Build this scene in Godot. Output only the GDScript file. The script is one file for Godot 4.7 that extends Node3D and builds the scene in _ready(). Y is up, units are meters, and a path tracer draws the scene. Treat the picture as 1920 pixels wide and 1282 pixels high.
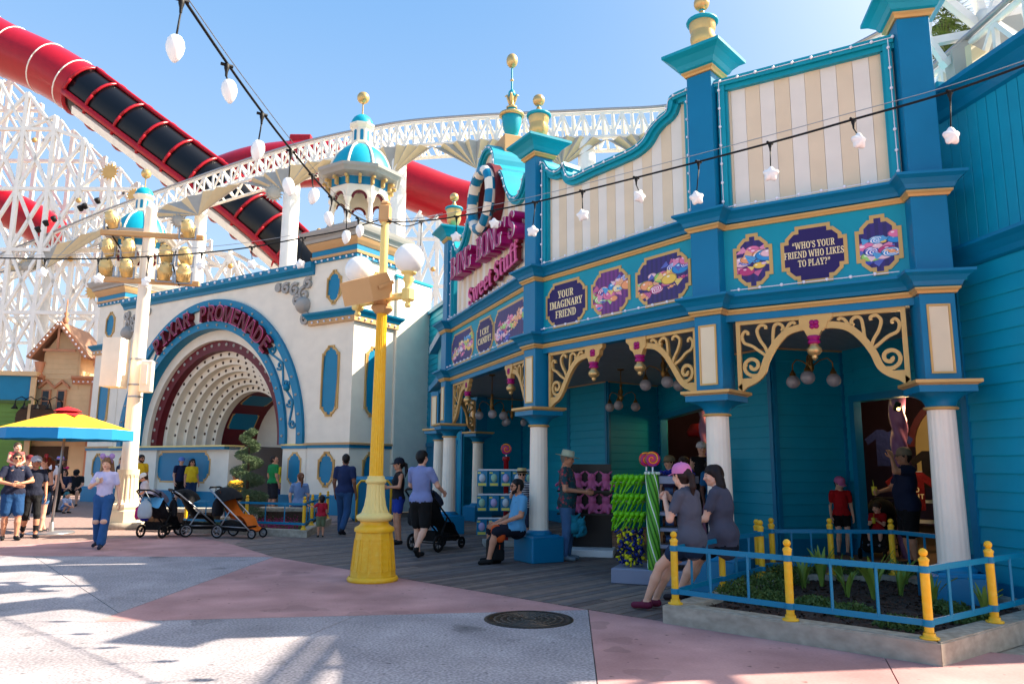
extends Node3D

# ---------------------------------------------------------------- camera, sky, sun
const EYE := Vector3(0, 1.55, 0)
const FOCAL := 1415.0
const PITCH := 9.36
const ROLL := 0.35
const SUN_EL := 42.0
const SUN_AZ := 9.6

func setup_view():
	var cam := Camera3D.new(); cam.name = "camera"
	cam.position = EYE
	cam.basis = Basis(Vector3.RIGHT, deg_to_rad(PITCH)) * Basis(Vector3.BACK, deg_to_rad(ROLL))
	cam.fov = rad_to_deg(2.0 * atan(641.0 / FOCAL))
	cam.near = 0.05; cam.far = 2000.0
	add_child(cam); cam.current = true
	var env := Environment.new()
	env.background_mode = Environment.BG_SKY
	var sm := ProceduralSkyMaterial.new()
	sm.sky_top_color = Color(0.118, 0.247, 0.370)
	sm.sky_horizon_color = Color(0.375, 0.415, 0.45)
	sm.sky_curve = 0.30
	sm.ground_bottom_color = Color(0.42, 0.38, 0.36)
	sm.ground_horizon_color = Color(0.72, 0.76, 0.80)
	sm.sun_angle_max = 95.0; sm.sun_curve = 0.33
	sm.sky_energy_multiplier = 1.0
	var sky := Sky.new(); sky.sky_material = sm
	env.sky = sky
	env.tonemap_mode = Environment.TONE_MAPPER_LINEAR
	env.tonemap_exposure = 7.7
	env.ambient_light_source = Environment.AMBIENT_SOURCE_SKY
	env.sdfgi_enabled = true; env.ssao_enabled = true; env.ssil_enabled = true
	var we := WorldEnvironment.new(); we.name = "world_environment"; we.environment = env
	add_child(we)
	var sun := DirectionalLight3D.new(); sun.name = "sun"
	var e := deg_to_rad(SUN_EL); var a := deg_to_rad(SUN_AZ)
	var dir := Vector3(-cos(e) * cos(a), -sin(e), cos(e) * sin(a))
	sun.basis = Basis.looking_at(dir, Vector3.UP)
	sun.light_color = Color(1.0, 0.945, 0.86)
	sun.light_energy = 0.60
	sun.light_angular_distance = 0.5
	sun.shadow_enabled = true
	add_child(sun)

# ---------------------------------------------------------------- pixel of the photograph -> direction -> place
func ray(px: float, py: float) -> Vector3:
	var v := Vector3((px - 960.0) / FOCAL, -(py - 641.0) / FOCAL, -1.0)
	return Basis(Vector3.RIGHT, deg_to_rad(PITCH)) * (Basis(Vector3.BACK, deg_to_rad(ROLL)) * v)
func on_level(px: float, py: float, y := 0.0) -> Vector3:
	var d := ray(px, py)
	return EYE + d * ((y - EYE.y) / d.y)
func at_depth(px: float, py: float, depth: float) -> Vector3:
	var d := ray(px, py)
	return EYE + d * (-depth / d.z)

# ---------------------------------------------------------------- mesh builder
class Shape:
	var st := SurfaceTool.new()
	var xf := Transform3D.IDENTITY
	func _init(smooth := false):
		st.begin(Mesh.PRIMITIVE_TRIANGLES)
		st.set_smooth_group(0 if smooth else -1)
	func smooth(on: bool):
		st.set_smooth_group(0 if on else -1); return self
	func tri(a: Vector3, b: Vector3, c: Vector3):
		st.add_vertex(xf * a); st.add_vertex(xf * b); st.add_vertex(xf * c)
	func quad(a: Vector3, b: Vector3, c: Vector3, d: Vector3):
		tri(a, b, c); tri(a, c, d)
	func uvquad(a: Vector3, b: Vector3, c: Vector3, d: Vector3):
		var p := [a, b, c, d]; var uv := [Vector2(0, 1), Vector2(0, 0), Vector2(1, 0), Vector2(1, 1)]
		for i in [0, 1, 2, 0, 2, 3]:
			st.set_uv(uv[i]); st.add_vertex(xf * p[i])
	# box with chamfered long edges; c = centre
	func box(c: Vector3, s: Vector3, ch := 0.0):
		var h := s * 0.5
		if ch <= 0.0:
			var v := []
			for i in 8:
				v.append(c + Vector3(h.x if i & 1 else -h.x, h.y if i & 2 else -h.y, h.z if i & 4 else -h.z))
			quad(v[4], v[6], v[7], v[5]); quad(v[1], v[3], v[2], v[0])
			quad(v[5], v[7], v[3], v[1]); quad(v[0], v[2], v[6], v[4])
			quad(v[6], v[2], v[3], v[7]); quad(v[0], v[4], v[5], v[1])
		else:
			var inner := h - Vector3.ONE * ch
			var f := func(ax: int, sg: float, i: int) -> Vector3:
				var p := Vector3.ZERO
				p[ax] = sg * h[ax]
				var b: int = (ax + 1) % 3; var d: int = (ax + 2) % 3
				p[b] = inner[b] * (1.0 if i == 1 or i == 2 else -1.0)
				p[d] = inner[d] * (1.0 if i >= 2 else -1.0)
				return c + p
			for ax in 3:
				for sg in [-1.0, 1.0]:
					var q := []
					for i in 4: q.append(f.call(ax, sg, i))
					if sg > 0: quad(q[0], q[3], q[2], q[1])
					else: quad(q[0], q[1], q[2], q[3])
			for ax in 3:
				var b: int = (ax + 1) % 3; var d: int = (ax + 2) % 3
				for sb in [-1.0, 1.0]:
					for sd in [-1.0, 1.0]:
						var p1 := Vector3.ZERO; var p2 := Vector3.ZERO; var p3 := Vector3.ZERO; var p4 := Vector3.ZERO
						p1[b] = sb * h[b]; p1[d] = sd * inner[d]; p1[ax] = -inner[ax]
						p2[b] = sb * inner[b]; p2[d] = sd * h[d]; p2[ax] = -inner[ax]
						p3 = p2; p3[ax] = inner[ax]; p4 = p1; p4[ax] = inner[ax]
						if sb * sd > 0: quad(c + p1, c + p4, c + p3, c + p2)
						else: quad(c + p1, c + p2, c + p3, c + p4)
			for sx in [-1.0, 1.0]:
				for sy in [-1.0, 1.0]:
					for sz in [-1.0, 1.0]:
						var a1 := c + Vector3(sx * h.x, sy * inner.y, sz * inner.z)
						var a2 := c + Vector3(sx * inner.x, sy * h.y, sz * inner.z)
						var a3 := c + Vector3(sx * inner.x, sy * inner.y, sz * h.z)
						if sx * sy * sz > 0: tri(a1, a3, a2)
						else: tri(a1, a2, a3)
		return self
	func bar(a: Vector3, b: Vector3, w: float, d := -1.0):
		var ax := b - a
		var l := ax.length()
		if l < 0.0001: return self
		ax /= l
		var up := Vector3.UP if absf(ax.y) < 0.95 else Vector3.RIGHT
		var s := ax.cross(up).normalized(); var t := s.cross(ax)
		var keep := xf
		xf = xf * Transform3D(Basis(s, t, -ax), (a + b) * 0.5)
		box(Vector3.ZERO, Vector3(w, d if d > 0 else w, l))
		xf = keep
		return self
	func tube(pts: Array, r, n := 8, caps := true, closed := false):
		var m := pts.size()
		var rings := []
		var prev := Vector3.ZERO
		for i in m:
			var t: Vector3
			if closed: t = (pts[(i + 1) % m] - pts[(i - 1 + m) % m]).normalized()
			elif i == 0: t = (pts[1] - pts[0]).normalized()
			elif i == m - 1: t = (pts[m - 1] - pts[m - 2]).normalized()
			else: t = (pts[i + 1] - pts[i - 1]).normalized()
			var s: Vector3
			if i == 0:
				s = t.cross(Vector3.UP if absf(t.y) < 0.95 else Vector3.RIGHT).normalized()
			else:
				s = (prev - t * prev.dot(t)).normalized()
			prev = s
			var u := t.cross(s)
			var rr: float = r[i] if r is Array else r
			var ring := []
			for k in n:
				var an := TAU * k / n
				ring.append(pts[i] + (s * cos(an) + u * sin(an)) * rr)
			rings.append(ring)
		for i in (m if closed else m - 1):
			var A: Array = rings[i]; var C: Array = rings[(i + 1) % m]
			for k in n:
				quad(A[k], C[k], C[(k + 1) % n], A[(k + 1) % n])
		if caps and not closed:
			for k in range(1, n - 1):
				tri(rings[0][0], rings[0][k], rings[0][k + 1])
				tri(rings[m - 1][0], rings[m - 1][k + 1], rings[m - 1][k])
		return self
	# profile of (radius, y) from bottom to top
	func lathe(prof: Array, n := 16, at := Vector3.ZERO, turn := 0.0, squash := 1.0):
		for i in prof.size() - 1:
			var p: Vector2 = prof[i]; var q: Vector2 = prof[i + 1]
			for k in n:
				var a0 := turn + TAU * k / n; var a1 := turn + TAU * (k + 1) / n
				var v0 := at + Vector3(cos(a0) * p.x, p.y, sin(a0) * p.x * squash); var v1 := at + Vector3(cos(a1) * p.x, p.y, sin(a1) * p.x * squash)
				var w0 := at + Vector3(cos(a0) * q.x, q.y, sin(a0) * q.x * squash); var w1 := at + Vector3(cos(a1) * q.x, q.y, sin(a1) * q.x * squash)
				if p.x > 0.0001: tri(v0, v1, w1) if q.x > 0.0001 else tri(v0, v1, w0)
				if q.x > 0.0001: tri(v0, w1, w0)
		return self
	# square moulding: the same profile turned round four corners, half widths instead of radii
	func square(prof: Array, at := Vector3.ZERO):
		var pr := []
		for p in prof: pr.append(Vector2(p.x * sqrt(2.0), p.y))
		return lathe(pr, 4, at, PI / 4)
	func ball(c: Vector3, r: float, n := 10, sy := 1.0):
		var pr := []
		var m: int = maxi(4, n / 2)
		for i in m + 1:
			var a := -PI / 2 + PI * i / m
			pr.append(Vector2(maxf(cos(a) * r, 0.0), sin(a) * r * sy))
		return lathe(pr, n, c)
	# flat polygon in xy, thickened from z0 to z1
	func prism(poly: PackedVector2Array, z0: float, z1: float):
		var idx := Geometry2D.triangulate_polygon(poly)
		for i in range(0, idx.size(), 3):
			var a := poly[idx[i]]; var b := poly[idx[i + 1]]; var c := poly[idx[i + 2]]
			if (b - a).cross(c - a) > 0:
				var t := b; b = c; c = t
			tri(Vector3(a.x, a.y, z1), Vector3(b.x, b.y, z1), Vector3(c.x, c.y, z1))
			tri(Vector3(a.x, a.y, z0), Vector3(c.x, c.y, z0), Vector3(b.x, b.y, z0))
		var n := poly.size()
		var cw := Geometry2D.is_polygon_clockwise(poly)
		for i in n:
			var a := poly[i]; var b := poly[(i + 1) % n]
			if not cw: quad(Vector3(a.x, a.y, z0), Vector3(a.x, a.y, z1), Vector3(b.x, b.y, z1), Vector3(b.x, b.y, z0))
			else: quad(Vector3(a.x, a.y, z0), Vector3(b.x, b.y, z0), Vector3(b.x, b.y, z1), Vector3(a.x, a.y, z1))
		return self
	# profile (z out, y up) pushed along x from x0 to x1
	func mould(prof: Array, x0: float, x1: float):
		var n := prof.size()
		for i in n:
			var p: Vector2 = prof[i]; var q: Vector2 = prof[(i + 1) % n]
			quad(Vector3(x0, p.y, p.x), Vector3(x0, q.y, q.x), Vector3(x1, q.y, q.x), Vector3(x1, p.y, p.x))
		var poly := PackedVector2Array(prof)
		var idx := Geometry2D.triangulate_polygon(poly)
		for i in range(0, idx.size(), 3):
			for x in [x0, x1]:
				tri(Vector3(x, poly[idx[i]].y, poly[idx[i]].x), Vector3(x, poly[idx[i + 1]].y, poly[idx[i + 1]].x), Vector3(x, poly[idx[i + 2]].y, poly[idx[i + 2]].x))
		return self
	# ribbon between two curves in xy with thickness, used for bands and frames
	func band(inner: Array, outer: Array, z0: float, z1: float, closed := false):
		var n := inner.size()
		for i in (n if closed else n - 1):
			var j := (i + 1) % n
			var a := Vector3(inner[i].x, inner[i].y, z1); var b := Vector3(inner[j].x, inner[j].y, z1)
			var c := Vector3(outer[j].x, outer[j].y, z1); var d := Vector3(outer[i].x, outer[i].y, z1)
			quad(a, d, c, b)
			var o := Vector3(0, 0, z0 - z1)
			quad(a + o, b + o, c + o, d + o)
			quad(a, b, b + o, a + o); quad(d, d + o, c + o, c)
		if not closed:
			for i in [0, n - 1]:
				quad(Vector3(inner[i].x, inner[i].y, z0), Vector3(inner[i].x, inner[i].y, z1), Vector3(outer[i].x, outer[i].y, z1), Vector3(outer[i].x, outer[i].y, z0))
		return self
	func end() -> ArrayMesh:
		st.generate_normals()
		return st.commit()

# ---------------------------------------------------------------- nodes
var taken := {}
func numbered(n: String) -> String:
	if not taken.has(n):
		taken[n] = 0
		return n
	taken[n] += 1
	return "%s_%03d" % [n, taken[n]]
func part(called: String, mesh: Mesh, m: Material, parent: Node, at := Transform3D.IDENTITY) -> MeshInstance3D:
	var o := MeshInstance3D.new()
	o.name = called; o.mesh = mesh; o.material_override = m; o.transform = at
	parent.add_child(o, true)
	return o
func thing(called: String, label: String, category: String, group := "", at := Transform3D.IDENTITY) -> Node3D:
	var o := Node3D.new(); o.name = numbered(called)
	add_child(o); o.transform = at
	o.set_meta("label", label); o.set_meta("category", category)
	if group: o.set_meta("group", group)
	return o
func single(called: String, mesh: Mesh, m: Material, label: String, category: String, group := "", at := Transform3D.IDENTITY) -> MeshInstance3D:
	var o := part(numbered(called), mesh, m, self, at)
	o.set_meta("label", label); o.set_meta("category", category)
	if group: o.set_meta("group", group)
	return o
func struct(called: String, mesh: Mesh, m: Material, at := Transform3D.IDENTITY) -> MeshInstance3D:
	var o := part(numbered(called), mesh, m, self, at)
	o.set_meta("kind", "structure")
	return o
func place(x: float, y: float, z: float, turn := 0.0) -> Transform3D:
	return Transform3D(Basis(Vector3.UP, turn), Vector3(x, y, z))
# frame with x along a->b on the ground, z outwards (to the right hand side turned towards the viewer)
func wall_frame(a: Vector2, b: Vector2, y := 0.0) -> Transform3D:
	var u := (b - a).normalized()
	return Transform3D(Basis(Vector3(u.x, 0, u.y), Vector3.UP, Vector3(-u.y, 0, u.x)), Vector3(a.x, y, a.y))

# ---------------------------------------------------------------- materials
var M := {}
var rng := RandomNumberGenerator.new()
func noise_image(sd: int, freq: float, size: int, lo: Color, hi: Color, stretch := 1.0, power := 1.0, octaves := 4) -> Image:
	var nz := FastNoiseLite.new()
	nz.seed = sd; nz.frequency = freq; nz.fractal_octaves = octaves
	nz.noise_type = FastNoiseLite.TYPE_SIMPLEX_SMOOTH
	var src := nz.get_seamless_image(size, size)
	var im := Image.create(size, size, false, Image.FORMAT_RGB8)
	for y in size:
		for x in size:
			var v := src.get_pixel(x, int(y * stretch) % size).r
			im.set_pixel(x, y, lo.lerp(hi, pow(v, power)))
	return im
func tex(im: Image) -> ImageTexture:
	return ImageTexture.create_from_image(im)
var mottled: ImageTexture
var creases: ImageTexture
func paint(key: String, c: Color, rough := 0.5, metal := 0.0, textured := true) -> StandardMaterial3D:
	if M.has(key): return M[key]
	var m := StandardMaterial3D.new()
	m.resource_name = key
	m.albedo_color = c; m.roughness = rough; m.metallic = metal; m.metallic_specular = 0.4
	if textured:
		m.albedo_texture = mottled
		m.uv1_triplanar = true; m.uv1_world_triplanar = true; m.uv1_scale = Vector3.ONE * 0.45
	M[key] = m
	return m
func tinted(c: Color, rough := 0.75) -> StandardMaterial3D:
	var key := "cloth_" + c.to_html(false) + "_%d" % int(rough * 100)
	if M.has(key): return M[key]
	var m := paint(key, c, rough, 0.0, false)
	if rough >= 0.8:
		m.albedo_texture = mottled
		m.uv1_triplanar = true; m.uv1_scale = Vector3(1.6, 1.0, 1.6)
		m.heightmap_enabled = true; m.heightmap_texture = creases; m.heightmap_scale = 1.6
	return m
func surface(key: String, im: Image, scale: float, rough := 0.9, bump: Image = null, bump_cm := 0.0) -> StandardMaterial3D:
	var m := StandardMaterial3D.new(); m.resource_name = key
	m.albedo_texture = tex(im); m.roughness = rough
	m.uv1_triplanar = true; m.uv1_world_triplanar = true; m.uv1_scale = Vector3.ONE * scale
	if bump:
		m.heightmap_enabled = true; m.heightmap_texture = tex(bump); m.heightmap_scale = bump_cm
	M[key] = m
	return m

# one large sheet of paving: grain, broad blotches, stains and trodden gum
func paving_image(sd: int, lo: Color, hi: Color, grain: float) -> Image:
	var n := 768
	var a := FastNoiseLite.new(); a.seed = sd; a.frequency = 0.22; a.fractal_octaves = 2
	var b := FastNoiseLite.new(); b.seed = sd + 1; b.frequency = 0.006; b.fractal_octaves = 6
	var ia := a.get_seamless_image(n, n); var ib := b.get_seamless_image(n, n)
	var im := Image.create(n, n, false, Image.FORMAT_RGB8)
	for y in n:
		for x in n:
			var v := ia.get_pixel(x, y).r * grain + ib.get_pixel(x, y).r * (1.0 - grain) 
			im.set_pixel(x, y, lo.lerp(hi, v) * (0.90 + 0.16 * ib.get_pixel((x + 300) % n, y).r))
	var r := RandomNumberGenerator.new(); r.seed = sd
	for i in 210:
		var c := Vector2(r.randf() * n, r.randf() * n); var rad := r.randf_range(1.2, 3.2) if i < 190 else r.randf_range(10, 34)
		var k := r.randf_range(0.62, 0.85) if i < 190 else r.randf_range(0.88, 0.94)
		for y in range(int(c.y - rad), int(c.y + rad) + 1):
			for x in range(int(c.x - rad), int(c.x + rad) + 1):
				var q := Vector2(x, y) - c
				if q.length() < rad * (0.8 + 0.2 * sin(atan2(q.y, q.x) * 3.0 + i)):
					var px := posmod(x, n); var py := posmod(y, n)
					im.set_pixel(px, py, im.get_pixel(px, py) * k)
	return im

func make_materials():
	mottled = tex(noise_image(3, 0.012, 256, Color(0.93, 0.93, 0.93), Color(1, 1, 1), 1.0, 0.8))
	creases = tex(noise_image(4, 0.018, 256, Color(0, 0, 0), Color(1, 1, 1), 1.0, 1.0, 3))
	paint("blue", Color(0.0, 0.465, 0.63), 0.42)
	paint("teal", Color(0.0, 0.59, 0.67), 0.45)
	paint("siding", Color(0.0, 0.59, 0.71), 0.5)
	paint("turquoise", Color(0.03, 0.60, 0.70), 0.42)
	paint("gold", Color(0.83, 0.66, 0.40), 0.38, 0.2)
	paint("gold_leaf", Color(0.84, 0.70, 0.46), 0.32, 0.6)
	paint("cream", Color(0.955, 0.91, 0.83), 0.6)
	paint("cream_column", Color(0.98, 0.93, 0.85), 0.45)
	paint("cream_panel", Color(0.93, 0.86, 0.72), 0.5)
	paint("beige_stripe", Color(0.92, 0.83, 0.70), 0.55)
	paint("white_stripe", Color(0.94, 0.90, 0.84), 0.55)
	paint("white", Color(0.93, 0.93, 0.93), 0.5)
	paint("coaster_white", Color(0.93, 0.92, 0.89), 0.5)
	paint("coaster_red", Color(0.62, 0.07, 0.13), 0.28)
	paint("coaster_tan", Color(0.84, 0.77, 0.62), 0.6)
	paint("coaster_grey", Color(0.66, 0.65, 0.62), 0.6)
	paint("dark_panel", Color(0.035, 0.04, 0.06), 0.35)
	paint("maroon", Color(0.40, 0.07, 0.12), 0.45)
	paint("magenta", Color(0.64, 0.05, 0.42), 0.4)
	paint("pink_print", Color(0.86, 0.36, 0.58), 0.5)
	paint("purple_print", Color(0.16, 0.09, 0.36), 0.5)
	paint("lettering", Color(0.96, 0.88, 0.68), 0.5, 0.0, false)
	paint("yellow", Color(0.93, 0.70, 0.12), 0.35)
	var worn := noise_image(21, 0.02, 256, Color(0.93, 0.69, 0.10), Color(0.95, 0.78, 0.32), 3.0, 2.6, 5)
	M["yellow"].albedo_color = Color.WHITE; M["yellow"].albedo_texture = tex(worn); M["yellow"].uv1_scale = Vector3(2.2, 0.9, 2.2)
	paint("pale_yellow", Color(0.95, 0.84, 0.52), 0.4)
	paint("rail_blue", Color(0.0, 0.48, 0.63), 0.42)
	paint("tan", Color(0.80, 0.62, 0.42), 0.5)
	paint("grey_trim", Color(0.66, 0.64, 0.61), 0.6)
	paint("black", Color(0.03, 0.03, 0.033), 0.6, 0.0, false)
	paint("rubber", Color(0.045, 0.045, 0.05), 0.75, 0.0, false)
	paint("steel", Color(0.62, 0.62, 0.63), 0.35, 0.7, false)
	paint("brass", Color(0.50, 0.38, 0.20), 0.35, 0.8, false)
	paint("porch_ceiling", Color(0.60, 0.64, 0.66), 0.6)
	paint("plum_wall", Color(0.42, 0.31, 0.40), 0.8)
	paint("room_boards", Color(0.45, 0.36, 0.30), 0.7)
	paint("lavender", Color(0.56, 0.36, 0.52), 0.4)
	var lamp := paint("milk_glass", Color(0.95, 0.95, 0.94), 0.25, 0.0, false)
	lamp.backlight_enabled = true; lamp.backlight = Color(0.5, 0.5, 0.5)
	var grey_globe := paint("frosted_globe", Color(0.60, 0.60, 0.62), 0.12, 0.0, false)
	grey_globe.clearcoat_enabled = true
	var bulb := paint("bulb_white", Color(0.92, 0.92, 0.95), 0.3, 0.0, false)
	bulb.clearcoat_enabled = true
	var glow := paint("lit_bulb", Color(1.0, 0.85, 0.55), 0.4, 0.0, false)
	glow.emission_enabled = true; glow.emission = Color(1.0, 0.78, 0.42); glow.emission_energy_multiplier = 2.2
	# paving
	var fine := noise_image(15, 0.2, 256, Color(0, 0, 0), Color(1, 1, 1), 1.0, 1.0, 3)
	surface("aggregate", paving_image(11, Color(0.38, 0.365, 0.385), Color(0.81, 0.775, 0.78), 0.72), 0.18, 0.92, fine, 0.25)
	surface("red_concrete", paving_image(14, Color(0.59, 0.425, 0.415), Color(0.80, 0.62, 0.60), 0.25), 0.17, 0.85, fine, 0.10)
	var conc := noise_image(16, 0.03, 512, Color(0.54, 0.50, 0.44), Color(0.75, 0.70, 0.63), 1.0, 1.0, 6)
	surface("kerb_concrete", conc, 0.5, 0.9, fine, 0.15)
	var pav := noise_image(17, 0.05, 512, Color(0.47, 0.38, 0.36), Color(0.64, 0.54, 0.50), 1.0, 1.0, 5)
	surface("pavers", pav, 0.35, 0.9)
	var grain := noise_image(18, 0.02, 256, Color(0.55, 0.55, 0.55), Color(1, 1, 1), 6.0, 1.0, 5)
	for k in 4:
		var c: Color = [Color(0.56, 0.49, 0.45), Color(0.46, 0.40, 0.38), Color(0.62, 0.54, 0.49), Color(0.50, 0.46, 0.45)][k]
		var m := StandardMaterial3D.new(); m.resource_name = "deck_wood_%d" % k
		m.albedo_color = c; m.albedo_texture = tex(grain); m.roughness = 0.82
		m.uv1_triplanar = true; m.uv1_scale = Vector3(0.6, 1.0, 6.0); m.uv1_offset = Vector3(k * 0.23, 0, k * 0.37)
		m.heightmap_enabled = true; m.heightmap_texture = m.albedo_texture; m.heightmap_scale = 0.15
		M["deck%d" % k] = m
	var soil := noise_image(19, 0.12, 256, Color(0.13, 0.09, 0.075), Color(0.34, 0.26, 0.22), 1.0, 1.0, 4)
	surface("soil", soil, 1.2, 1.0, soil, 2.0)
	var leaf := paint("leaf", Color(0.30, 0.38, 0.17), 0.55, 0.0, false)
	leaf.backlight_enabled = true; leaf.backlight = Color(0.10, 0.14, 0.03)
	var blade := paint("blade_leaf", Color(0.46, 0.55, 0.22), 0.45, 0.0, false)
	blade.backlight_enabled = true; blade.backlight = Color(0.14, 0.18, 0.03)
	var juniper := paint("juniper", Color(0.33, 0.40, 0.27), 0.7, 0.0, false)
	juniper.backlight_enabled = true; juniper.backlight = Color(0.06, 0.09, 0.04)
	paint("flower", Color(0.62, 0.10, 0.38), 0.6, 0.0, false)
	paint("bark", Color(0.30, 0.23, 0.18), 0.9)

# ---------------------------------------------------------------- paving
func flat(poly: PackedVector2Array, y0: float, y1: float) -> ArrayMesh:
	var s := Shape.new(); s.xf = Transform3D(Basis(Vector3.RIGHT, Vector3.BACK, Vector3.UP), Vector3.ZERO)
	s.prism(poly, y0, y1)
	return s.end()
func gpoly(px: Array) -> PackedVector2Array:
	var o := PackedVector2Array()
	for p in px:
		var g := on_level(p[0], p[1]); o.append(Vector2(g.x, g.z))
	return o
func shrink(p: PackedVector2Array, d: float) -> PackedVector2Array:
	var r := Geometry2D.offset_polygon(p, -d, Geometry2D.JOIN_MITER)
	return r[0] if r.size() else p
const PLANK := Vector2(0.69, -0.724)
func build_ground():
	var g := PackedVector2Array([Vector2(-260, 60), Vector2(260, 60), Vector2(260, -420), Vector2(-260, -420)])
	struct("ground", flat(g, -0.30, -0.030), M.kerb_concrete)
	# slabs with open joints between them
	var e0 := on_level(513, 1044); var e1 := on_level(1245, 1165)
	var E0 := Vector2(e0.x, e0.z); var E1 := Vector2(e1.x, e1.z)
	var u := (E1 - E0).normalized()
	var far_e := E1 + u * 4.0
	var a174 := gpoly([[174, 1166]])[0]; var m1100 := gpoly([[1103, 1143]])[0]; var b1118 := gpoly([[1120, 1282]])[0]
	var left_far := Vector2(-30.0, a174.y - 0.30 * (a174.x + 30.0) * 0.0)
	var ja := (b1118 - m1100).normalized()
	var slabs := [
		["red_paving", "red_concrete", PackedVector2Array([E0, a174, m1100])],
		["grey_paving", "aggregate", PackedVector2Array([m1100, a174, Vector2(-9.0, -8.15), Vector2(-30, -9.0), Vector2(-30, 12), m1100 + ja * 19.0])],
		["red_paving", "red_concrete", PackedVector2Array([m1100, m1100 + ja * 4.7, m1100 + ja * 4.7 + Vector2(9.0, 0.6), far_e + Vector2(3.5, 0.3), E1])],
		["red_paving", "red_concrete", PackedVector2Array([m1100 + ja * 4.7, m1100 + ja * 19.0, Vector2(22, 12), Vector2(22, -6), m1100 + ja * 4.7 + Vector2(9.0, 0.6)])],
	]
	var topl := gpoly([[0, 1043], [500, 1045]])
	var dirl := (topl[0] - topl[1]).normalized()
	var tl := topl[1] + dirl * 28.0
	slabs.append(["grey_paving", "aggregate", PackedVector2Array([E0, tl, Vector2(-30, -9.0), Vector2(-9.0, -8.15), a174])])
	var r0 := gpoly([[438, 1021], [345, 1000], [240, 1008], [0, 1024]])
	slabs.append(["red_paving", "red_concrete", PackedVector2Array([E0, r0[0], r0[1], r0[2], r0[3], r0[3] + (r0[3] - r0[2]).normalized() * 14.0, tl])])
	# saw cuts across the larger slabs
	var saw := [[Vector2(-1.9, -7.2), Vector2(-3.3, -2.0)], [Vector2(2.9, -6.0), Vector2(1.9, -3.2)], [Vector2(-6.3, -11.0), Vector2(-4.6, -8.9)], [Vector2(-9.5, -14.6), Vector2(-8.8, -12.0)], [Vector2(3.0, -6.2), Vector2(9.0, -7.6)], [Vector2(-12.0, -5.6), Vector2(12.0, -4.3)]]
	for q in slabs:
		var pieces := [q[2]]
		for c in saw:
			var d: Vector2 = (c[1] - c[0]).normalized() * 60.0; var nn := Vector2(-d.y, d.x)
			var inside := Geometry2D.is_point_in_polygon((c[0] + c[1]) * 0.5, q[2])
			if not inside: continue
			var next := []
			for p in pieces:
				if not Geometry2D.is_point_in_polygon((c[0] + c[1]) * 0.5, p): next.append(p); continue
				for sg in [1.0, -1.0]:
					for o in Geometry2D.intersect_polygons(p, PackedVector2Array([c[0] - d, c[0] + d, c[0] + d + nn * sg, c[0] - d + nn * sg])): next.append(o)
			pieces = next
		for p in pieces: struct(q[0], flat(shrink(p, 0.005), -0.028, 0.0), M[q[1]])
	# pavers beyond, towards the cottage
	var far := PackedVector2Array([r0[0], r0[1], r0[2], r0[3], r0[3] + (r0[3] - r0[2]).normalized() * 14.0, Vector2(-60, -30), Vector2(-60, -90), Vector2(-1, -90), Vector2(-4.2, -22.0)])
	struct("paver_walk", flat(shrink(far, 0.006), -0.028, -0.002), M.pavers)
	# boardwalk: each plank a piece
	var deck := PackedVector2Array([E0, E1, E1 + u * 0.4, Vector2(3.6, -9.9), Vector2(6.9, -9.9), Vector2(6.9, -14.5), Vector2(4.2, -15.2), Vector2(4.2, -21.0), Vector2(1.0, -25.0), Vector2(-3.2, -27.0), Vector2(-5.6, -24.4), Vector2(-6.4, -21.5), r0[0]])
	var bd := struct("boardwalk", flat(shrink(deck, 0.02), -0.034, -0.029), M.bark)
	var n := Vector2(-PLANK.y, PLANK.x)
	var w := 0.142
	var rr := RandomNumberGenerator.new(); rr.seed = 5
	var all := []
	for i in range(-70, 90):
		var o := Vector2(-1.0, -11.5) + n * (i * w)
		var t := -16.0
		var cuts := [-16.0]
		while t < 24.0:
			t += rr.randf_range(3.2, 5.2); cuts.append(t)
		for j in cuts.size() - 1:
			var a: Vector2 = o + PLANK * (cuts[j] + 0.004); var b: Vector2 = o + PLANK * (cuts[j + 1] - 0.004)
			var q := PackedVector2Array([a, b, b + n * (w - 0.013), a + n * (w - 0.013)])
			for c in Geometry2D.intersect_polygons(deck, q):
				if c.size() < 3: continue
				var mid := Vector2.ZERO
				for p in c: mid += p
				mid /= c.size()
				all.append([mid.length(), mid, c])
	all.sort_custom(func(x, y): return x[0] < y[0])
	var rest := Shape.new(); rest.xf = Transform3D(Basis(Vector3.RIGHT, Vector3.BACK, Vector3.UP), Vector3.ZERO)
	for i in all.size():
		var mid: Vector2 = all[i][1]
		if i >= 300:
			rest.prism(all[i][2], -0.028, 0.0); continue
		# local axes: x along the plank so that the grain follows it
		var loc := PackedVector2Array()
		for p in all[i][2]: loc.append(Vector2((p - mid).dot(PLANK), (p - mid).dot(n)))
		var s := Shape.new(); s.xf = Transform3D(Basis(Vector3.RIGHT, Vector3.BACK, Vector3.UP), Vector3.ZERO)
		s.prism(loc, -0.028, rr.randf_range(-0.003, 0.001))
		part("plank", s.end(), M["deck%d" % (rr.randi() % 4)], bd, Transform3D(Basis(Vector3(PLANK.x, 0, PLANK.y), Vector3.UP, Vector3(n.x, 0, n.y)), Vector3(mid.x, 0, mid.y)))
	if all.size() > 300: part("far_planks", rest.end(), M.deck1, bd).set_meta("kind", "stuff")
	print("planks ", all.size())

# ---------------------------------------------------------------- candy shop
const PIERS := [Vector2(-1.473, -18.1), Vector2(0.467, -12.99), Vector2(2.727, -10.02), Vector2(4.935, -8.67)]
const COVE := [Vector2(0.0, 0.0), Vector2(0.03, 0.02), Vector2(0.05, 0.07), Vector2(0.10, 0.13), Vector2(0.15, 0.165), Vector2(0.15, 0.20), Vector2(0.0, 0.20)]

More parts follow.
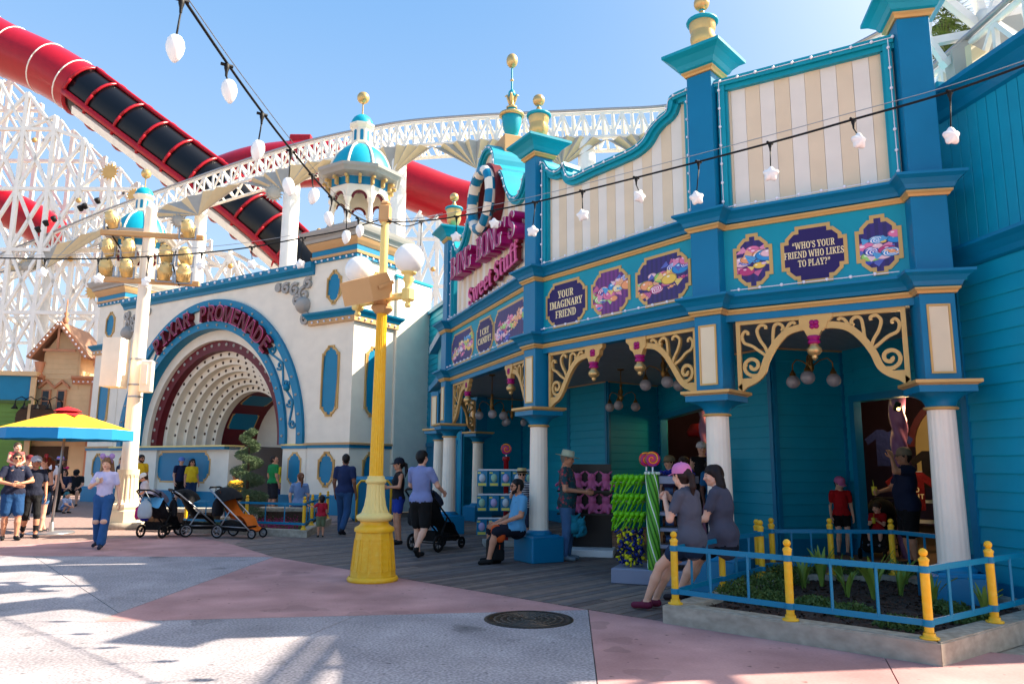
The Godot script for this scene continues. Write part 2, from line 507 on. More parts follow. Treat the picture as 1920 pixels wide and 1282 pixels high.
func arc2(c: Vector2, r: float, a0: float, a1: float, n: int) -> Array:
	var o := []
	for i in n + 1:
		var a := lerpf(a0, a1, float(i) / n)
		o.append(c + Vector2(cos(a), sin(a)) * r)
	return o

# stepped plaque outline: a rectangle whose corners step in with quarter rounds
func plaque_outline(w: float, h: float, s: float) -> PackedVector2Array:
	var q := [Vector2(w, h - 2.2 * s), Vector2(w - 0.7 * s, h - 2.2 * s), Vector2(w - 0.7 * s, h - 1.5 * s), Vector2(w - 1.1 * s, h - 1.1 * s), Vector2(w - 1.5 * s, h - 0.7 * s), Vector2(w - 2.2 * s, h - 0.7 * s), Vector2(w - 2.2 * s, h)]
	var o := PackedVector2Array()
	for p in q: o.append(p)
	for i in range(6, -1, -1): o.append(Vector2(-q[i].x, q[i].y))
	for p in q: o.append(-p)
	for i in range(6, -1, -1): o.append(Vector2(q[i].x, -q[i].y))
	return o
func scaled_outline(w: float, h: float, s: float, grow: float) -> PackedVector2Array:
	var base := plaque_outline(w, h, s)
	var off := Geometry2D.offset_polygon(base, grow, Geometry2D.JOIN_MITER)
	return off[0] if off.size() else base
# frame + field, recessed or proud
func plaque(parent: Node3D, at: Transform3D, w: float, h: float, s: float, rim: float, field_mat: Material, rim_mat: Material, frame_name := "plaque_frame", field_name := "plaque_field", uv := false) -> MeshInstance3D:
	var inner := plaque_outline(w, h, s); var mid := scaled_outline(w, h, s, rim * 0.45); var outer := scaled_outline(w, h, s, rim)
	var f := Shape.new()
	if mid.size() == inner.size() and outer.size() == inner.size():
		var off := func(a: PackedVector2Array) -> Array:
			var best := 0
			for i in a.size():
				if a[i].distance_to(inner[0]) < a[best].distance_to(inner[0]): best = i
			var o := []
			var same: bool = Geometry2D.is_polygon_clockwise(a) == Geometry2D.is_polygon_clockwise(inner)
			for i in a.size(): o.append(a[(best + (i if same else -i) + a.size()) % a.size()])
			return o
		var mi: Array = off.call(mid); var ou: Array = off.call(outer)
		f.band(Array(inner), mi, -0.005, 0.03, true); f.band(mi, ou, -0.005, 0.045, true)
	else:
		f.prism(outer, -0.005, 0.012)
	var fr := part(frame_name, f.end(), rim_mat, parent, at)
	var b := Shape.new()
	if uv:
		var idx := Geometry2D.triangulate_polygon(inner)
		for i in range(0, idx.size(), 3):
			for j in 3:
				var p: Vector2 = inner[idx[i + j]]
				b.st.set_uv(Vector2(p.x / (2 * w) + 0.5, 0.5 - p.y / (2 * h))); b.st.add_vertex(Vector3(p.x, p.y, 0.014))
	else:
		b.prism(inner, -0.005, 0.014)
	part(field_name, b.end(), field_mat, fr)
	return fr

func lettering(parent: Node, at: Transform3D, words: String, height: float, depth: float, m: Material, face := "Droid Serif", bold := 0.0, called := "lettering", wide := 1.0) -> MeshInstance3D:
	var f := SystemFont.new(); f.font_names = PackedStringArray([face]); f.font_weight = 700
	var use: Font = f
	var t := TextMesh.new()
	t.text = words; t.font = use; t.font_size = 64; t.pixel_size = height / 46.0; t.depth = depth; t.curve_step = 2.0
	t.line_spacing = -14.0
	var o := part(called, t, m, parent, at * Transform3D(Basis.from_scale(Vector3(wide, 1, 1)), Vector3.ZERO))
	return o

func candy_image(sd: int, w: int, h: int, bg: Color) -> ImageTexture:
	var im := Image.create(w, h, false, Image.FORMAT_RGB8)
	var r := RandomNumberGenerator.new(); r.seed = sd
	for x in w:
		var c := bg if int(x / 9.0) % 2 == 0 else bg * 1.18
		im.fill_rect(Rect2i(x, 0, 1, h), c)
	var cols := [Color(0.95, 0.78, 0.30), Color(0.62, 0.82, 0.40), Color(0.12, 0.55, 0.80), Color(0.90, 0.45, 0.62), Color(0.96, 0.62, 0.40), Color(0.75, 0.20, 0.45), Color(0.93, 0.75, 0.78), Color(0.18, 0.25, 0.68)]
	var n := int(w * h / 2300.0) + 6
	for i in n:
		var fx := (i + r.randf()) / n; var cx := fx * w
		var cy := h * (0.70 - 0.36 * fx + r.randfn(0.0, 0.12))
		var rad: float = (r.randf_range(0.025, 0.05) if i % 3 == 0 else r.randf_range(0.06, 0.125)) * h
		var c: Color = cols[r.randi() % cols.size()]
		var ang := r.randf_range(-0.7, 0.7)
		var kind := r.randi() % 4
		for y in range(int(cy - rad * 2.2), int(cy + rad * 2.2)):
			for x in range(int(cx - rad * 2.2), int(cx + rad * 2.2)):
				if x < 0 or y < 0 or x >= w or y >= h: continue
				var q := Vector2(x - cx, y - cy).rotated(ang)
				var d := q.length() / rad
				if d < 1.0:
					var k := c
					if kind == 0 and fposmod(atan2(q.y, q.x) + d * 5.0, 1.57) < 0.7: k = Color(0.97, 0.93, 0.93)
					if d > 0.88: k = c.darkened(0.28)
					if (q / rad - Vector2(-0.35, -0.42)).length() < 0.2: k = c.lerp(Color.WHITE, 0.7)
					im.set_pixel(x, y, k)
				elif kind != 3 and absf(q.x) > rad * 0.9 and absf(q.x) < rad * 1.75 and absf(q.y) < (absf(q.x) - rad * 0.72) * 0.85:
					im.set_pixel(x, y, c.lerp(Color.WHITE, 0.3) if fposmod(q.y / rad * 4.0, 1.0) < 0.6 else c.darkened(0.1))
	return tex(im)
func print_material(key: String, t: Texture2D) -> StandardMaterial3D:
	var m := StandardMaterial3D.new(); m.resource_name = key; m.albedo_texture = t; m.roughness = 0.45
	M[key] = m
	return m

# horizontal lap boards on a wall from a to b; each board is a piece of its own
func siding(parent: Node, a: Vector2, b: Vector2, y0: float, y1: float, bh: float, m: Material, out := 0.0, called := "board"):
	var f := wall_frame(a, b)
	var l := a.distance_to(b)
	var s := Shape.new()
	s.mould([Vector2(0.0, 0.0), Vector2(0.026, 0.0), Vector2(0.030, 0.012), Vector2(0.008, bh + 0.015), Vector2(0.0, bh + 0.015)], 0.0, l)
	var mesh := s.end()
	var y := y0
	while y < y1 - 0.02:
		if y + bh > y1 + 0.02:
			var s2 := Shape.new(); var h := y1 - y
			s2.mould([Vector2(0.0, 0.0), Vector2(0.026, 0.0), Vector2(0.030, 0.012), Vector2(0.012, h), Vector2(0.0, h)], 0.0, l)
			mesh = s2.end()
		part(called, mesh, m, parent, f * Transform3D(Basis.IDENTITY, Vector3(0, y, out)))
		y += bh

func bulb_strip(parent: Node, at: Transform3D, pts: Array, step: float, called := "light_strip"):
	var s := Shape.new()
	s.tube(pts, 0.006, 4)
	var d := step * 0.4
	var acc := 0.0
	for i in pts.size() - 1:
		var a: Vector3 = pts[i]; var b: Vector3 = pts[i + 1]
		var l := a.distance_to(b)
		while d < acc + l:
			var p := a.lerp(b, (d - acc) / l)
			s.ball(p + Vector3(0, 0, 0.012), 0.022, 6)
			d += step
		acc += l
	part(called, s.end(), M.bulb_white, parent, at)

func pier_frame(k: int) -> Transform3D:
	var n: Vector2 = [Vector2(-0.93, 0.36), Vector2(-0.87, 0.49), Vector2(-0.66, 0.75), Vector2(-0.20, 0.98)][k].normalized()
	return Transform3D(Basis(Vector3(n.y, 0, -n.x), Vector3.UP, Vector3(n.x, 0, n.y)), Vector3(PIERS[k].x, 0, PIERS[k].y))

func urn(parent: Node, at: Transform3D):
	var g := Shape.new(true)
	g.lathe([Vector2(0.0, 0.0), Vector2(0.10, 0.0), Vector2(0.11, 0.03), Vector2(0.07, 0.06), Vector2(0.065, 0.10), Vector2(0.11, 0.15), Vector2(0.165, 0.23), Vector2(0.185, 0.32), Vector2(0.17, 0.40), Vector2(0.175, 0.42), Vector2(0.19, 0.47), Vector2(0.195, 0.55)], 20)
	g.lathe([Vector2(0.19, 0.60), Vector2(0.12, 0.61), Vector2(0.08, 0.66), Vector2(0.05, 0.72), Vector2(0.035, 0.75), Vector2(0.03, 0.80)], 20)
	g.ball(Vector3(0, 0.89, 0), 0.115, 18)
	var o := part("urn", g.end(), M.gold_leaf, parent, at)
	var t := Shape.new(true)
	t.lathe([Vector2(0.19, 0.55), Vector2(0.225, 0.555), Vector2(0.235, 0.58), Vector2(0.225, 0.605), Vector2(0.17, 0.605)], 20)
	t.lathe([Vector2(0.073, 0.07), Vector2(0.08, 0.085), Vector2(0.073, 0.10)], 16)
	t.lathe([Vector2(0.034, 0.76), Vector2(0.045, 0.775), Vector2(0.034, 0.79)], 12)
	part("urn_band", t.end(), M.teal, o)

func column(parent: Node, at: Transform3D, full := true):
	var p := Shape.new()
	p.box(Vector3(0, 0.20, 0), Vector3(0.62, 0.42, 0.62), 0.02)
	p.square([Vector2(0.31, 0.40), Vector2(0.25, 0.42), Vector2(0.24, 0.44)])
	p.smooth(true)
	p.lathe([Vector2(0.22, 0.43), Vector2(0.225, 0.46), Vector2(0.20, 0.475), Vector2(0.185, 0.50), Vector2(0.15, 0.51)], 24)
	part("plinth", p.end(), M.blue, parent, at)
	var s := Shape.new()
	var n := 48
	var prev := []
	for lv in [[0.50, 0.168], [0.54, 0.164], [1.1, 0.160], [2.20, 0.146], [2.24, 0.146]]:
		var ring := []
		for k in n:
			var r: float = lv[1]
			if k % 3 == 1 and lv[0] > 0.52 and lv[0] < 2.22: r -= 0.0035
			ring.append(Vector3(cos(TAU * k / n) * r, lv[0], sin(TAU * k / n) * r))
		if prev.size():
			for k in n: s.quad(prev[k], prev[(k + 1) % n], ring[(k + 1) % n], ring[k])
		prev = ring
	part("shaft", s.end(), M.cream_column, parent, at)
	var g := Shape.new(true)
	g.lathe([Vector2(0.15, 2.215), Vector2(0.175, 2.22), Vector2(0.185, 2.235), Vector2(0.175, 2.25), Vector2(0.15, 2.255)], 24)
	var ring_mesh := g.end()
	# capital: round below, square above
	var c := Shape.new(true)
	var rows := []
	for lv in [[0.0, 0.155, 2.25], [0.1, 0.165, 2.29], [0.3, 0.185, 2.33], [0.6, 0.22, 2.37], [0.9, 0.275, 2.40], [1.0, 0.30, 2.405]]:
		var row := []
		for k in 32:
			var a := TAU * k / 32.0
			var d := Vector2(cos(a), sin(a))
			var sq := d / maxf(absf(d.x), absf(d.y))
			var v: Vector2 = d.lerp(sq, lv[0]) * lv[1]
			row.append(Vector3(v.x, lv[2], v.y))
		rows.append(row)
	for i in rows.size() - 1:
		for k in 32: c.quad(rows[i][k], rows[i][(k + 1) % 32], rows[i + 1][(k + 1) % 32], rows[i + 1][k])
	c.smooth(false)
	c.square([Vector2(0.0, 2.404), Vector2(0.30, 2.404), Vector2(0.30, 2.48), Vector2(0.0, 2.48)])
	var cap := part("capital", c.end(), M.blue, parent, at)
	part("ring", ring_mesh, M.gold, cap)
	var sl := Shape.new()
	sl.square([Vector2(0.0, 2.48), Vector2(0.30, 2.48), Vector2(0.335, 2.50), Vector2(0.345, 2.505), Vector2(0.345, 2.54), Vector2(0.0, 2.54)])
	part("gold_slab", sl.end(), M.gold, cap)

func post_panel(parent: Node, at: Transform3D):
	# post between capital and cornice, with a framed cream panel on its face
	var s := Shape.new()
	s.box(Vector3(0, 3.045, 0), Vector3(0.38, 1.01, 0.38), 0.008)
	var post := part("post", s.end(), M.blue, parent, at)
	var f := Shape.new()
	f.box(Vector3(-0.115, 3.02, 0.195), Vector3(0.022, 0.80, 0.022)); f.box(Vector3(0.115, 3.02, 0.195), Vector3(0.022, 0.80, 0.022))
	f.box(Vector3(0, 3.41, 0.195), Vector3(0.208, 0.022, 0.0225)); f.box(Vector3(0, 2.63, 0.195), Vector3(0.208, 0.022, 0.0225))
	part("panel_frame", f.end(), M.gold, post)
	var c := Shape.new(); c.box(Vector3(0, 3.02, 0.191), Vector3(0.205, 0.755, 0.01))
	part("panel", c.end(), M.cream_panel, post)

func stroke(pts: Array, w: float) -> Array:
	var pl := PackedVector2Array(pts)
	return Geometry2D.offset_polyline(pl, w * 0.5, Geometry2D.JOIN_ROUND, Geometry2D.END_ROUND)
func curve_pts(ctrl: Array, n := 20) -> Array:
	# Catmull-Rom through the control points
	var o := []
	var m := ctrl.size()
	for i in m - 1:
		var p0: Vector2 = ctrl[maxi(i - 1, 0)]; var p1: Vector2 = ctrl[i]; var p2: Vector2 = ctrl[i + 1]; var p3: Vector2 = ctrl[mini(i + 2, m - 1)]
		for k in n:
			var t := float(k) / n
			o.append(0.5 * ((2.0 * p1) + (p2 - p0) * t + (2.0 * p0 - 5.0 * p1 + 4.0 * p2 - p3) * t * t + (3.0 * p1 - p0 - 3.0 * p2 + p3) * t * t * t))
	o.append(ctrl[m - 1])
	return o
func spiral(c: Vector2, r0: float, r1: float, a0: float, turns: float, n := 26) -> Array:
	var o := []
	for i in n + 1:
		var t := float(i) / n
		var a := a0 + turns * TAU * t
		o.append(c + Vector2(cos(a), sin(a)) * lerpf(r0, r1, t))
	return o

# gold fretwork bracket in the corner x>=0 below y=0, reach w across and 0.9 down
func bracket_mesh(w: float, meet: bool) -> Array:
	var s := Shape.new()
	var z0 := -0.03; var z1 := 0.03
	var h := 0.92
	s.prism(PackedVector2Array([Vector2(0, 0), Vector2(w, 0), Vector2(w, -0.05), Vector2(0.055, -0.05), Vector2(0.055, -h), Vector2(0, -h)]), z0, z1)
	# the arch: from the foot up and over to the drop
	var foot := Vector2(0.03, -h + 0.02)
	var arch := curve_pts([foot, Vector2(0.10, -0.84), Vector2(0.21, -0.79), Vector2(0.31, -0.70), Vector2(w * 0.38, -0.52), Vector2(w * 0.50, -0.33), Vector2(w * 0.64, -0.20), Vector2(w * 0.80, -0.15), Vector2(w * 0.97, -0.145)], 6)
	for p in stroke(arch, 0.085): s.prism(p, z0, z1)
	for p in stroke(curve_pts([Vector2(0.03, -0.79), Vector2(0.12, -0.79), Vector2(0.20, -0.79)], 4), 0.06): s.prism(p, z0 + 0.004, z1 - 0.004)
	# big scroll
	for p in stroke(spiral(Vector2(0.20, -0.60), 0.135, 0.02, -1.2, -1.35, 26), 0.045): s.prism(p, z0 + 0.006, z1 - 0.006)
	# three fronds
	var root := Vector2(w * 0.40, -0.50)
	var tips := [
		[root, Vector2(0.30, -0.42), Vector2(0.20, -0.34), Vector2(0.10, -0.29), Vector2(0.075, -0.20), Vector2(0.11, -0.14), Vector2(0.15, -0.155), Vector2(0.15, -0.19)],
		[root, Vector2(w * 0.37, -0.38), Vector2(w * 0.30, -0.26), Vector2(w * 0.27, -0.14), Vector2(w * 0.32, -0.075), Vector2(w * 0.38, -0.09), Vector2(w * 0.38, -0.13)],
		[root, Vector2(w * 0.46, -0.34), Vector2(w * 0.47, -0.22), Vector2(w * 0.49, -0.10), Vector2(w * 0.55, -0.075), Vector2(w * 0.60, -0.12), Vector2(w * 0.58, -0.17)],
		[Vector2(w * 0.58, -0.20), Vector2(w * 0.64, -0.15), Vector2(w * 0.68, -0.09), Vector2(w * 0.73, -0.075), Vector2(w * 0.75, -0.10)]]
	for t in tips:
		for p in stroke(curve_pts(t, 6), 0.038): s.prism(p, z0 + 0.008, z1 - 0.008)
	# block at the end, above the drop
	var e := Shape.new()
	e.prism(PackedVector2Array([Vector2(w - 0.20, -0.04), Vector2(w - 0.20, -0.15), Vector2(w - 0.14, -0.20), Vector2(w - 0.11, -0.27), Vector2(w + 0.03, -0.27), Vector2(w + 0.06, -0.21), Vector2(w + 0.12, -0.17), Vector2(w + 0.14, -0.10), Vector2(w + 0.20, -0.05), Vector2(w + 0.20, 0.0), Vector2(w - 0.2, 0.0)]), z0 - 0.012, z1 + 0.012)
	return [s.end(), e.end()]
func flower_mesh() -> ArrayMesh:
	var s := Shape.new(true)
	for k in 4: s.lathe([Vector2(0.0, -0.012), Vector2(0.034, -0.012), Vector2(0.034, 0.004), Vector2(0.0, 0.015)], 10, Vector3(cos(PI / 4 + k * PI / 2) * 0.034, 0, sin(PI / 4 + k * PI / 2) * 0.034))
	s.ball(Vector3(0, 0.01, 0), 0.018, 8)
	return s.end()
func drop(parent: Node, at: Transform3D):
	var m := Shape.new(true)
	m.lathe([Vector2(0.0, 0.0), Vector2(0.075, 0.0), Vector2(0.08, -0.03), Vector2(0.06, -0.045), Vector2(0.06, -0.06), Vector2(0.075, -0.065), Vector2(0.075, -0.095), Vector2(0.05, -0.105), Vector2(0.0, -0.105)], 16)
	var o := part("drop", m.end(), M.magenta, parent, at)
	var g := Shape.new(true)
	g.lathe([Vector2(0.05, -0.10), Vector2(0.055, -0.13), Vector2(0.085, -0.16), Vector2(0.09, -0.20), Vector2(0.06, -0.24), Vector2(0.03, -0.255), Vector2(0.04, -0.27), Vector2(0.03, -0.29), Vector2(0.0, -0.32)], 16)
	part("gold_knob", g.end(), M.gold_leaf, o)

func bay(shop: Node3D, k: int):
	var a: Vector2 = PIERS[k]; var b: Vector2 = PIERS[k + 1]
	var f := wall_frame(a, b)
	var l := a.distance_to(b)
	var x0 := 0.17; var x1 := l - 0.17
	# beam, frieze and parapet wall: one behind the other
	var s := Shape.new(); s.box(Vector3(l / 2, 3.52, -0.02), Vector3(l - 0.30, 0.12, 0.16)); part("beam", s.end(), M.blue, shop, f)
	s = Shape.new(); s.box(Vector3(l / 2, 4.26, -0.05), Vector3(l - 0.30, 0.96, 0.20)); part("frieze", s.end(), M.teal, shop, f)
	for lv in [[3.55, "lower_cornice"], [4.72, "upper_cornice"]]:
		s = Shape.new()
		var pr := []
		for p in COVE: pr.append(Vector2(p.x + 0.07, lv[0] + 0.065 + p.y * 0.9))
		pr[0].x = -0.10; pr[pr.size() - 1].x = -0.10
		s.mould(pr, x0, x1)
		var c := part(lv[1], s.end(), M.blue, shop, f)
		s = Shape.new()
		s.mould([Vector2(-0.09, lv[0]), Vector2(0.075, lv[0]), Vector2(0.085, lv[0] + 0.02), Vector2(0.10, lv[0] + 0.04), Vector2(0.10, lv[0] + 0.064), Vector2(-0.09, lv[0] + 0.064)], x0, x1)
		part("gold_moulding", s.end(), M.gold, c)
	bulb_strip(shop, f, [Vector3(0.3, 3.85, 0.20), Vector3(l - 0.3, 3.85, 0.20)], 0.27)
	bulb_strip(shop, f, [Vector3(0.3, 5.0, 0.20), Vector3(l - 0.3, 5.0, 0.20)], 0.27)
	# striped parapet boards below the outline, then the moulded frame
	var top := []
	if k == 2:
		top = [Vector2(0.16, 6.90), Vector2(2.42, 6.90)]
	elif k == 1:
		top = curve_pts([Vector2(0.14, 6.90), Vector2(0.27, 6.93), Vector2(0.40, 6.76), Vector2(0.55, 6.66), Vector2(0.70, 6.65), Vector2(0.81, 6.72)], 4)
		top += curve_pts([Vector2(0.83, 6.60), Vector2(0.92, 6.46), Vector2(1.06, 6.41), Vector2(1.41, 6.42), Vector2(1.76, 6.42), Vector2(2.10, 6.42), Vector2(2.42, 6.43), Vector2(2.63, 6.49), Vector2(2.77, 6.62), Vector2(2.95, 6.72), Vector2(3.12, 6.78), Vector2(3.19, 6.95), Vector2(3.52, 6.95)], 4)
	else:
		var half := [Vector2(2.30, 6.95), Vector2(2.10, 6.72), Vector2(1.85, 6.66), Vector2(1.55, 6.80), Vector2(1.30, 7.08), Vector2(1.12, 7.38), Vector2(0.95, 7.52), Vector2(0.78, 7.50)]
		var c := 2.73
		var left := []
		for p in curve_pts(half, 5): left.append(Vector2(c - p.x, p.y))
		var mid := arc2(Vector2(c, 7.78), 0.62, PI, 0, 16)
		var right := []
		for p in left: right.push_front(Vector2(2 * c - p.x, p.y))
		top = left + [Vector2(c - 0.74, 7.66)] + mid + [Vector2(c + 0.74, 7.66)] + right
	# boards: vertical strips cut to the outline
	var outline := PackedVector2Array()
	for p in top: outline.append(p - Vector2(0, 0.03))
	outline.append(Vector2(top[top.size() - 1].x, 4.90)); outline.append(Vector2(top[0].x, 4.90))
	var bw := 0.195
	var nb := int(ceil((x1 - x0) / bw))
	for i in nb:
		var xa := x0 + i * bw; var xb := minf(xa + bw - 0.004, x1)
		var cut := Geometry2D.intersect_polygons(outline, PackedVector2Array([Vector2(xa, 4.8), Vector2(xb, 4.8), Vector2(xb, 9), Vector2(xa, 9)]))
		for poly in cut:
			var bs := Shape.new(); bs.prism(poly, -0.05, 0.0 if i % 2 else 0.003)
			part("striped_board", bs.end(), M.beige_stripe if i % 2 == 0 else M.white_stripe, shop, f)
	# backing so that no light leaks between the boards
	var bk := Shape.new()
	var bo := Geometry2D.offset_polygon(outline, -0.02)
	bk.prism(bo[0], -0.09, -0.055)
	part("parapet_backing", bk.end(), M.turquoise, shop, f)
	# moulded frame along the top outline
	var inner := []; var inner2 := []
	for i in top.size():
		var t: Vector2 = (top[mini(i + 1, top.size() - 1)] - top[maxi(i - 1, 0)]).normalized()
		var n := Vector2(t.y, -t.x)
		if n.y > 0: n = n
		inner.append(top[i] + n * 0.10); inner2.append(top[i] + n * 0.165)
	var fr := Shape.new()
	var back := -0.75 if k == 0 else -0.28
	fr.band(inner, top, back, 0.12)
	fr.band(inner2, inner, -0.05, 0.075)
	var frame := part("parapet_frame", fr.end(), M.teal, shop, f)
	var sd := Shape.new()
	for xx in [[x0, 0.33], [x1 - 0.16, x1]]:
		sd.box(Vector3((xx[0] + xx[1]) / 2, (4.95 + 6.80) / 2, 0.035), Vector3(absf(xx[1] - xx[0]) * 0.6, 1.85, 0.14))
		sd.box(Vector3((xx[0] + xx[1]) / 2 + (0.05 if xx[0] < 1 else -0.05), (4.95 + 6.72) / 2, 0.02), Vector3(0.06, 1.77, 0.09))
	sd.box(Vector3(l / 2, 4.985, 0.02), Vector3(l - 0.62, 0.07, 0.10))
	part("frame_side", sd.end(), M.teal, frame)
	var tp := []
	for p in top: tp.append(Vector3(p.x, p.y - 0.05, 0.135))
	bulb_strip(shop, f, tp, 0.24)
	bulb_strip(shop, f, [Vector3(0.23, 5.0, 0.12), Vector3(0.23, 6.85, 0.12)], 0.27)
	bulb_strip(shop, f, [Vector3(l - 0.23, 5.0, 0.12), Vector3(l - 0.23, 6.85, 0.12)], 0.27)
	# plaques on the frieze
	var rows: Array = [
		[[1.10, 0.80, "c0"], [2.70, 0.50, "I CRY\nCANDY!"], [4.20, 0.86, "c1"]],
		[[0.79, 0.475, "YOUR\nIMAGINARY\nFRIEND"], [1.835, 0.385, "c2"], [2.90, 0.48, "c3"]],
		[[0.57, 0.21, "c4"], [1.33, 0.355, "“WHO'S YOUR\nFRIEND WHO LIKES\nTO PLAY?”"], [2.08, 0.215, "c5"]]][k]
	for q in rows:
		var at := f * Transform3D(Basis.IDENTITY, Vector3(q[0], 4.245, 0.052))
		var is_text: bool = not (q[2] as String).begins_with("c")
		var w: float = q[1]
		var hh := 0.335 if not (k == 1 and q[0] < 1.0) else 0.345
		var ss := 0.085 if w > 0.3 else 0.08
		if is_text:
			var pl := plaque(shop, at, w, hh, ss, 0.045, M.purple_print, M.gold)
			var words: String = q[2]
			var hgt: float = {0: 0.135, 1: 0.125, 2: 0.088}[k]
			lettering(pl, Transform3D(Basis.IDENTITY, Vector3(0, -0.0, 0.018)), words, hgt, 0.006, M.lettering, "Droid Serif", 0.5, "lettering", {0: 1.15, 1: 0.76, 2: 0.58}[k])
		else:
			var key: String = "print_" + q[2]
			var bg := Color(0.16, 0.09, 0.36) if q[2] != "c2" else Color(0.38, 0.13, 0.42)
			print_material(key, candy_image(40 + k * 7 + int(q[0] * 10), int(w * 400), 260, bg))
			plaque(shop, at, w, hh, ss, 0.045, M[key], M.gold, "plaque_frame", "plaque_field", true)
	# brackets
	var w := 1.0 if k == 2 else 1.12
	var pair := bracket_mesh(w, k == 2)
	var fm := flower_mesh()
	for side in 2:
		if k == 2 and side == 1: pass
		var at := f * (Transform3D(Basis.IDENTITY, Vector3(0.30, 3.46, 0.0)) if side == 0 else Transform3D(Basis.from_scale(Vector3(-1, 1, 1)), Vector3(l - 0.28, 3.46, 0.0)))
		var br := part("bracket", pair[0], M.gold, shop, at)
		if k != 2 or side == 0:
			var off := 0.0
			part("bracket_end", pair[1], M.gold, br, Transform3D(Basis.IDENTITY, Vector3(off, 0, 0)))
			var fx := w - 0.02 + off
			part("flower", fm, M.magenta, br, Transform3D(Basis(Vector3.RIGHT, PI / 2), Vector3(fx, -0.125, 0.046)))
			drop(br, Transform3D(Basis.IDENTITY, Vector3(fx - 0.02, -0.265, 0)))

func build_shop():
	var shop := thing("candy_shop", "teal corner candy shop with striped parapet panels, gold fretwork and cream porch columns", "shop")
	for k in 4:
		var f := pier_frame(k)
		column(shop, f)
		post_panel(shop, f)
		var s := Shape.new()
		s.box(Vector3(0, 4.25, 0), Vector3(0.40, 0.98, 0.40), 0.008); s.box(Vector3(0, 5.98, 0), Vector3(0.37, 2.08, 0.37), 0.008)
		var pier := part("pier", s.end(), M.blue, shop, f)
		for lv in [[3.55, 0.205], [4.72, 0.215], [7.02, 0.20]]:
			var y: float = lv[0]; var h: float = lv[1]
			var big := 1.45 if y > 6.0 else 1.0
			s = Shape.new()
			var pr := [Vector2(0.0, y + 0.065)]
			for p in COVE.slice(0, 6): pr.append(Vector2(h + 0.02 + p.x * big, y + 0.065 + p.y * 0.92 * (1.35 if y > 6.0 else 1.0)))
			pr.append(Vector2(0.0, y + 0.065 + 0.184 * (1.35 if y > 6.0 else 1.0)))
			s.square(pr)
			var c := part("pier_cornice", s.end(), M.blue if y < 6.0 else M.teal, shop, f)
			s = Shape.new()
			s.square([Vector2(0.0, y), Vector2(h + 0.005, y), Vector2(h + 0.018, y + 0.025), Vector2(h + 0.04, y + 0.045), Vector2(h + 0.04, y + 0.066), Vector2(0, y + 0.066)])
			part("gold_moulding", s.end(), M.gold, c)
		if k != 3: urn(shop, f * Transform3D(Basis.from_scale(Vector3.ONE * 0.98), Vector3(0, 7.33, 0)))
	for k in 3: bay(shop, k)
	# tall finial on its tan pedestal behind the arched sign
	var f0 := wall_frame(PIERS[0], PIERS[1])
	var s := Shape.new(); s.box(Vector3(2.73, 8.10, -0.55), Vector3(1.0, 0.9, 0.8), 0.015)
	var ped := part("finial_pedestal", s.end(), M.tan, shop, f0)
	s = Shape.new(true)
	s.lathe([Vector2(0.0, 8.55), Vector2(0.16, 8.55), Vector2(0.12, 8.62), Vector2(0.10, 8.70), Vector2(0.20, 8.80), Vector2(0.26, 8.95), Vector2(0.29, 9.12), Vector2(0.30, 9.22), Vector2(0.0, 9.22)], 24, Vector3(2.73, 0, -0.5))
	s.lathe([Vector2(0.13, 9.28), Vector2(0.13, 9.42), Vector2(0.09, 9.46)], 16, Vector3(2.73, 0, -0.5))
	s.lathe([Vector2(0.06, 9.66), Vector2(0.115, 9.72), Vector2(0.10, 9.80), Vector2(0.03, 9.86), Vector2(0.025, 10.40)], 16, Vector3(2.73, 0, -0.5))
	var fin := part("finial", s.end(), M.teal, ped, Transform3D(Basis.from_scale(Vector3(0.74, 1, 0.74)), Vector3(2.73 * 0.26, 0, -0.5 * 0.26)))
	s = Shape.new(true)
	s.lathe([Vector2(0.30, 9.20), Vector2(0.37, 9.22), Vector2(0.36, 9.27), Vector2(0.24, 9.31), Vector2(0.13, 9.32)], 24, Vector3(2.73, 0, -0.5))
	s.lathe([Vector2(0.17, 8.56), Vector2(0.16, 8.60), Vector2(0.1, 8.64)], 16, Vector3(2.73, 0, -0.5))
	s.lathe([Vector2(0.15, 9.40), Vector2(0.165, 9.43), Vector2(0.10, 9.47), Vector2(0.07, 9.50), Vector2(0.09, 9.68)], 16, Vector3(2.73, 0, -0.5))
	s.lathe([Vector2(0.03, 10.05), Vector2(0.06, 10.08), Vector2(0.03, 10.11)], 12, Vector3(2.73, 0, -0.5))
	s.ball(Vector3(2.73, 10.55, -0.5), 0.17, 20)
	for k in 4:
		var d := Vector3(cos(k * PI / 2 + 0.5), 0, sin(k * PI / 2 + 0.5))
		s.tube([Vector3(2.73, 9.50, -0.5) + d * 0.06, Vector3(2.73, 9.62, -0.5) + d * 0.10, Vector3(2.73, 9.72, -0.5) + d * 0.15, Vector3(2.73, 9.70, -0.5) + d * 0.21], [0.03, 0.045, 0.035, 0.012], 6)
	part("gold_trim", s.end(), M.gold_leaf, ped, Transform3D(Basis.from_scale(Vector3(0.76, 1, 0.76)), Vector3(2.73 * 0.24, 0, -0.5 * 0.24)))
	# the sign: ring of candy cane, block lettering and script below
	var ring_at := f0 * Transform3D(Basis.IDENTITY, Vector3(2.95, 7.10, 0.16))
	s = Shape.new(true)
	var pts := []
	for i in 48: pts.append(Vector3(cos(TAU * i / 48.0) * 0.64, sin(TAU * i / 48.0) * 0.64, 0.10))
	var ring_shape: Array = [Shape.new(true), Shape.new(true)]
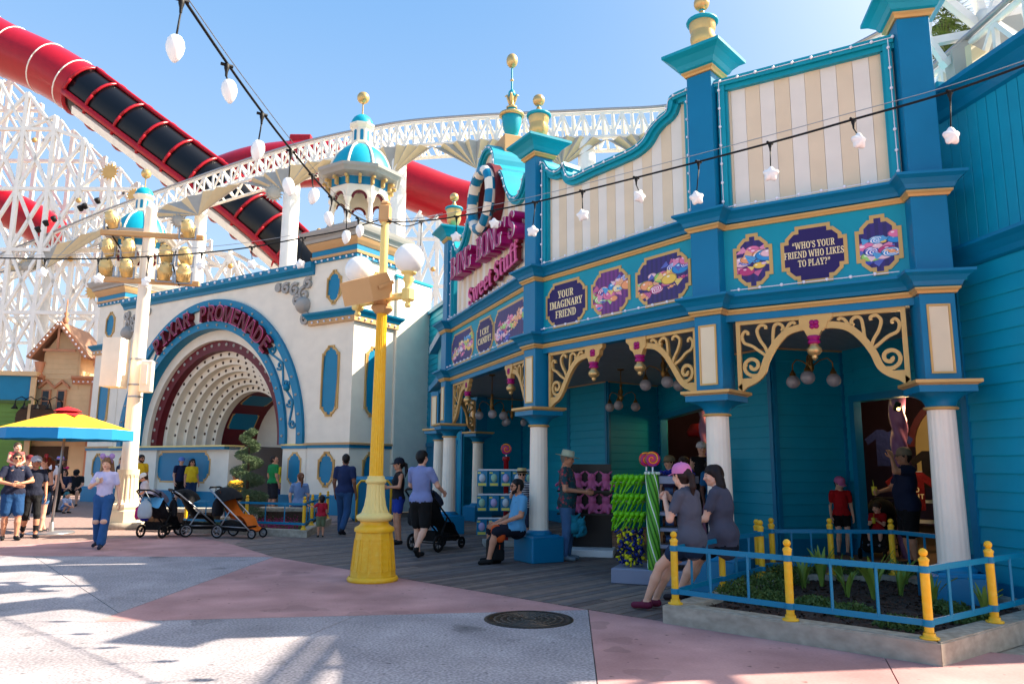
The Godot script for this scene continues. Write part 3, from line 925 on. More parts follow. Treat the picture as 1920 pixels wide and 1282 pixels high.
	for i in 48:
		for q in 10:
			var which := int(floor((i + q * 0.35) / 3.0)) % 2
			var quad_pts := []
			for e in [[0, 0], [1, 0], [1, 1], [0, 1]]:
				var an: float = TAU * (i + e[0]) / 48.0; var bn: float = TAU * (q + e[1]) / 10.0
				var rr := 0.62 + cos(bn) * 0.11
				quad_pts.append(Vector3(cos(an) * rr, sin(an) * rr, 0.10 + sin(bn) * 0.125))
			ring_shape[which].quad(quad_pts[0], quad_pts[1], quad_pts[2], quad_pts[3])
	var rg := part("candy_cane_ring", ring_shape[0].end(), M.cream_column, shop, ring_at)
	part("blue_stripe", ring_shape[1].end(), M.rail_blue, rg)
	s = Shape.new(); s.band(Array(arc2(Vector2.ZERO, 0.66, 0, TAU, 48)), Array(arc2(Vector2.ZERO, 0.78, 0, TAU, 48)), -0.15, 0.04, false)
	part("ring_backing", s.end(), M.maroon, rg)
	var word := "BING BONG'S"
	for i in word.length():
		if word[i] == " ": continue
		var lx := 0.98 + i * 0.385
		var ly := 6.10 - 0.012 * i
		var at := f0 * Transform3D(Basis.IDENTITY, Vector3(lx, ly, 0.16))
		var o := lettering(shop, at, word[i], 0.50, 0.24, M.magenta, "Droid Serif", 0.9, "sign_letter", 0.95)
		lettering(o, Transform3D(Basis.IDENTITY, Vector3(0, 0, 0.125)), word[i], 0.50, 0.012, M.white, "Droid Serif", 0.55, "letter_outline", 1.0)
		lettering(o, Transform3D(Basis.IDENTITY, Vector3(0, 0, 0.135)), word[i], 0.50, 0.012, M.magenta, "Droid Serif", 0.0, "letter_face", 0.86)
	var sw := lettering(shop, f0 * Transform3D(Basis(Vector3.BACK, 0.10), Vector3(3.3, 5.36, 0.09)), "Sweet Stuff", 0.40, 0.10, M.maroon, "Droid Serif", 1.1, "script_sign", 0.95)
	lettering(sw, Transform3D(Basis.IDENTITY, Vector3(0, 0, 0.06)), "Sweet Stuff", 0.40, 0.03, M.pink_print, "Droid Serif", 0.2, "script_face", 1.0)
	build_shop_back(shop)
	build_wing()

func door_wall(shop: Node, a: Vector2, b: Vector2, da: float, db: float, top: float, h: float):
	# boarded wall with a doorway from da to db along it
	var u := (b - a).normalized()
	siding(shop, a, a + u * da, 0.30, h, 0.20, M.siding)
	siding(shop, a + u * db, b, 0.30, h, 0.20, M.siding)
	siding(shop, a + u * da, a + u * db, top, h, 0.20, M.siding)
	var f := wall_frame(a, b)
	var l := a.distance_to(b)
	var s := Shape.new()
	s.box(Vector3(da / 2, h / 2, -0.06), Vector3(da, h, 0.10)); s.box(Vector3((db + l) / 2, h / 2, -0.06), Vector3(l - db, h, 0.10)); s.box(Vector3((da + db) / 2, (top + h) / 2, -0.06), Vector3(db - da - 0.002, h - top, 0.099))
	var w := part("shop_wall", s.end(), M.siding, shop, f)
	s = Shape.new()
	s.box(Vector3(da - 0.01, top / 2, 0.01), Vector3(0.12, top, 0.16)); s.box(Vector3(db + 0.01, top / 2, 0.01), Vector3(0.12, top, 0.16)); s.box(Vector3((da + db) / 2, top + 0.06, 0.012), Vector3(db - da + 0.14, 0.12, 0.165))
	part("door_frame", s.end(), M.blue, w)
	s = Shape.new(); s.box(Vector3(da / 2, 0.15, 0.012), Vector3(da - 0.08, 0.30, 0.03)); s.box(Vector3((db + l) / 2, 0.15, 0.012), Vector3(l - db - 0.08, 0.30, 0.03))
	part("skirting", s.end(), M.blue, w)
func plain_wall(shop: Node, a: Vector2, b: Vector2, h: float, m: Material = null):
	var u := (b - a).normalized(); var l := a.distance_to(b)
	siding(shop, a + u * 0.07, b - u * 0.07, 0.30, h, 0.20, m if m else M.siding)
	var f := wall_frame(a, b)
	var s := Shape.new(); s.box(Vector3(l / 2, h / 2, -0.06), Vector3(l, h, 0.10))
	var w := part("shop_wall", s.end(), M.siding, shop, f)
	s = Shape.new(); s.box(Vector3(0.035, h / 2, 0.018), Vector3(0.08, h, 0.05)); s.box(Vector3(l - 0.035, h / 2, 0.018), Vector3(0.08, h, 0.05)); s.box(Vector3(l / 2, 0.15, 0.012), Vector3(l - 0.15, 0.30, 0.03))
	part("corner_board", s.end(), M.blue, w)
	s = Shape.new(); s.box(Vector3(l / 2, h - 0.04, 0.03), Vector3(l, 0.06, 0.06))
	part("ceiling_moulding", s.end(), M.tan, w)

const W0 := Vector2(-0.95, -24.4)
const W1 := Vector2(0.37, -25.2)
const B0 := Vector2(1.61, -21.1)
const B1 := Vector2(2.47, -19.46)
const B2 := Vector2(4.0, -20.54)
const J0 := Vector2(4.13, -15.0)
const K0 := Vector2(4.78, -13.8)
const K1 := Vector2(6.25, -14.15)
const K2 := Vector2(6.95, -11.4)
func build_shop_back(shop: Node3D):
	var h := 3.78
	plain_wall(shop, W0, W1, h); plain_wall(shop, W1, B0, h); plain_wall(shop, B0, B1, h); plain_wall(shop, B1, B2, h)
	door_wall(shop, B2, J0, 0.55, 4.9, 2.78, h)
	plain_wall(shop, J0, K0, h); plain_wall(shop, K0, K1, h)
	door_wall(shop, K1, K2, 0.30, 2.4, 2.75, h)
	plain_wall(shop, K2, Vector2(6.2, -9.2), h)
	# porch ceiling of narrow boards, and the flat roof above it
	var poly := PackedVector2Array([PIERS[0] + Vector2(0.1, 0), PIERS[1] + Vector2(0.1, -0.1), PIERS[2] + Vector2(0.1, -0.15), PIERS[3] + Vector2(0.1, -0.15), Vector2(7.3, -9.0), Vector2(7.3, -14.6), Vector2(4.6, -15.5), Vector2(4.6, -21.2), Vector2(2.5, -21.5), Vector2(0.3, -26.0), Vector2(-1.6, -24.6)])
	var d := Vector2(0.70, -0.71)
	var nn := Vector2(d.y, -d.x)
	var strips := []
	for i in range(-70, 60):
		var o := d * -40.0 + nn * (i * 0.16) + Vector2(2.0, -14.0) - d * -20.0
		strips.append(o)
	for i in range(-45, 60):
		var o := Vector2(2.5, -15.0) + nn * (i * 0.18)
		var q := PackedVector2Array([o - d * 15.0, o + d * 15.0, o + d * 15.0 + nn * 0.172, o - d * 15.0 + nn * 0.172])
		for c in Geometry2D.intersect_polygons(poly, q):
			var s := Shape.new(); s.xf = Transform3D(Basis(Vector3.RIGHT, Vector3.BACK, Vector3.UP), Vector3.ZERO)
			s.prism(c, 3.74, 3.765)
			part("ceiling_board", s.end(), M.porch_ceiling, shop)
	var rf := Shape.new(); rf.xf = Transform3D(Basis(Vector3.RIGHT, Vector3.BACK, Vector3.UP), Vector3.ZERO)
	var big := PackedVector2Array([PIERS[0] + Vector2(0.1, 0), PIERS[1] + Vector2(0.12, -0.1), PIERS[2] + Vector2(0.1, -0.15), PIERS[3] + Vector2(0.1, -0.15), Vector2(12.0, -8.0), Vector2(12.0, -27.0), Vector2(-1.0, -27.0)])
	rf.prism(big, 3.78, 3.86); part("roof", rf.end(), M.turquoise, shop)
	# sales room behind: floor to ceiling dark walls
	s_room(shop)
	# the porch's left end: two more columns, a short bay
	for p in [[Vector2(-1.95, -20.6), 1.0], [Vector2(-0.98, -22.3), 1.0]]:
		var f := Transform3D(Basis(Vector3.UP, -0.9), Vector3(p[0].x, 0, p[0].y))
		column(shop, f); post_panel(shop, f)
	var fl := wall_frame(Vector2(-1.95, -20.6), PIERS[0])
	var s := Shape.new(); s.box(Vector3(1.2, 3.52, -0.02), Vector3(2.2, 0.12, 0.16)); part("beam", s.end(), M.blue, shop, fl)
	s = Shape.new(); s.box(Vector3(0.95, 4.26, -0.05), Vector3(2.7, 0.96, 0.20)); part("frieze", s.end(), M.teal, shop, fl)
	s = Shape.new(); s.box(Vector3(0.6, 4.83, 0.03), Vector3(3.2, 0.2, 0.45)); part("upper_cornice", s.end(), M.blue, shop, fl)
	s = Shape.new(); s.box(Vector3(0.6, 3.7, 0.03), Vector3(3.2, 0.16, 0.45)); part("lower_cornice", s.end(), M.blue, shop, fl)
	var pr := bracket_mesh(0.9, false)
	part("bracket", pr[0], M.gold, shop, wall_frame(Vector2(-0.98, -22.3), Vector2(-1.95, -20.6)) * Transform3D(Basis.IDENTITY, Vector3(0.25, 3.46, 0)))
	# teal boarded wall running back to the cream tower, with its cap
	var ta := Vector2(-3.2, -27.6); var tb := Vector2(-1.55, -23.3)
	siding(shop, ta, tb, 2.35, 6.9, 0.21, M.siding)
	var ft := wall_frame(ta, tb)
	var tl := ta.distance_to(tb)
	s = Shape.new(); s.box(Vector3(tl / 2, 3.5, -0.06), Vector3(tl, 7.0, 0.10))
	var tw := part("shop_wall", s.end(), M.siding, shop, ft)
	s = Shape.new(); s.box(Vector3(tl / 2, 7.05, 0.0), Vector3(tl + 0.1, 0.14, 0.22)); s.box(Vector3(0.10, 3.45, 0.02), Vector3(0.2, 6.9, 0.08)); s.box(Vector3(tl / 2, 2.28, 0.02), Vector3(tl - 0.42, 0.14, 0.07))
	part("corner_board", s.end(), M.blue, tw)
	s = Shape.new(); s.box(Vector3(tl / 2, 1.1, 0.0), Vector3(tl - 0.42, 2.2, 0.03)); part("lower_panel", s.end(), M.blue, tw)
	plain_wall(shop, tb, W0, h)
	# block behind that closes the roofline
	rf = Shape.new(); rf.xf = Transform3D(Basis(Vector3.RIGHT, Vector3.BACK, Vector3.UP), Vector3.ZERO)
	rf.prism(PackedVector2Array([Vector2(-0.9, -18.6), Vector2(1.1, -13.6), Vector2(3.1, -10.9), Vector2(5.6, -9.4), Vector2(12, -9.0), Vector2(12, -27.5), Vector2(-2.9, -27.6), Vector2(-1.4, -23.6)]), 3.9, 6.35); part("rear_block", rf.end(), M.turquoise, shop)

func s_room(shop: Node3D):
	var s := Shape.new()
	# enclosing walls of the sales room
	s.box(Vector3(11.6, 1.9, -17.5), Vector3(0.2, 3.8, 19.0)); s.box(Vector3(5.5, 1.9, -26.9), Vector3(12.2, 3.8, 0.2))
	s.box(Vector3(9.5, 1.9, -9.0), Vector3(4.2, 3.8, 0.2)); s.box(Vector3(0.2, 1.9, -26.0), Vector3(0.2, 3.8, 1.6))
	part("room_wall", s.end(), M.plum_wall, shop)
	s = Shape.new(); s.box(Vector3(7.0, 0.005, -18.0), Vector3(9.0, 0.02, 17.0)); part("room_floor", s.end(), M.room_boards, shop)

func build_wing():
	# the boarded wing on the right, its end wall facing the plaza
	var wing := thing("boarded_wing", "teal clapboard wing with vertical boards above its cornice beside the planter", "building")
	var a := Vector2(5.42, -9.05); var b := Vector2(5.80, -6.75)
	var l := a.distance_to(b)
	var f := wall_frame(a, b)
	siding(wing, a, b, 0.30, 3.92, 0.2, M.siding)
	var s := Shape.new(); s.box(Vector3(l / 2, 3.05, -0.08), Vector3(l, 6.1, 0.14)); 
	s.box(Vector3(l - 0.07, 3.05, -2.1), Vector3(0.14, 6.1, 3.9))
	s.box(Vector3(l / 2, 6.05, -2.0), Vector3(l, 0.1, 3.8))
	part("wall", s.end(), M.siding, wing, f)
	s = Shape.new()
	var pr := []
	for p in COVE: pr.append(Vector2(p.x * 1.3, 3.93 + p.y * 1.2))
	s.mould(pr, -0.1, l + 0.1); part("cornice", s.end(), M.blue, wing, f)
	s = Shape.new(); pr = []
	for p in COVE: pr.append(Vector2(p.x * 1.6, 5.86 + p.y * 1.7))
	s.mould(pr, 0.05, l + 0.1); part("top_cornice", s.end(), M.blue, wing, f)
	var vb := Shape.new(); vb.box(Vector3.ZERO, Vector3(0.142, 1.70, 0.018), 0.004)
	var vm := vb.end()
	for i in int(l / 0.15): part("upright_board", vm, M.siding, wing, f * Transform3D(Basis.IDENTITY, Vector3(0.12 + i * 0.15, 5.02, 0.0)))
	s = Shape.new(); s.box(Vector3(l / 2, 0.15, 0.012), Vector3(l, 0.30, 0.04)); s.box(Vector3(0.06, 2.1, 0.02), Vector3(0.1, 3.6, 0.05)); part("skirting", s.end(), M.blue, wing, f)
	# stub parapet between wing and pier
	s = Shape.new(); s.box(Vector3(-0.10, 4.95, -0.15), Vector3(0.34, 2.7, 0.3), 0.01); s.box(Vector3(-0.10, 6.36, -0.15), Vector3(0.44, 0.14, 0.4), 0.02); part("parapet_stub", s.end(), M.teal, wing, f)

# ---------------------------------------------------------------- promenade arch building
const ARCH_A := Vector2(-18.08, -32.42)
const ARCH_B := Vector2(-5.156, -24.06)
func tower(parent: Node, f: Transform3D, x: float, faces: Array):
	# square tower 1.92 wide whose front left foot stands at local (x, 0, 0)
	var c := Vector3(x + 0.96, 0, -0.97)
	var at := f * Transform3D(Basis.IDENTITY, c)
	var s := Shape.new()
	s.square([Vector2(0.97, 0.0), Vector2(0.97, 9.0), Vector2(0, 9.0)])
	var body := part("tower", s.end(), M.cream, parent, at)
	for pr in [[Vector2(0.98, 0.0), Vector2(1.03, 0.0), Vector2(1.03, 0.58), Vector2(0.98, 0.62)], [Vector2(0.96, 2.10), Vector2(1.01, 2.10), Vector2(1.01, 2.20), Vector2(0.96, 2.20)], [Vector2(0.97, 6.36), Vector2(1.10, 6.36), Vector2(1.14, 6.43), Vector2(1.22, 6.52), Vector2(1.24, 6.58), Vector2(0.9, 6.60)], [Vector2(0.96, 8.33), Vector2(1.04, 8.33), Vector2(1.04, 8.45), Vector2(0.96, 8.45)], [Vector2(0.96, 8.54), Vector2(1.06, 8.54), Vector2(1.06, 8.74), Vector2(0.96, 8.74)]]:
		s = Shape.new(); s.square(pr); part("blue_band", s.end(), M.rail_blue, body)
	for pr in [[Vector2(0.96, 2.20), Vector2(1.05, 2.20), Vector2(1.05, 2.26), Vector2(0.96, 2.28)], [Vector2(0.96, 8.45), Vector2(1.08, 8.45), Vector2(1.10, 8.54), Vector2(0.96, 8.54)], [Vector2(0.96, 8.74), Vector2(1.08, 8.74), Vector2(1.16, 8.86), Vector2(1.22, 8.98), Vector2(0.9, 8.99)], [Vector2(0.96, 6.18), Vector2(1.08, 6.18), Vector2(1.08, 6.36), Vector2(0.96, 6.36)]]:
		s = Shape.new(); s.square(pr); part("gold_band", s.end(), M.tan, body)
	s = Shape.new()
	s.square([Vector2(1.15, 8.99), Vector2(1.24, 9.0), Vector2(1.27, 9.10), Vector2(1.36, 9.17), Vector2(1.40, 9.26), Vector2(1.43, 9.36), Vector2(0.0, 9.36)])
	part("crown_cornice", s.end(), M.grey_trim, body)
	var bl := Shape.new(true)
	for side in 4:
		for i in 7:
			var q := -0.87 + i * 0.29
			for y in [6.27, 8.39]:
				var rr: float = 1.095 if y < 7 else 1.055
				var v: Vector3 = Vector3(q, y, rr).rotated(Vector3.UP, side * PI / 2)
				bl.ball(v, 0.042, 6)
	part("bulb_row", bl.end(), M.bulb_white, body)
	for fc in faces:
		var r := Transform3D(Basis(Vector3.UP, fc), Vector3.ZERO) * Transform3D(Basis.IDENTITY, Vector3(0, 0, 0.972))
		for pq in [[1.42, 0.30, 0.50], [4.28, 0.33, 1.10], [7.42, 0.27, 0.52]]:
			plaque(body, r * Transform3D(Basis.IDENTITY, Vector3(0, pq[0], 0)), pq[1], pq[2], 0.115, 0.07, M.rail_blue, M.gold, "panel_frame", "panel")
	# cupola
	var o := PI / 8
	s = Shape.new()
	s.lathe([Vector2(1.16, 9.36), Vector2(1.16, 9.55), Vector2(1.10, 9.60), Vector2(0, 9.60)], 8, Vector3.ZERO, o)
	part("cupola_base", s.end(), M.grey_trim, parent, at)
	s = Shape.new()
	s.lathe([Vector2(1.0, 11.28), Vector2(1.05, 11.28), Vector2(1.38, 11.36), Vector2(1.44, 11.44), Vector2(1.52, 11.50), Vector2(1.54, 11.60), Vector2(1.3, 11.66), Vector2(0, 11.68)], 8, Vector3.ZERO, o)
	var cup := part("cupola_cornice", s.end(), M.grey_trim, parent, at)
	s = Shape.new()
	# eight arched openings
	for k in 8:
		var a := o + TAU * k / 8 + TAU / 16
		s.xf = Transform3D(Basis(Vector3.UP, -a + PI / 2), Vector3.ZERO)
		var hw := 1.06 * sin(TAU / 16); var d := 1.06 * cos(TAU / 16)
		var arch := arc2(Vector2(0, 10.52), 0.27, 0, PI, 10)
		var pl := PackedVector2Array([Vector2(hw, 10.50), Vector2(hw, 11.30), Vector2(-hw, 11.30), Vector2(-hw, 10.50)])
		for i in range(arch.size() - 1, -1, -1): pl.append(arch[i])
		s.prism(pl, d - 0.14, d)
		s.band(arc2(Vector2(0, 10.52), 0.27, 0, PI, 10), arc2(Vector2(0, 10.52), 0.34, 0, PI, 10), d, d + 0.03)
	s.xf = Transform3D.IDENTITY
	part("arcade", s.end(), M.cream, cup)
	for k in 8:
		s = Shape.new(true)
		var a := o + TAU * k / 8
		s.lathe([Vector2(0.13, 9.6), Vector2(0.13, 9.68), Vector2(0.085, 9.72), Vector2(0.078, 10.36), Vector2(0.12, 10.42), Vector2(0.13, 10.52)], 10, Vector3(cos(a) * 0.99, 0, sin(a) * 0.99))
		part("colonnette", s.end(), M.cream_column, cup)
	s = Shape.new()
	for k in 8:
		var a := o + TAU * k / 8 + TAU / 16
		s.xf = Transform3D(Basis(Vector3.UP, -a + PI / 2), Vector3.ZERO)
		s.band(arc2(Vector2(0, 10.52), 0.19, 0, PI, 8), arc2(Vector2(0, 10.52), 0.268, 0, PI, 8), 0.86, 0.93)
	s.xf = Transform3D.IDENTITY
	part("maroon_soffit", s.end(), M.maroon, cup)
	s = Shape.new()
	for k in 16:
		var a := o + TAU * k / 16
		s.xf = Transform3D(Basis(Vector3.UP, -a + PI / 2), Vector3.ZERO)
		s.box(Vector3(0, 11.12, 1.10), Vector3(0.10, 0.30, 0.16), 0.03); s.box(Vector3(0, 11.22, 1.21), Vector3(0.11, 0.12, 0.14), 0.03)
	s.xf = Transform3D.IDENTITY
	part("console", s.end(), M.gold, cup)
	s = Shape.new(); s.lathe([Vector2(1.07, 10.98), Vector2(1.072, 11.27)], 8, Vector3.ZERO, o); part("frieze", s.end(), M.rail_blue, cup)
	s = Shape.new(true)
	var dome := [Vector2(1.10, 11.66), Vector2(1.06, 11.85), Vector2(0.98, 12.05), Vector2(0.86, 12.28), Vector2(0.70, 12.48), Vector2(0.52, 12.62), Vector2(0.40, 12.70)]
	for k in 8:
		var a0 := o + TAU * k / 8; var a1 := o + TAU * (k + 1) / 8
		for i in dome.size() - 1:
			for t in 4:
				var b0 := lerpf(a0, a1, t / 4.0); var b1 := lerpf(a0, a1, (t + 1) / 4.0)
				var bulge := func(b: float, p: Vector2) -> Vector3:
					var q := 1.0 - 0.05 * absf((b - a0) / (a1 - a0) - 0.5) * 0.0
					return Vector3(cos(b) * p.x * q, p.y, sin(b) * p.x * q)
				s.quad(bulge.call(b0, dome[i]), bulge.call(b1, dome[i]), bulge.call(b1, dome[i + 1]), bulge.call(b0, dome[i + 1]))
	var dm := part("dome", s.end(), M.turquoise, parent, at)
	for k in 8:
		s = Shape.new(true)
		var a := o + TAU * k / 8
		var pts := []
		for p in dome: pts.append(Vector3(cos(a) * (p.x + 0.01), p.y, sin(a) * (p.x + 0.01)))
		s.tube(pts, 0.045, 6)
		part("dome_rib", s.end(), M.cream_column, dm)
	s = Shape.new()
	s.lathe([Vector2(0.44, 12.68), Vector2(0.46, 12.76), Vector2(0.34, 12.80), Vector2(0.34, 13.36), Vector2(0.40, 13.40), Vector2(0.46, 13.46), Vector2(0.46, 13.52), Vector2(0.0, 13.54)], 8, Vector3.ZERO, o)
	var lan := part("lantern", s.end(), M.cream, parent, at)
	s = Shape.new()
	for k in 8:
		var a := o + TAU * k / 8 + TAU / 16
		s.xf = Transform3D(Basis(Vector3.UP, -a + PI / 2), Vector3.ZERO)
		var pl := PackedVector2Array([Vector2(-0.06, 12.88), Vector2(0.06, 12.88)])
		for p in arc2(Vector2(0, 13.22), 0.06, 0, PI, 6): pl.append(p)
		s.prism(pl, 0.30, 0.322)
	s.xf = Transform3D.IDENTITY
	part("lantern_window", s.end(), M.rail_blue, lan)
	s = Shape.new(true)
	s.lathe([Vector2(0.40, 13.53), Vector2(0.38, 13.66), Vector2(0.30, 13.80), Vector2(0.18, 13.90), Vector2(0.0, 13.94)], 16)
	part("small_dome", s.end(), M.turquoise, lan)
	s = Shape.new(true)
	s.lathe([Vector2(0.09, 13.92), Vector2(0.05, 13.98), Vector2(0.025, 14.02), Vector2(0.025, 14.42)], 10)
	s.ball(Vector3(0, 14.60, 0), 0.22, 20)
	part("gold_ball", s.end(), M.gold_leaf, lan)

func ring_face(s: Shape, c: Vector2, r0: float, r1: float, z0: float, z1: float, a0 := 0.0, a1 := PI, n := 56):
	s.band(arc2(c, r0, a0, a1, n), arc2(c, r1, a0, a1, n), z0, z1)

func build_arch():
	var f := wall_frame(ARCH_A, ARCH_B)
	var t := thing("arch_building", "cream bandshell arch building with blue ringed arch, two domed towers and bulb lined cornice", "building")
	var L := 15.4
	tower(t, f, 0.02, [0.0, PI / 2])
	tower(t, f, 13.50, [0.0, PI / 2])
	var c := Vector2(7.88, 2.24)
	# wall with the arch cut out, 0.5 thick
	var wp := PackedVector2Array([Vector2(1.9, 2.24), Vector2(1.9, 8.1), Vector2(13.55, 8.1), Vector2(13.55, 2.24)])
	for p in arc2(c, 4.42, 0.0, PI, 48): wp.append(p)
	var s := Shape.new(); s.prism(wp, -0.50, -0.02)
	part("arch_wall", s.end(), M.cream, t, f)
	# top cornice
	s = Shape.new()
	s.mould([Vector2(-0.5, 7.98), Vector2(0.05, 7.98), Vector2(0.08, 8.08), Vector2(0.16, 8.16), Vector2(0.20, 8.20), Vector2(0.22, 8.40), Vector2(-0.5, 8.42)], 1.95, 13.48)
	var cor := part("top_cornice", s.end(), M.rail_blue, t, f)
	s = Shape.new(true)
	for i in 26: s.ball(Vector3(2.2 + i * 0.437, 8.31, 0.225), 0.055, 6)
	part("bulb_row", s.end(), M.bulb_white, cor)
	# blue rings with studs, white letter field between
	s = Shape.new(); ring_face(s, c, 5.18, 5.48, -0.02, 0.10); var ro := part("outer_ring", s.end(), M.rail_blue, t, f)
	s = Shape.new(); ring_face(s, c, 4.36, 4.64, -0.48, 0.10); var ri := part("inner_ring", s.end(), M.rail_blue, t, f)
	for q in [[5.33, ro], [4.50, ri]]:
		s = Shape.new(true)
		for i in 25:
			var a := PI * (i + 0.5) / 25
			s.xf = Transform3D(Basis(Vector3.RIGHT, PI / 2), Vector3(c.x + cos(a) * q[0], c.y + sin(a) * q[0], 0.10))
			s.lathe([Vector2(0.05, 0.0), Vector2(0.045, 0.03), Vector2(0.02, 0.045), Vector2(0.0, 0.045)], 8)
		part("stud", s.end(), M.grey_trim, q[1])
	# raised letters around the arch
	var word := "PIXAR PROMENADE"
	for i in word.length():
		if word[i] == " ": continue
		var a := deg_to_rad(lerpf(127.5, 45.0, float(i) / (word.length() - 1)))
		var at := f * Transform3D(Basis(Vector3.BACK, a - PI / 2), Vector3(c.x + cos(a) * 4.92, c.y + sin(a) * 4.92, 0.10))
		var o := lettering(t, at, word[i], 0.60, 0.26, M.maroon, "Droid Sans", 0.0, "arch_letter", 1.0)
		lettering(o, Transform3D(Basis.IDENTITY, Vector3(0, 0, 0.135)), word[i], 0.60, 0.012, M.pink_print, "Droid Sans", 0.0, "letter_outline", 0.94)
		lettering(o, Transform3D(Basis.from_scale(Vector3(1, 0.9, 1)), Vector3(0, 0, 0.145)), word[i], 0.60, 0.012, M.maroon, "Droid Sans", 0.0, "letter_face", 0.84)
	# blue scrolls on the white field beyond the letters
	for side in [1.0, -1.0]:
		s = Shape.new()
		for k in 5:
			var a := deg_to_rad(8.0 + k * 8.5)
			var p := Vector2(c.x + cos(a) * 4.91 * side, c.y + sin(a) * 4.91)
			var sp := spiral(p, 0.17, 0.03, a + (PI if k % 2 else 0.0), 1.2 * (1.0 if k % 2 else -1.0), 18)
			for q in stroke(sp, 0.06): s.prism(q, -0.02, 0.04)
			var a2 := deg_to_rad(8.0 + (k + 1) * 8.5)
			var p2 := Vector2(c.x + cos(a2) * 4.91 * side, c.y + sin(a2) * 4.91)
			for q in stroke(curve_pts([p + (p - c).normalized() * (0.15 if k % 2 else -0.15), p.lerp(p2, 0.5), p2 + (p2 - c).normalized() * (-0.15 if k % 2 else 0.15)], 6), 0.055): s.prism(q, -0.02, 0.036)
		s.smooth(true); s.ball(Vector3(c.x + cos(deg_to_rad(23)) * 4.91 * side, c.y + sin(deg_to_rad(23)) * 4.91, 0.03), 0.13, 10)
		part("blue_scroll", s.end(), M.rail_blue, t, f)
	# grey plaster ornament in the upper corners
	for side in [1.0, -1.0]:
		s = Shape.new(true)
		var bx: float = 13.45 if side > 0 else 1.98
		s.ball(Vector3(bx - side * 0.42, 6.95, 0.02), 0.30, 14)
		s.smooth(false)
		for q in [[0.42, 7.35, 0.28], [0.9, 7.55, 0.24], [1.35, 7.65, 0.20], [0.75, 7.15, 0.2], [0.30, 6.45, 0.22], [1.75, 7.72, 0.14], [0.24, 7.7, 0.2]]:
			for p in stroke(spiral(Vector2(bx - side * q[0], q[1]), q[2], 0.04, 1.0, 1.3 * side, 16), 0.10): s.prism(p, -0.03, 0.08)
		part("plaster_ornament", s.end(), M.grey_trim, t, f)
	# bandshell: maroon ring, then stepped cream rings with studs
	s = Shape.new(); ring_face(s, c, 3.98, 4.37, -0.49, -0.30); part("shell_ring", s.end(), M.cream, t, f)
	s = Shape.new(); ring_face(s, c, 3.60, 3.99, -0.75, -0.46); var mr := part("maroon_ring", s.end(), M.maroon, t, f)
	s = Shape.new(true)
	for i in 27:
		var a := PI * (i + 0.5) / 27
		s.xf = Transform3D(Basis(Vector3.RIGHT, PI / 2), Vector3(c.x + cos(a) * 3.84, c.y + sin(a) * 3.84, -0.46))
		s.lathe([Vector2(0.07, 0.0), Vector2(0.065, 0.02), Vector2(0.02, 0.03), Vector2(0.0, 0.06)], 8)
	part("stud", s.end(), M.grey_trim, mr)
	var n := 6
	for k in n:
		var r1 := 3.62 - k * 0.235; var r0 := r1 - 0.25
		var d := -0.75 - k * 0.28
		s = Shape.new(); ring_face(s, c, r0, r1, d - 0.30, d)
		var rg := part("shell_ring", s.end(), M.cream, t, f)
		var st := Shape.new(true)
		for i in 21:
			var a := PI * (i + 0.5 + 0.5 * (k % 2)) / 22
			st.xf = Transform3D(Basis(Vector3.RIGHT, PI / 2), Vector3(c.x + cos(a) * (r1 - 0.12), c.y + sin(a) * (r1 - 0.12), d))
			st.lathe([Vector2(0.06, 0.0), Vector2(0.055, 0.02), Vector2(0.02, 0.028), Vector2(0.0, 0.05)], 8)
		part("stud", st.end(), M.bark, rg)
	# maroon vault behind with blue plaques, then the cream back wall with its red door
	var vr := 2.22
	s = Shape.new(true)
	for i in 24:
		var a0 := PI * i / 24; var a1 := PI * (i + 1) / 24
		s.quad(Vector3(c.x + cos(a0) * vr, c.y + sin(a0) * vr, -2.40), Vector3(c.x + cos(a1) * vr, c.y + sin(a1) * vr, -2.40), Vector3(c.x + cos(a1) * vr, c.y + sin(a1) * vr, -4.2), Vector3(c.x + cos(a0) * vr, c.y + sin(a0) * vr, -4.2))
	var vault := part("vault", s.end(), M.maroon, t, f)
	for q in [150.0, 118.0, 86.0, 54.0]:
		var a := deg_to_rad(q)
		var bz := Vector3(-cos(a), -sin(a), 0)
		var bx := Vector3(0, 0, 1)
		plaque(vault, Transform3D(Basis(bx, bz.cross(bx), bz), Vector3(c.x + cos(a) * (vr - 0.02), c.y + sin(a) * (vr - 0.02), -3.25)), 0.62, 0.46, 0.08, 0.05, M.rail_blue, M.gold, "vault_panel_frame", "vault_panel")
	s = Shape.new(); s.box(Vector3(c.x, 2.4, -4.26), Vector3(6.2, 4.8, 0.1)); part("back_wall", s.end(), M.cream, t, f)
	var dp := PackedVector2Array([Vector2(-0.95, 0.0), Vector2(0.95, 0.0)])
	for p in arc2(Vector2(0, 2.2), 0.95, 0, PI, 20): dp.append(p)
	s = Shape.new(); s.prism(dp, -4.22, -4.15); var door := part("red_door", s.end(), M.maroon, t, f * Transform3D(Basis.IDENTITY, Vector3(9.3, 0, 0)))
	s = Shape.new()
	s.band(arc2(Vector2(0, 2.2), 0.76, 0, PI, 20), arc2(Vector2(0, 2.2), 0.84, 0, PI, 20), -4.15, -4.12); s.box(Vector3(-0.80, 1.1, -4.135), Vector3(0.08, 2.2, 0.03)); s.box(Vector3(0.80, 1.1, -4.135), Vector3(0.08, 2.2, 0.03))
	var oval := []; var oval2 := []
	for i in 33:
		oval.append(Vector2(cos(TAU * i / 32.0) * 0.34, 1.75 + sin(TAU * i / 32.0) * 0.62)); oval2.append(Vector2(cos(TAU * i / 32.0) * 0.46, 1.75 + sin(TAU * i / 32.0) * 0.76))
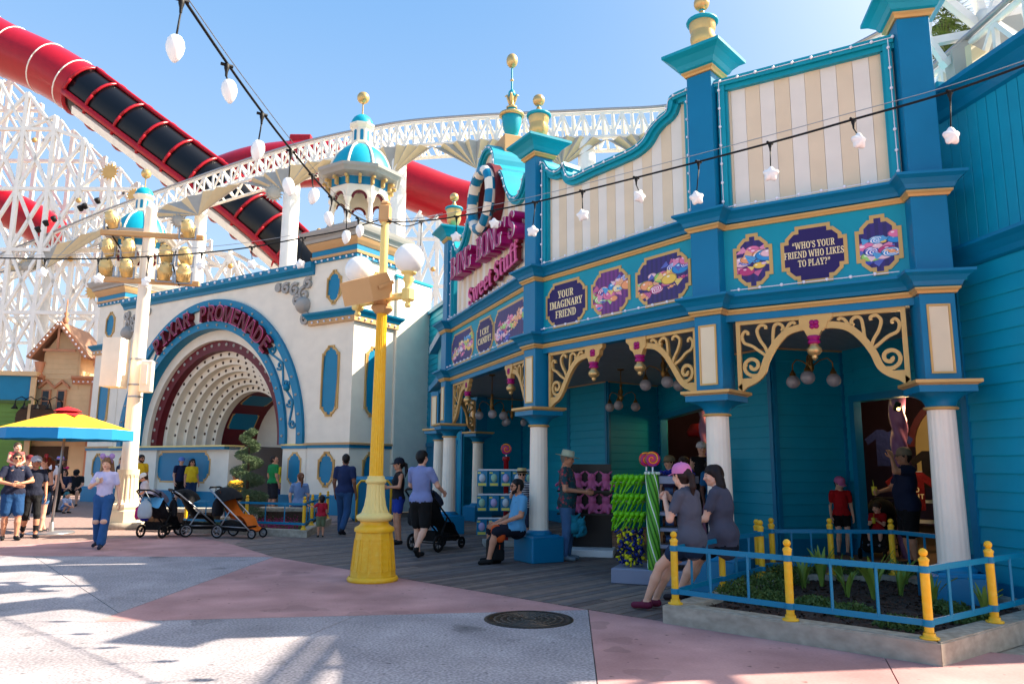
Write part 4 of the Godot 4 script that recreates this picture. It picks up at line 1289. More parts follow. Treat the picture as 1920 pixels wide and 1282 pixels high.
	s.band(oval, oval2, -4.15, -4.12); s.smooth(true); s.ball(Vector3(0, 2.62, -4.12), 0.12, 10)
	part("gold_inlay", s.end(), M.gold, door)
	# side walls of the passage and base walls left and right of it
	s = Shape.new()
	s.box(Vector3(7.2, 1.1, -0.42), Vector3(4.3, 2.2, 0.6))
	var base2 := Shape.new(); base2.box(Vector3(3.5, 1.1, -0.25), Vector3(3.2, 2.2, 0.5)); part("base_wall", base2.end(), M.cream, t, f)
	base2 = Shape.new(); base2.box(Vector3(12.93, 1.1, -0.25), Vector3(1.18, 2.2, 0.5)); part("base_wall", base2.end(), M.cream, t, f)
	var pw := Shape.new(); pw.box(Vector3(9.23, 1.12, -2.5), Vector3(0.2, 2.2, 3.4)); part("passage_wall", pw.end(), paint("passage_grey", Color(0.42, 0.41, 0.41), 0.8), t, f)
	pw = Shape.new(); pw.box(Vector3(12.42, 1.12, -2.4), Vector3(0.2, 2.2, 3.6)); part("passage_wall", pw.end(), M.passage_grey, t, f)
	var base := part("base_wall", s.end(), M.cream, t, f)
	s = Shape.new(); s.box(Vector3(3.6, 2.25, -1.3), Vector3(11.3 - 0.4, 0.05, 2.5)) if false else s.box(Vector3(5.65, 2.22, -0.30), Vector3(7.5, 0.06, 0.86)); s.box(Vector3(12.92, 2.22, -0.25), Vector3(1.24, 0.06, 0.62)); part("gold_coping", s.end(), M.pale_yellow, base)
	s = Shape.new(); s.box(Vector3(5.65, 2.14, -0.25), Vector3(7.4, 0.10, 0.70)); s.box(Vector3(12.92, 2.14, -0.24), Vector3(1.21, 0.10, 0.58)); s.box(Vector3(5.65, 0.29, -0.24), Vector3(7.42, 0.58, 0.72)); s.box(Vector3(12.92, 0.29, -0.23), Vector3(1.20, 0.58, 0.58)); part("blue_plinth", s.end(), M.rail_blue, base)
	plaque(base, Transform3D(Basis.IDENTITY, Vector3(6.65, 1.46, -0.118)), 1.62, 0.53, 0.13, 0.06, M.rail_blue, M.gold, "panel_frame", "panel")
	plaque(base, Transform3D(Basis.IDENTITY, Vector3(12.95, 1.42, 0.002)), 0.27, 0.50, 0.09, 0.06, M.rail_blue, M.gold, "panel_frame", "panel")
	plaque(base, Transform3D(Basis.IDENTITY, Vector3(3.2, 1.42, 0.002)), 0.6, 0.50, 0.09, 0.06, M.rail_blue, M.gold, "panel_frame", "panel")
	# dark shed over the vault so that the sky does not shine in, loudspeakers by the passage
	s = Shape.new(); s.box(Vector3(7.9, 5.2, -4.6), Vector3(11.0, 6.2, 0.2)); s.box(Vector3(7.9, 8.1, -2.5), Vector3(11.4, 0.2, 4.2)); s.box(Vector3(2.5, 4.0, -2.5), Vector3(0.2, 8.0, 4.2)); s.box(Vector3(13.4, 5.0, -3.4), Vector3(0.2, 6.0, 2.6))
	part("rear_shed", s.end(), M.cream, t, f)
	# cream boarded return beside the right tower
	var ra := ARCH_B + Vector2(0.543, -0.839) * 3.78; var rb := ARCH_B + Vector2(0.543, -0.839) * 1.96
	siding(t, ra, rb, 0.2, 7.9, 0.19, M.cream)
	var fr := wall_frame(ra, rb)
	s = Shape.new(); s.box(Vector3(0.91, 4.0, -0.07), Vector3(1.82, 8.0, 0.12)); var rw := part("return_wall", s.end(), M.cream, t, fr)
	s = Shape.new(); s.box(Vector3(0.91, 8.02, 0.02), Vector3(1.9, 0.10, 0.22)); s.box(Vector3(0.90, 8.10, 0.04), Vector3(2.0, 0.08, 0.34)); s.box(Vector3(0.05, 3.98, 0.03), Vector3(0.1, 7.96, 0.06)); part("blue_cap", s.end(), M.turquoise, rw)

# ---------------------------------------------------------------- roller coaster
func sun_disc(parent: Node, at: Transform3D, r: float, spikes: int, m: Material, called: String, boss: Material = null):
	var p := PackedVector2Array()
	for i in spikes * 2:
		var a := TAU * i / (spikes * 2)
		p.append(Vector2(cos(a), sin(a)) * (r if i % 2 == 0 else r * 0.68))
	var s := Shape.new(); s.prism(p, -0.04, 0.04)
	var o := part(called, s.end(), m, parent, at)
	if boss:
		s = Shape.new(true); s.xf = Transform3D(Basis(Vector3.RIGHT, PI / 2), Vector3.ZERO); s.lathe([Vector2(r * 0.62, 0.0), Vector2(r * 0.62, 0.14), Vector2(r * 0.55, 0.18), Vector2(0, 0.18)], 20)
		part("disc", s.end(), boss, o)

func truss(t: Node, path: Array, h: float) -> Array:
	var sides := []
	for i in path.size():
		var d: Vector3 = path[mini(i + 1, path.size() - 1)] - path[maxi(i - 1, 0)]
		sides.append(Vector3(-d.z, 0, d.x).normalized())
	for q in [0.0, -1.7]:
		for y in [0.0, -h]:
			var pts := []
			for i in path.size(): pts.append(path[i] + sides[i] * q + Vector3(0, y, 0))
			var s := Shape.new(true); s.tube(pts, 0.085 if y == 0.0 else 0.10, 6)
			part("chord", s.end(), M.coaster_white, t)
	var pr := []
	for i in path.size(): pr.append(path[i] + sides[i] * 0.12 + Vector3(0, 0.12, 0))
	var rl := Shape.new(true); rl.tube(pr, 0.07, 6); part("rail", rl.end(), M.steel, t)
	var diag := Shape.new(); diag.box(Vector3.ZERO, Vector3(0.11, 0.11, 1.0)); var dm := diag.end()
	for i in path.size() - 1:
		for q in [0.0, -1.7]:
			var seg := [[path[i] + sides[i] * q, path[i + 1] + sides[i + 1] * q + Vector3(0, -h, 0)], [path[i + 1] + sides[i + 1] * q, path[i] + sides[i] * q + Vector3(0, -h, 0)]]
			var e: Array = seg[i % 2]
			strut(t, dm, e[0], e[1])
			if q == 0.0:
				strut(t, dm, path[i], path[i] + Vector3(0, -h, 0))
				strut(t, dm, path[i] + Vector3(0, 0, 0), path[i] + sides[i] * -1.7 + Vector3(0, -h, 0))
	return sides

func build_coaster():
	var t := thing("coaster_track", "white trussed coaster track on tall round columns with folded tan and grey trim", "roller coaster")
	var raw := [[-60, 505, 62.0], [60, 455, 58.0], [200, 397, 55.0], [330, 350, 51.0], [450, 308, 46.5], [560, 274, 42.0], [660, 251, 40.0], [760, 233, 38.0], [880, 223, 36.5], [1000, 217, 35.5], [1130, 211, 34.5], [1260, 203, 33.5], [1420, 170, 32.0], [1560, 112, 31.0], [1700, 40, 30.0]]
	var path := []
	for i in raw.size() - 1:
		for k in 7:
			var a := at_depth(raw[i][0], raw[i][1], raw[i][2]); var b := at_depth(raw[i + 1][0], raw[i + 1][1], raw[i + 1][2])
			var a0 := at_depth(raw[maxi(i - 1, 0)][0], raw[maxi(i - 1, 0)][1], raw[maxi(i - 1, 0)][2])
			var j := mini(i + 2, raw.size() - 1)
			var b1 := at_depth(raw[j][0], raw[j][1], raw[j][2])
			path.append(a.cubic_interpolate(b, a0, b1, k / 7.0))
	var sides := truss(t, path, 1.25)
	var h := 1.25
	# folded trim: alternating tan and grey facets, deep at the columns and shallow at mid span
	var heads_at := [9, 24, 34, 48, 57, 66, 75]
	for b in heads_at.size():
		var ci: int = heads_at[b]
		for side in [-1, 1]:
			var o: int = b + side
			var reach := 5.0 if o < 0 or o >= heads_at.size() else absf(heads_at[o] - ci) * 0.5
			var apex: Vector3 = path[ci] + sides[ci] * 0.25 + Vector3(0, -h - 1.55, 0)
			var n := 7
			for kk in n:
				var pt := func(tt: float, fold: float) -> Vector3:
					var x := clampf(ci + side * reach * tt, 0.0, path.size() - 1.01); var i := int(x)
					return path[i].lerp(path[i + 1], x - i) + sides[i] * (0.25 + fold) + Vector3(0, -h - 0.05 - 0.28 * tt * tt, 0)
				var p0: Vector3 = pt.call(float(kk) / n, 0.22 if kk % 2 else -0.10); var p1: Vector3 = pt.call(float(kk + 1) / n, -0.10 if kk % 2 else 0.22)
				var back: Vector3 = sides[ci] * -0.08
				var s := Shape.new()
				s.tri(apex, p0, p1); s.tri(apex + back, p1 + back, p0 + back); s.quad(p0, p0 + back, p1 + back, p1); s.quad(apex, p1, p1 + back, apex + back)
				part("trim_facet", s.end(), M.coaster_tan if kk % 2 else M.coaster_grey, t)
	# columns
	for q in [[92, 500, 58.0, 0.34], [376, 405, 50.5, 0.40], [546, 372, 42.6, 0.47], [746, 335, 38.4, 0.45], [1100, 300, 34.8, 0.42]]:
		var p := at_depth(q[0], q[1], q[2])
		var s := Shape.new(true); s.lathe([Vector2(q[3] * 1.05, -p.y), Vector2(q[3], 0.8), Vector2(q[3] * 0.9, 1.0), Vector2(0, 1.0)], 20)
		part("support_column", s.end(), M.coaster_white, t, Transform3D(Basis.IDENTITY, p))
	for q in [[512, 362, 41.9, 0.55], [335, 415, 50.0, 0.6], [197, 460, 54.0, 0.6], [50, 500, 57.0, 0.55]]:
		sun_disc(t, Transform3D(Basis(Vector3.UP, 0.5), at_depth(q[0], q[1], q[2])), q[3], 16, M.coaster_grey, "sunburst", M.coaster_grey)
	# floodlights along the track on the left
	for q in [[70, 430], [85, 418], [100, 410], [150, 390], [158, 386], [182, 376]]:
		var s := Shape.new(true); s.xf = Transform3D(Basis(Vector3.RIGHT, 0.9), Vector3.ZERO); s.lathe([Vector2(0.0, -0.25), Vector2(0.16, -0.2), Vector2(0.2, 0.15), Vector2(0.0, 0.18)], 10)
		single("track_floodlight", s.end(), M.black, "small black floodlight clamped to the white coaster track", "floodlight", "floodlights on the coaster track", Transform3D(Basis.IDENTITY, at_depth(q[0], q[1], 53.0)))
	build_tubes()
	build_lattice()

func strut(t: Node, m: Mesh, a: Vector3, b: Vector3, w := 1.0):
	var d := b - a
	var l := d.length()
	d /= l
	var up := Vector3.UP if absf(d.y) < 0.95 else Vector3.RIGHT
	var s := d.cross(up).normalized()
	part("strut", m, M.coaster_white, t, Transform3D(Basis(s * w, s.cross(d) * w, -d * l), (a + b) * 0.5))

func smooth_path(raw: Array, depth: float, n := 8) -> Array:
	var o := []
	for i in raw.size() - 1:
		var a := at_depth(raw[i][0], raw[i][1], depth); var b := at_depth(raw[i + 1][0], raw[i + 1][1], depth)
		var j0 := maxi(i - 1, 0); var j1 := mini(i + 2, raw.size() - 1)
		for k in n: o.append(a.cubic_interpolate(b, at_depth(raw[j0][0], raw[j0][1], depth), at_depth(raw[j1][0], raw[j1][1], depth), float(k) / n))
	o.append(at_depth(raw[-1][0], raw[-1][1], depth))
	return o
func build_tubes():
	var t := thing("coaster_tunnel", "long red coaster tunnel tube with an open section of dark mesh and red ribs", "tunnel")
	var r := 2.25
	var closed := smooth_path([[-220, -30], [-90, 35], [0, 88], [90, 130], [160, 172]], 60.0)
	var s := Shape.new(true); s.tube(closed, r, 28, true)
	part("tube", s.end(), M.coaster_red, t)
	var open := smooth_path([[160, 172], [250, 240], [340, 307], [430, 374], [510, 440], [590, 515], [680, 600]], 60.0, 6)
	s = Shape.new(true); s.tube(open, r * 0.94, 24, true)
	part("mesh_cover", s.end(), M.dark_panel, t)
	for i in range(0, open.size(), 3):
		var d: Vector3 = (open[mini(i + 1, open.size() - 1)] - open[maxi(i - 1, 0)]).normalized()
		var sd := d.cross(Vector3.UP).normalized(); var up := sd.cross(d)
		var ring := []
		for k in 29: ring.append(open[i] + (sd * cos(TAU * k / 28.0) + up * sin(TAU * k / 28.0)) * r)
		var rs := Shape.new(true); rs.tube(ring, 0.13, 6); part("rib", rs.end(), M.coaster_red, t)
	for an in [[1.15, 0.20], [-0.55, 0.30], [2.6, 0.3]]:
		var pts := []
		for i in open.size():
			var d: Vector3 = (open[mini(i + 1, open.size() - 1)] - open[maxi(i - 1, 0)]).normalized()
			var sd := d.cross(Vector3.UP).normalized(); var up := sd.cross(d)
			if sd.z < 0: sd = -sd
			pts.append(open[i] + (sd * cos(an[0]) + up * sin(an[0])) * r)
		var rs := Shape.new(true); rs.tube(pts, an[1], 6); part("edge_beam", rs.end(), M.coaster_red, t)
	# walkway under the open section
	var wk := []
	for p in open: wk.append(p + Vector3(0, -r * 0.95, 1.2))
	s = Shape.new(); s.tube(wk, 0.5, 4); part("walkway", s.end(), M.coaster_white, t)
	for i in [8, 13, 18, 24, 29]:
		if i < closed.size():
			var d: Vector3 = (closed[mini(i + 1, closed.size() - 1)] - closed[i - 1]).normalized()
			var sd := d.cross(Vector3.UP).normalized(); var up := sd.cross(d)
			var ring := []
			for k in 29: ring.append(closed[i] + (sd * cos(TAU * k / 28.0) + up * sin(TAU * k / 28.0)) * (r + 0.0))
			var rs := Shape.new(true); rs.tube(ring, 0.06, 5); part("seam", rs.end(), M.coaster_white, t)
	var t2 := thing("coaster_tunnel", "shorter red coaster tunnel tube with a hatch box passing behind the domed tower", "tunnel")
	var p2 := smooth_path([[400, 345], [480, 318], [570, 307], [640, 310], [710, 325], [780, 352], [840, 375], [900, 392]], 64.0)
	s = Shape.new(true); s.tube(p2, 2.1, 26, true); part("tube", s.end(), M.coaster_red, t2)
	s = Shape.new(); s.box(Vector3.ZERO, Vector3(1.9, 0.9, 1.4), 0.08); part("hatch_box", s.end(), M.coaster_red, t2, Transform3D(Basis.IDENTITY, at_depth(566, 266, 63.5)))
	var t3 := thing("coaster_tunnel", "red coaster tunnel end dropping towards the white framework", "tunnel")
	var p3 := smooth_path([[-140, 340], [-60, 362], [0, 385], [60, 415], [96, 440]], 63.0)
	s = Shape.new(true); s.tube(p3, 1.6, 24, true); part("tube", s.end(), M.coaster_red, t3)

func build_lattice():
	var t := thing("coaster_framework", "white steel coaster framework of posts, beams and cross braces behind the arch building", "framework")
	var bx := Shape.new(); bx.box(Vector3.ZERO, Vector3(0.30, 0.30, 1.0)); var bm := bx.end()
	var bt := Shape.new(); bt.box(Vector3.ZERO, Vector3(0.18, 0.18, 1.0)); var tm := bt.end()
	for layer in [[57.0, -154, 62, 10, 0], [67.0, -140, 70, 10, 30], [78.0, -148, 64, 11, 20]]:
		var dp: float = layer[0]
		var xs := []
		for i in layer[3] + 3: xs.append(layer[1] + i * layer[2])
		for i in xs.size():
			var px: float = xs[i]
			var ytop := clampf(195.0 + px * 0.70, 150.0, 560.0)
			var b := at_depth(px, 870, dp); b.y = 0.0
			var tp := at_depth(px, ytop, dp); tp.x = b.x + (tp.x - b.x) * 0.0
			var top_y: float = tp.y
			if top_y < 4.0: continue
			strut(t, bm, b, Vector3(b.x, top_y, b.z), 1.0)
			if i + 1 < xs.size():
				var nb := at_depth(xs[i + 1], 870, dp)
				var ny := at_depth(xs[i + 1], clampf(195.0 + xs[i + 1] * 0.70, 150.0, 560.0), dp).y
				var y = 3.0 + layer[4] * 0.05
				while y + 1.0 < top_y:
					strut(t, bm, Vector3(b.x, y, b.z), Vector3(nb.x, minf(y, ny), nb.z), 0.9)
					var y2 = y + 5.0
					if y2 < top_y + 2.0:
						if int(y) % 2 == 0 or layer[4] == 0: strut(t, tm, Vector3(b.x, y, b.z), Vector3(nb.x, minf(y2, ny), nb.z), 1.3)
						strut(t, tm, Vector3(b.x, minf(y2, top_y), b.z), Vector3(nb.x, y, nb.z), 1.3)
					y += 5.0
	# ties between the two layers
	for i in 7:
		for y in [8.0, 13.0, 18.0]:
			var a := at_depth(-30 + i * 72, 870, 57.0); var b := at_depth(0 + i * 80, 870, 67.0)
			if y < at_depth(-30 + i * 72, clampf(150.0 + (-30 + i * 72) * 0.70, 150.0, 560.0), 57.0).y: strut(t, tm, Vector3(a.x, y, a.z), Vector3(b.x, y + 1.0, b.z), 1.2)
	# second framework to the right of the tower
	var t2 := thing("coaster_framework", "white steel coaster framework standing between the domed tower and the candy shop", "framework")
	for i in 5:
		var px := 742.0 + i * 34.0
		var b := at_depth(px, 870, 60.0); b.y = 0
		var top: float = at_depth(px, 395.0 + i * 8.0, 60.0).y
		strut(t2, bm, b, Vector3(b.x, top, b.z))
		if i < 4:
			var nb := at_depth(px + 34.0, 870, 60.0)
			var y := 4.0
			while y < top:
				strut(t2, bm, Vector3(b.x, y, b.z), Vector3(nb.x, y, nb.z), 0.8)
				strut(t2, tm, Vector3(b.x, y, b.z), Vector3(nb.x, minf(y + 4.0, top), nb.z), 1.2)
				strut(t2, tm, Vector3(nb.x, y, nb.z), Vector3(b.x, minf(y + 4.0, top), b.z), 1.2)
				y += 4.0
	for q in [[205, 322, 56.3, 0.72], [174, 546, 56.3, 0.66], [250, 366, 56.3, 0.6]]:
		sun_disc(t, Transform3D(Basis.IDENTITY, at_depth(q[0], q[1], q[2])), q[3], 14, M.gold, "gold_star")
	for q in [[64, 263], [147, 376], [132, 486], [333, 495], [432, 499], [598, 433], [775, 500], [812, 505]]:
		var s := Shape.new(true); s.xf = Transform3D(Basis(Vector3.RIGHT, PI / 2), Vector3.ZERO); s.lathe([Vector2(0.2, 0), Vector2(0.2, 0.1), Vector2(0, 0.12)], 12)
		part("gold_boss", s.end(), M.gold, t if q[0] < 700 else t2, Transform3D(Basis.IDENTITY, at_depth(q[0], q[1], 56.4 if q[0] < 700 else 59.4)))
	# the coaster close by, above the wing on the right
	var t3 := thing("coaster_truss", "white coaster truss hub with spokes and tan gusset panels above the wing", "truss")
	var hub := at_depth(1850, 60, 17.0)
	for k in 11:
		var a := -2.9 + k * 0.52
		strut(t3, bm, hub, hub + Vector3(cos(a) * 1.75, sin(a) * 1.45, 0.2 * (k % 2)), 0.62)
	for k in 7:
		var a := 0.0 + k * 0.55
		strut(t3, bm, hub + Vector3(cos(a) * 1.55, sin(a) * 1.25, 0.1), hub + Vector3(cos(a + 0.55) * 1.55, sin(a + 0.55) * 1.25, 0.1), 0.5)
	var s := Shape.new()
	s.prism(PackedVector2Array([Vector2(-0.95, -0.25), Vector2(-0.05, 0.35), Vector2(0.55, 0.40), Vector2(0.75, -0.5), Vector2(0.2, -1.3), Vector2(-0.9, -1.3)]), -0.4, 0.3)
	part("gusset", s.end(), M.coaster_grey, t3, Transform3D(Basis(Vector3.UP, -0.3), hub + Vector3(-0.15, -0.45, 0.4)))
	s = Shape.new(); s.prism(PackedVector2Array([Vector2(-1.0, -0.3), Vector2(0.1, -0.6), Vector2(0.4, -1.6), Vector2(-1.0, -1.6)]), 0.3, 0.45)
	part("gusset", s.end(), M.coaster_tan, t3, Transform3D(Basis(Vector3.UP, 0.3), hub + Vector3(-0.4, -0.75, 0.5)))
	s = Shape.new(true); s.tube([hub + Vector3(-0.2, 0.1, 0.2), hub + Vector3(0.5, 0.25, 0.2), hub + Vector3(2.5, 0.6, 0.2)], 0.35, 14); part("node", s.end(), M.coaster_white, t3)
	var col := Shape.new(true); col.lathe([Vector2(0.3, 0), Vector2(0.3, hub.y)], 14); part("support_column", col.end(), M.coaster_white, t3, Transform3D(Basis.IDENTITY, Vector3(hub.x + 0.3, 0, hub.z - 0.5)))
	# the same track runs on overhead, out of the picture on the right, and dapples the plaza
	var run := []
	for i in 26: run.append(Vector3(11.0 - 0.02 * i, 11.9 - 0.05 * i, -24.0 + i * 1.05))
	truss(t3, run, 1.25)
	for i in 25:
		if i % 5 == 4: continue
		s = Shape.new(); s.bar(run[i] + Vector3(-0.2, -1.6, 0), run[i + 1] + Vector3(-0.2, -1.6, -0.06), 0.06, 0.7); part("trim_facet", s.end(), M.coaster_tan if i % 2 else M.coaster_grey, t3)
	# fan palms behind it
	for q in [[1775, 95, 24.0, 1.5], [1815, 60, 25.0, 1.5], [1770, 30, 26.0, 1.3], [1905, 20, 24.0, 1.6]]: palm(at_depth(q[0], q[1], q[2]), q[3])

func palm(c: Vector3, r: float):
	var t := thing("fan_palm", "green fan palm with drooping fronds behind the white coaster truss", "palm tree", "palms behind the coaster truss", Transform3D(Basis.IDENTITY, Vector3(c.x, 0, c.z)))
	var s := Shape.new(true); s.tube([Vector3(0, 0, 0), Vector3(0.05, c.y * 0.5, 0), Vector3(0, c.y - 0.2, 0)], [0.24, 0.18, 0.16], 10); part("trunk", s.end(), M.bark, t)
	var rr := RandomNumberGenerator.new(); rr.seed = int(absf(c.x) * 100)
	s = Shape.new()
	for k in 34:
		var d := Vector3(rr.randfn(), rr.randf_range(-0.7, 1.0), rr.randfn()).normalized()
		var sd := d.cross(Vector3.UP).normalized(); var l := r * rr.randf_range(0.7, 1.0)
		var root := Vector3(0, c.y, 0) + d * l * 0.35
		for j in 13:
			var a := (j - 6) * 0.2
			var e := root + (d * cos(a) + sd * sin(a)) * l * 0.65 + Vector3(0, -0.25 * l * absf(a), 0)
			var w := sd * 0.02 * l
			s.tri(root - w, e, root + w)
		s.bar(Vector3(0, c.y, 0), root, 0.02)
	part("fronds", s.end(), M.leaf, t)

# ---------------------------------------------------------------- lamp, poles, strings of lanterns, umbrella
func build_lamp():
	var g := Vector3(-1.89, 0, -10.72)
	var t := thing("street_lamp", "yellow fluted street lamp with two white globes and a tan speaker box", "street lamp", "", Transform3D(Basis.IDENTITY, g))
	var s := Shape.new(true)
	s.lathe([Vector2(0.0, 0.0), Vector2(0.345, 0.0), Vector2(0.35, 0.03), Vector2(0.335, 0.055), Vector2(0.315, 0.065)], 32)
	s.smooth(false)
	s.lathe([Vector2(0.315, 0.065), Vector2(0.255, 0.64), Vector2(0.258, 0.66)], 12)
	s.smooth(true)
	s.lathe([Vector2(0.27, 0.655), Vector2(0.275, 0.68), Vector2(0.265, 0.71), Vector2(0.22, 0.735), Vector2(0.195, 0.76), Vector2(0.195, 0.79)], 32)
	var drum := part("base_drum", s.end(), M.yellow, t)
	s = Shape.new()
	for k in 12:
		var a := TAU * (k + 0.5) / 12
		s.xf = Transform3D(Basis(Vector3.UP, -a + PI / 2) * Basis(Vector3.RIGHT, -0.1), Vector3(cos(a) * 0.277, 0.35, sin(a) * 0.277))
		for e in [[-0.05, 0.0, 0.012, 0.42], [0.05, 0.0, 0.012, 0.42], [0.0, 0.205, 0.112, 0.012], [0.0, -0.205, 0.112, 0.012]]: s.box(Vector3(e[0], e[1], 0.0), Vector3(e[2], e[3], 0.012))
	s.xf = Transform3D.IDENTITY
	part("panel_bead", s.end(), M.yellow, drum)
	s = Shape.new(true)
	s.lathe([Vector2(0.19, 0.79), Vector2(0.225, 0.80), Vector2(0.255, 0.835), Vector2(0.25, 0.87), Vector2(0.21, 0.89), Vector2(0.185, 0.91)], 32)
	s.smooth(false)
	var n := 48; var prev := []
	for lv in [[0.91, 0.185], [1.0, 0.152], [1.12, 0.132], [1.26, 0.123], [1.30, 0.122]]:
		var ring := []
		for k in n:
			var r: float = lv[1] - (0.008 if k % 3 == 1 else 0.0)
			ring.append(Vector3(cos(TAU * k / n) * r, lv[0], sin(TAU * k / n) * r))
		if prev.size():
			for k in n: s.quad(prev[k], prev[(k + 1) % n], ring[(k + 1) % n], ring[k])
		prev = ring
	s.smooth(true)
	s.lathe([Vector2(0.12, 1.30), Vector2(0.14, 1.31), Vector2(0.145, 1.335), Vector2(0.135, 1.36), Vector2(0.12, 1.37), Vector2(0.12, 1.40), Vector2(0.09, 1.41)], 24)
	part("bell", s.end(), M.pale_yellow, t)
	s = Shape.new(); prev = []
	for lv in [[1.40, 0.098], [3.70, 0.074], [3.74, 0.074]]:
		var ring := []
		for k in n:
			var r: float = lv[1] - (0.008 if k % 3 == 1 and lv[0] < 3.72 else 0.0)
			ring.append(Vector3(cos(TAU * k / n) * r, lv[0], sin(TAU * k / n) * r))
		if prev.size():
			for k in n: s.quad(prev[k], prev[(k + 1) % n], ring[(k + 1) % n], ring[k])
		prev = ring
	part("fluted_shaft", s.end(), M.yellow, t)
	s = Shape.new(true); s.lathe([Vector2(0.062, 3.9), Vector2(0.058, 5.12)], 18)
	part("upper_pole", s.end(), M.pale_yellow, t)
	s = Shape.new()
	s.lathe([Vector2(0.0, 3.70), Vector2(0.10, 3.72), Vector2(0.16, 3.78), Vector2(0.16, 3.82), Vector2(0.125, 3.85), Vector2(0.125, 4.02), Vector2(0.09, 4.06), Vector2(0, 4.06)], 8, Vector3.ZERO, PI / 8)
	s.box(Vector3(0, 5.22, 0), Vector3(0.17, 0.26, 0.17), 0.02); s.box(Vector3(0, 5.38, 0), Vector3(0.14, 0.08, 0.14), 0.03)
	part("junction", s.end(), M.tan, t)
	var arm := Vector3(0.42, 0, 0.33)
	for sg in [1.0, -1.0]:
		var e = arm * sg
		s = Shape.new(true); s.tube([Vector3(0, 3.93, 0) + e * 0.15, Vector3(0, 3.93, 0) + e * 0.9], 0.05, 14)
		s.smooth(false); s.xf = Transform3D(Basis(Vector3.UP, -0.66), Vector3(e.x, 0, e.z))
		s.box(Vector3(0, 3.93, 0), Vector3(0.15, 0.19, 0.15), 0.025); s.smooth(true)
		s.lathe([Vector2(0.0, 3.74), Vector2(0.035, 3.75), Vector2(0.048, 3.785), Vector2(0.03, 3.82), Vector2(0.05, 3.84)], 14)
		s.lathe([Vector2(0.06, 4.02), Vector2(0.052, 4.04), Vector2(0.052, 4.10), Vector2(0.085, 4.15), Vector2(0.06, 4.20), Vector2(0.07, 4.22), Vector2(0.11, 4.235), Vector2(0.11, 4.255), Vector2(0.0, 4.256)], 20)
		var ar := part("arm", s.end(), M.pale_yellow, t)
		s = Shape.new(true); s.ball(Vector3(e.x, 4.45, e.z), 0.215, 28); part("globe", s.end(), M.milk_glass, ar)
	s = Shape.new()
	s.prism(PackedVector2Array([Vector2(-0.20, -0.16), Vector2(0.16, -0.20), Vector2(0.24, -0.02), Vector2(0.20, 0.16), Vector2(-0.16, 0.18)]), -0.31, 0.31)
	s.box(Vector3(0.23, 0.0, 0.0), Vector3(0.03, 0.05, 0.66)); s.box(Vector3(0.1, 0.0, 0.325), Vector3(0.30, 0.05, 0.02))
	var bz := Vector3(0.78, 0.0, 0.62).normalized(); var bf := Vector3(-0.62, -0.15, 0.78).normalized()
	var sp := single("speaker_box", s.end(), M.tan, "tan wedge shaped speaker box bracketed to the yellow lamp", "speaker", "", Transform3D(Basis(-bf, bz.cross(-bf).normalized(), bz) * Basis(Vector3.BACK, 0.30), g + Vector3(-0.20, 4.02, 0.24)))
	sp.name = "speaker_box"

func lantern_shape(star: bool) -> ArrayMesh:
	var s := Shape.new(true)
	if star:
		var n := 40
		var rows := []
		for i in 9:
			var ph := -PI / 2 + PI * i / 8
			var row := []
			for k in n:
				var a := TAU * k / n + PI / 2
				var w := 0.5 + 0.5 * cos(5.0 * (a - PI / 2))
				var r := 0.066 + 0.022 * pow(w, 1.2)
				row.append(Vector3(cos(a) * r * cos(ph), sin(a) * r * cos(ph), sin(ph) * 0.048))
			rows.append(row)
		for i in 8:
			for k in n: s.quad(rows[i][k], rows[i][(k + 1) % n], rows[i + 1][(k + 1) % n], rows[i + 1][k])
	else:
		s.lathe([Vector2(0.0, -0.09), Vector2(0.012, -0.088), Vector2(0.03, -0.065), Vector2(0.046, -0.03), Vector2(0.052, 0.005), Vector2(0.046, 0.04), Vector2(0.034, 0.062), Vector2(0.026, 0.068), Vector2(0.0, 0.064)], 18)
	return s.end()
func light_string(label: String, pts: Array, sockets: Array, star: bool, size: float):
	var t := thing("light_string", label, "string lights", "lantern strings over the plaza")
	var s := Shape.new(true); s.tube(pts, 0.010, 6); part("cable", s.end(), M.black, t)
	var w := []
	for i in pts.size(): w.append(pts[i] + Vector3(0, 0.03 + 0.05 * sin(PI * i / (pts.size() - 1.0)), 0))
	s = Shape.new(true); s.tube(w, 0.004, 4); part("support_wire", s.end(), M.steel, t)
	var mesh := lantern_shape(star)
	s = Shape.new(true)
	s.lathe([Vector2(0.008, -0.08), Vector2(0.010, -0.05), Vector2(0.017, -0.025), Vector2(0.018, 0.0), Vector2(0.012, 0.012), Vector2(0, 0.016)], 10)
	s.tube([Vector3(-0.04, 0, 0), Vector3(0.04, 0, 0)], 0.011, 6)
	var sm := s.end()
	var k := 0
	for q in sockets:
		var p: Vector3 = q[0]
		var so := part("socket", sm, M.black, t, Transform3D(Basis(Vector3.UP, 0.6), p))
		var ln: float = q[1]
		var sway := Vector3(0.03 * sin(k * 2.1), 0, 0.03 * cos(k * 1.7))
		s = Shape.new(true); s.tube([Vector3(0, -0.08, 0), sway + Vector3(0, -ln + 0.05, 0)], 0.006, 5)
		var rot := Basis(Vector3.UP, -0.6)
		part("drop_cord", s.end(), M.black, so, Transform3D(rot, Vector3.ZERO))
		part("lantern", mesh, M.milk_glass, so, Transform3D(rot * Basis(Vector3.UP, 0.4 * sin(k * 1.9)) * Basis(Vector3.BACK, 0.22 * sin(k * 2.7)) * Basis.from_scale(Vector3.ONE * size), rot * sway + Vector3(0, -ln, 0)))
		k += 1
func on_plane(px: float, py: float, a: Vector3, b: Vector3) -> Vector3:
	var n := Vector3(-(b.z - a.z), 0, b.x - a.x)
	var d := ray(px, py)
	return EYE + d * ((a - EYE).dot(n) / d.dot(n))
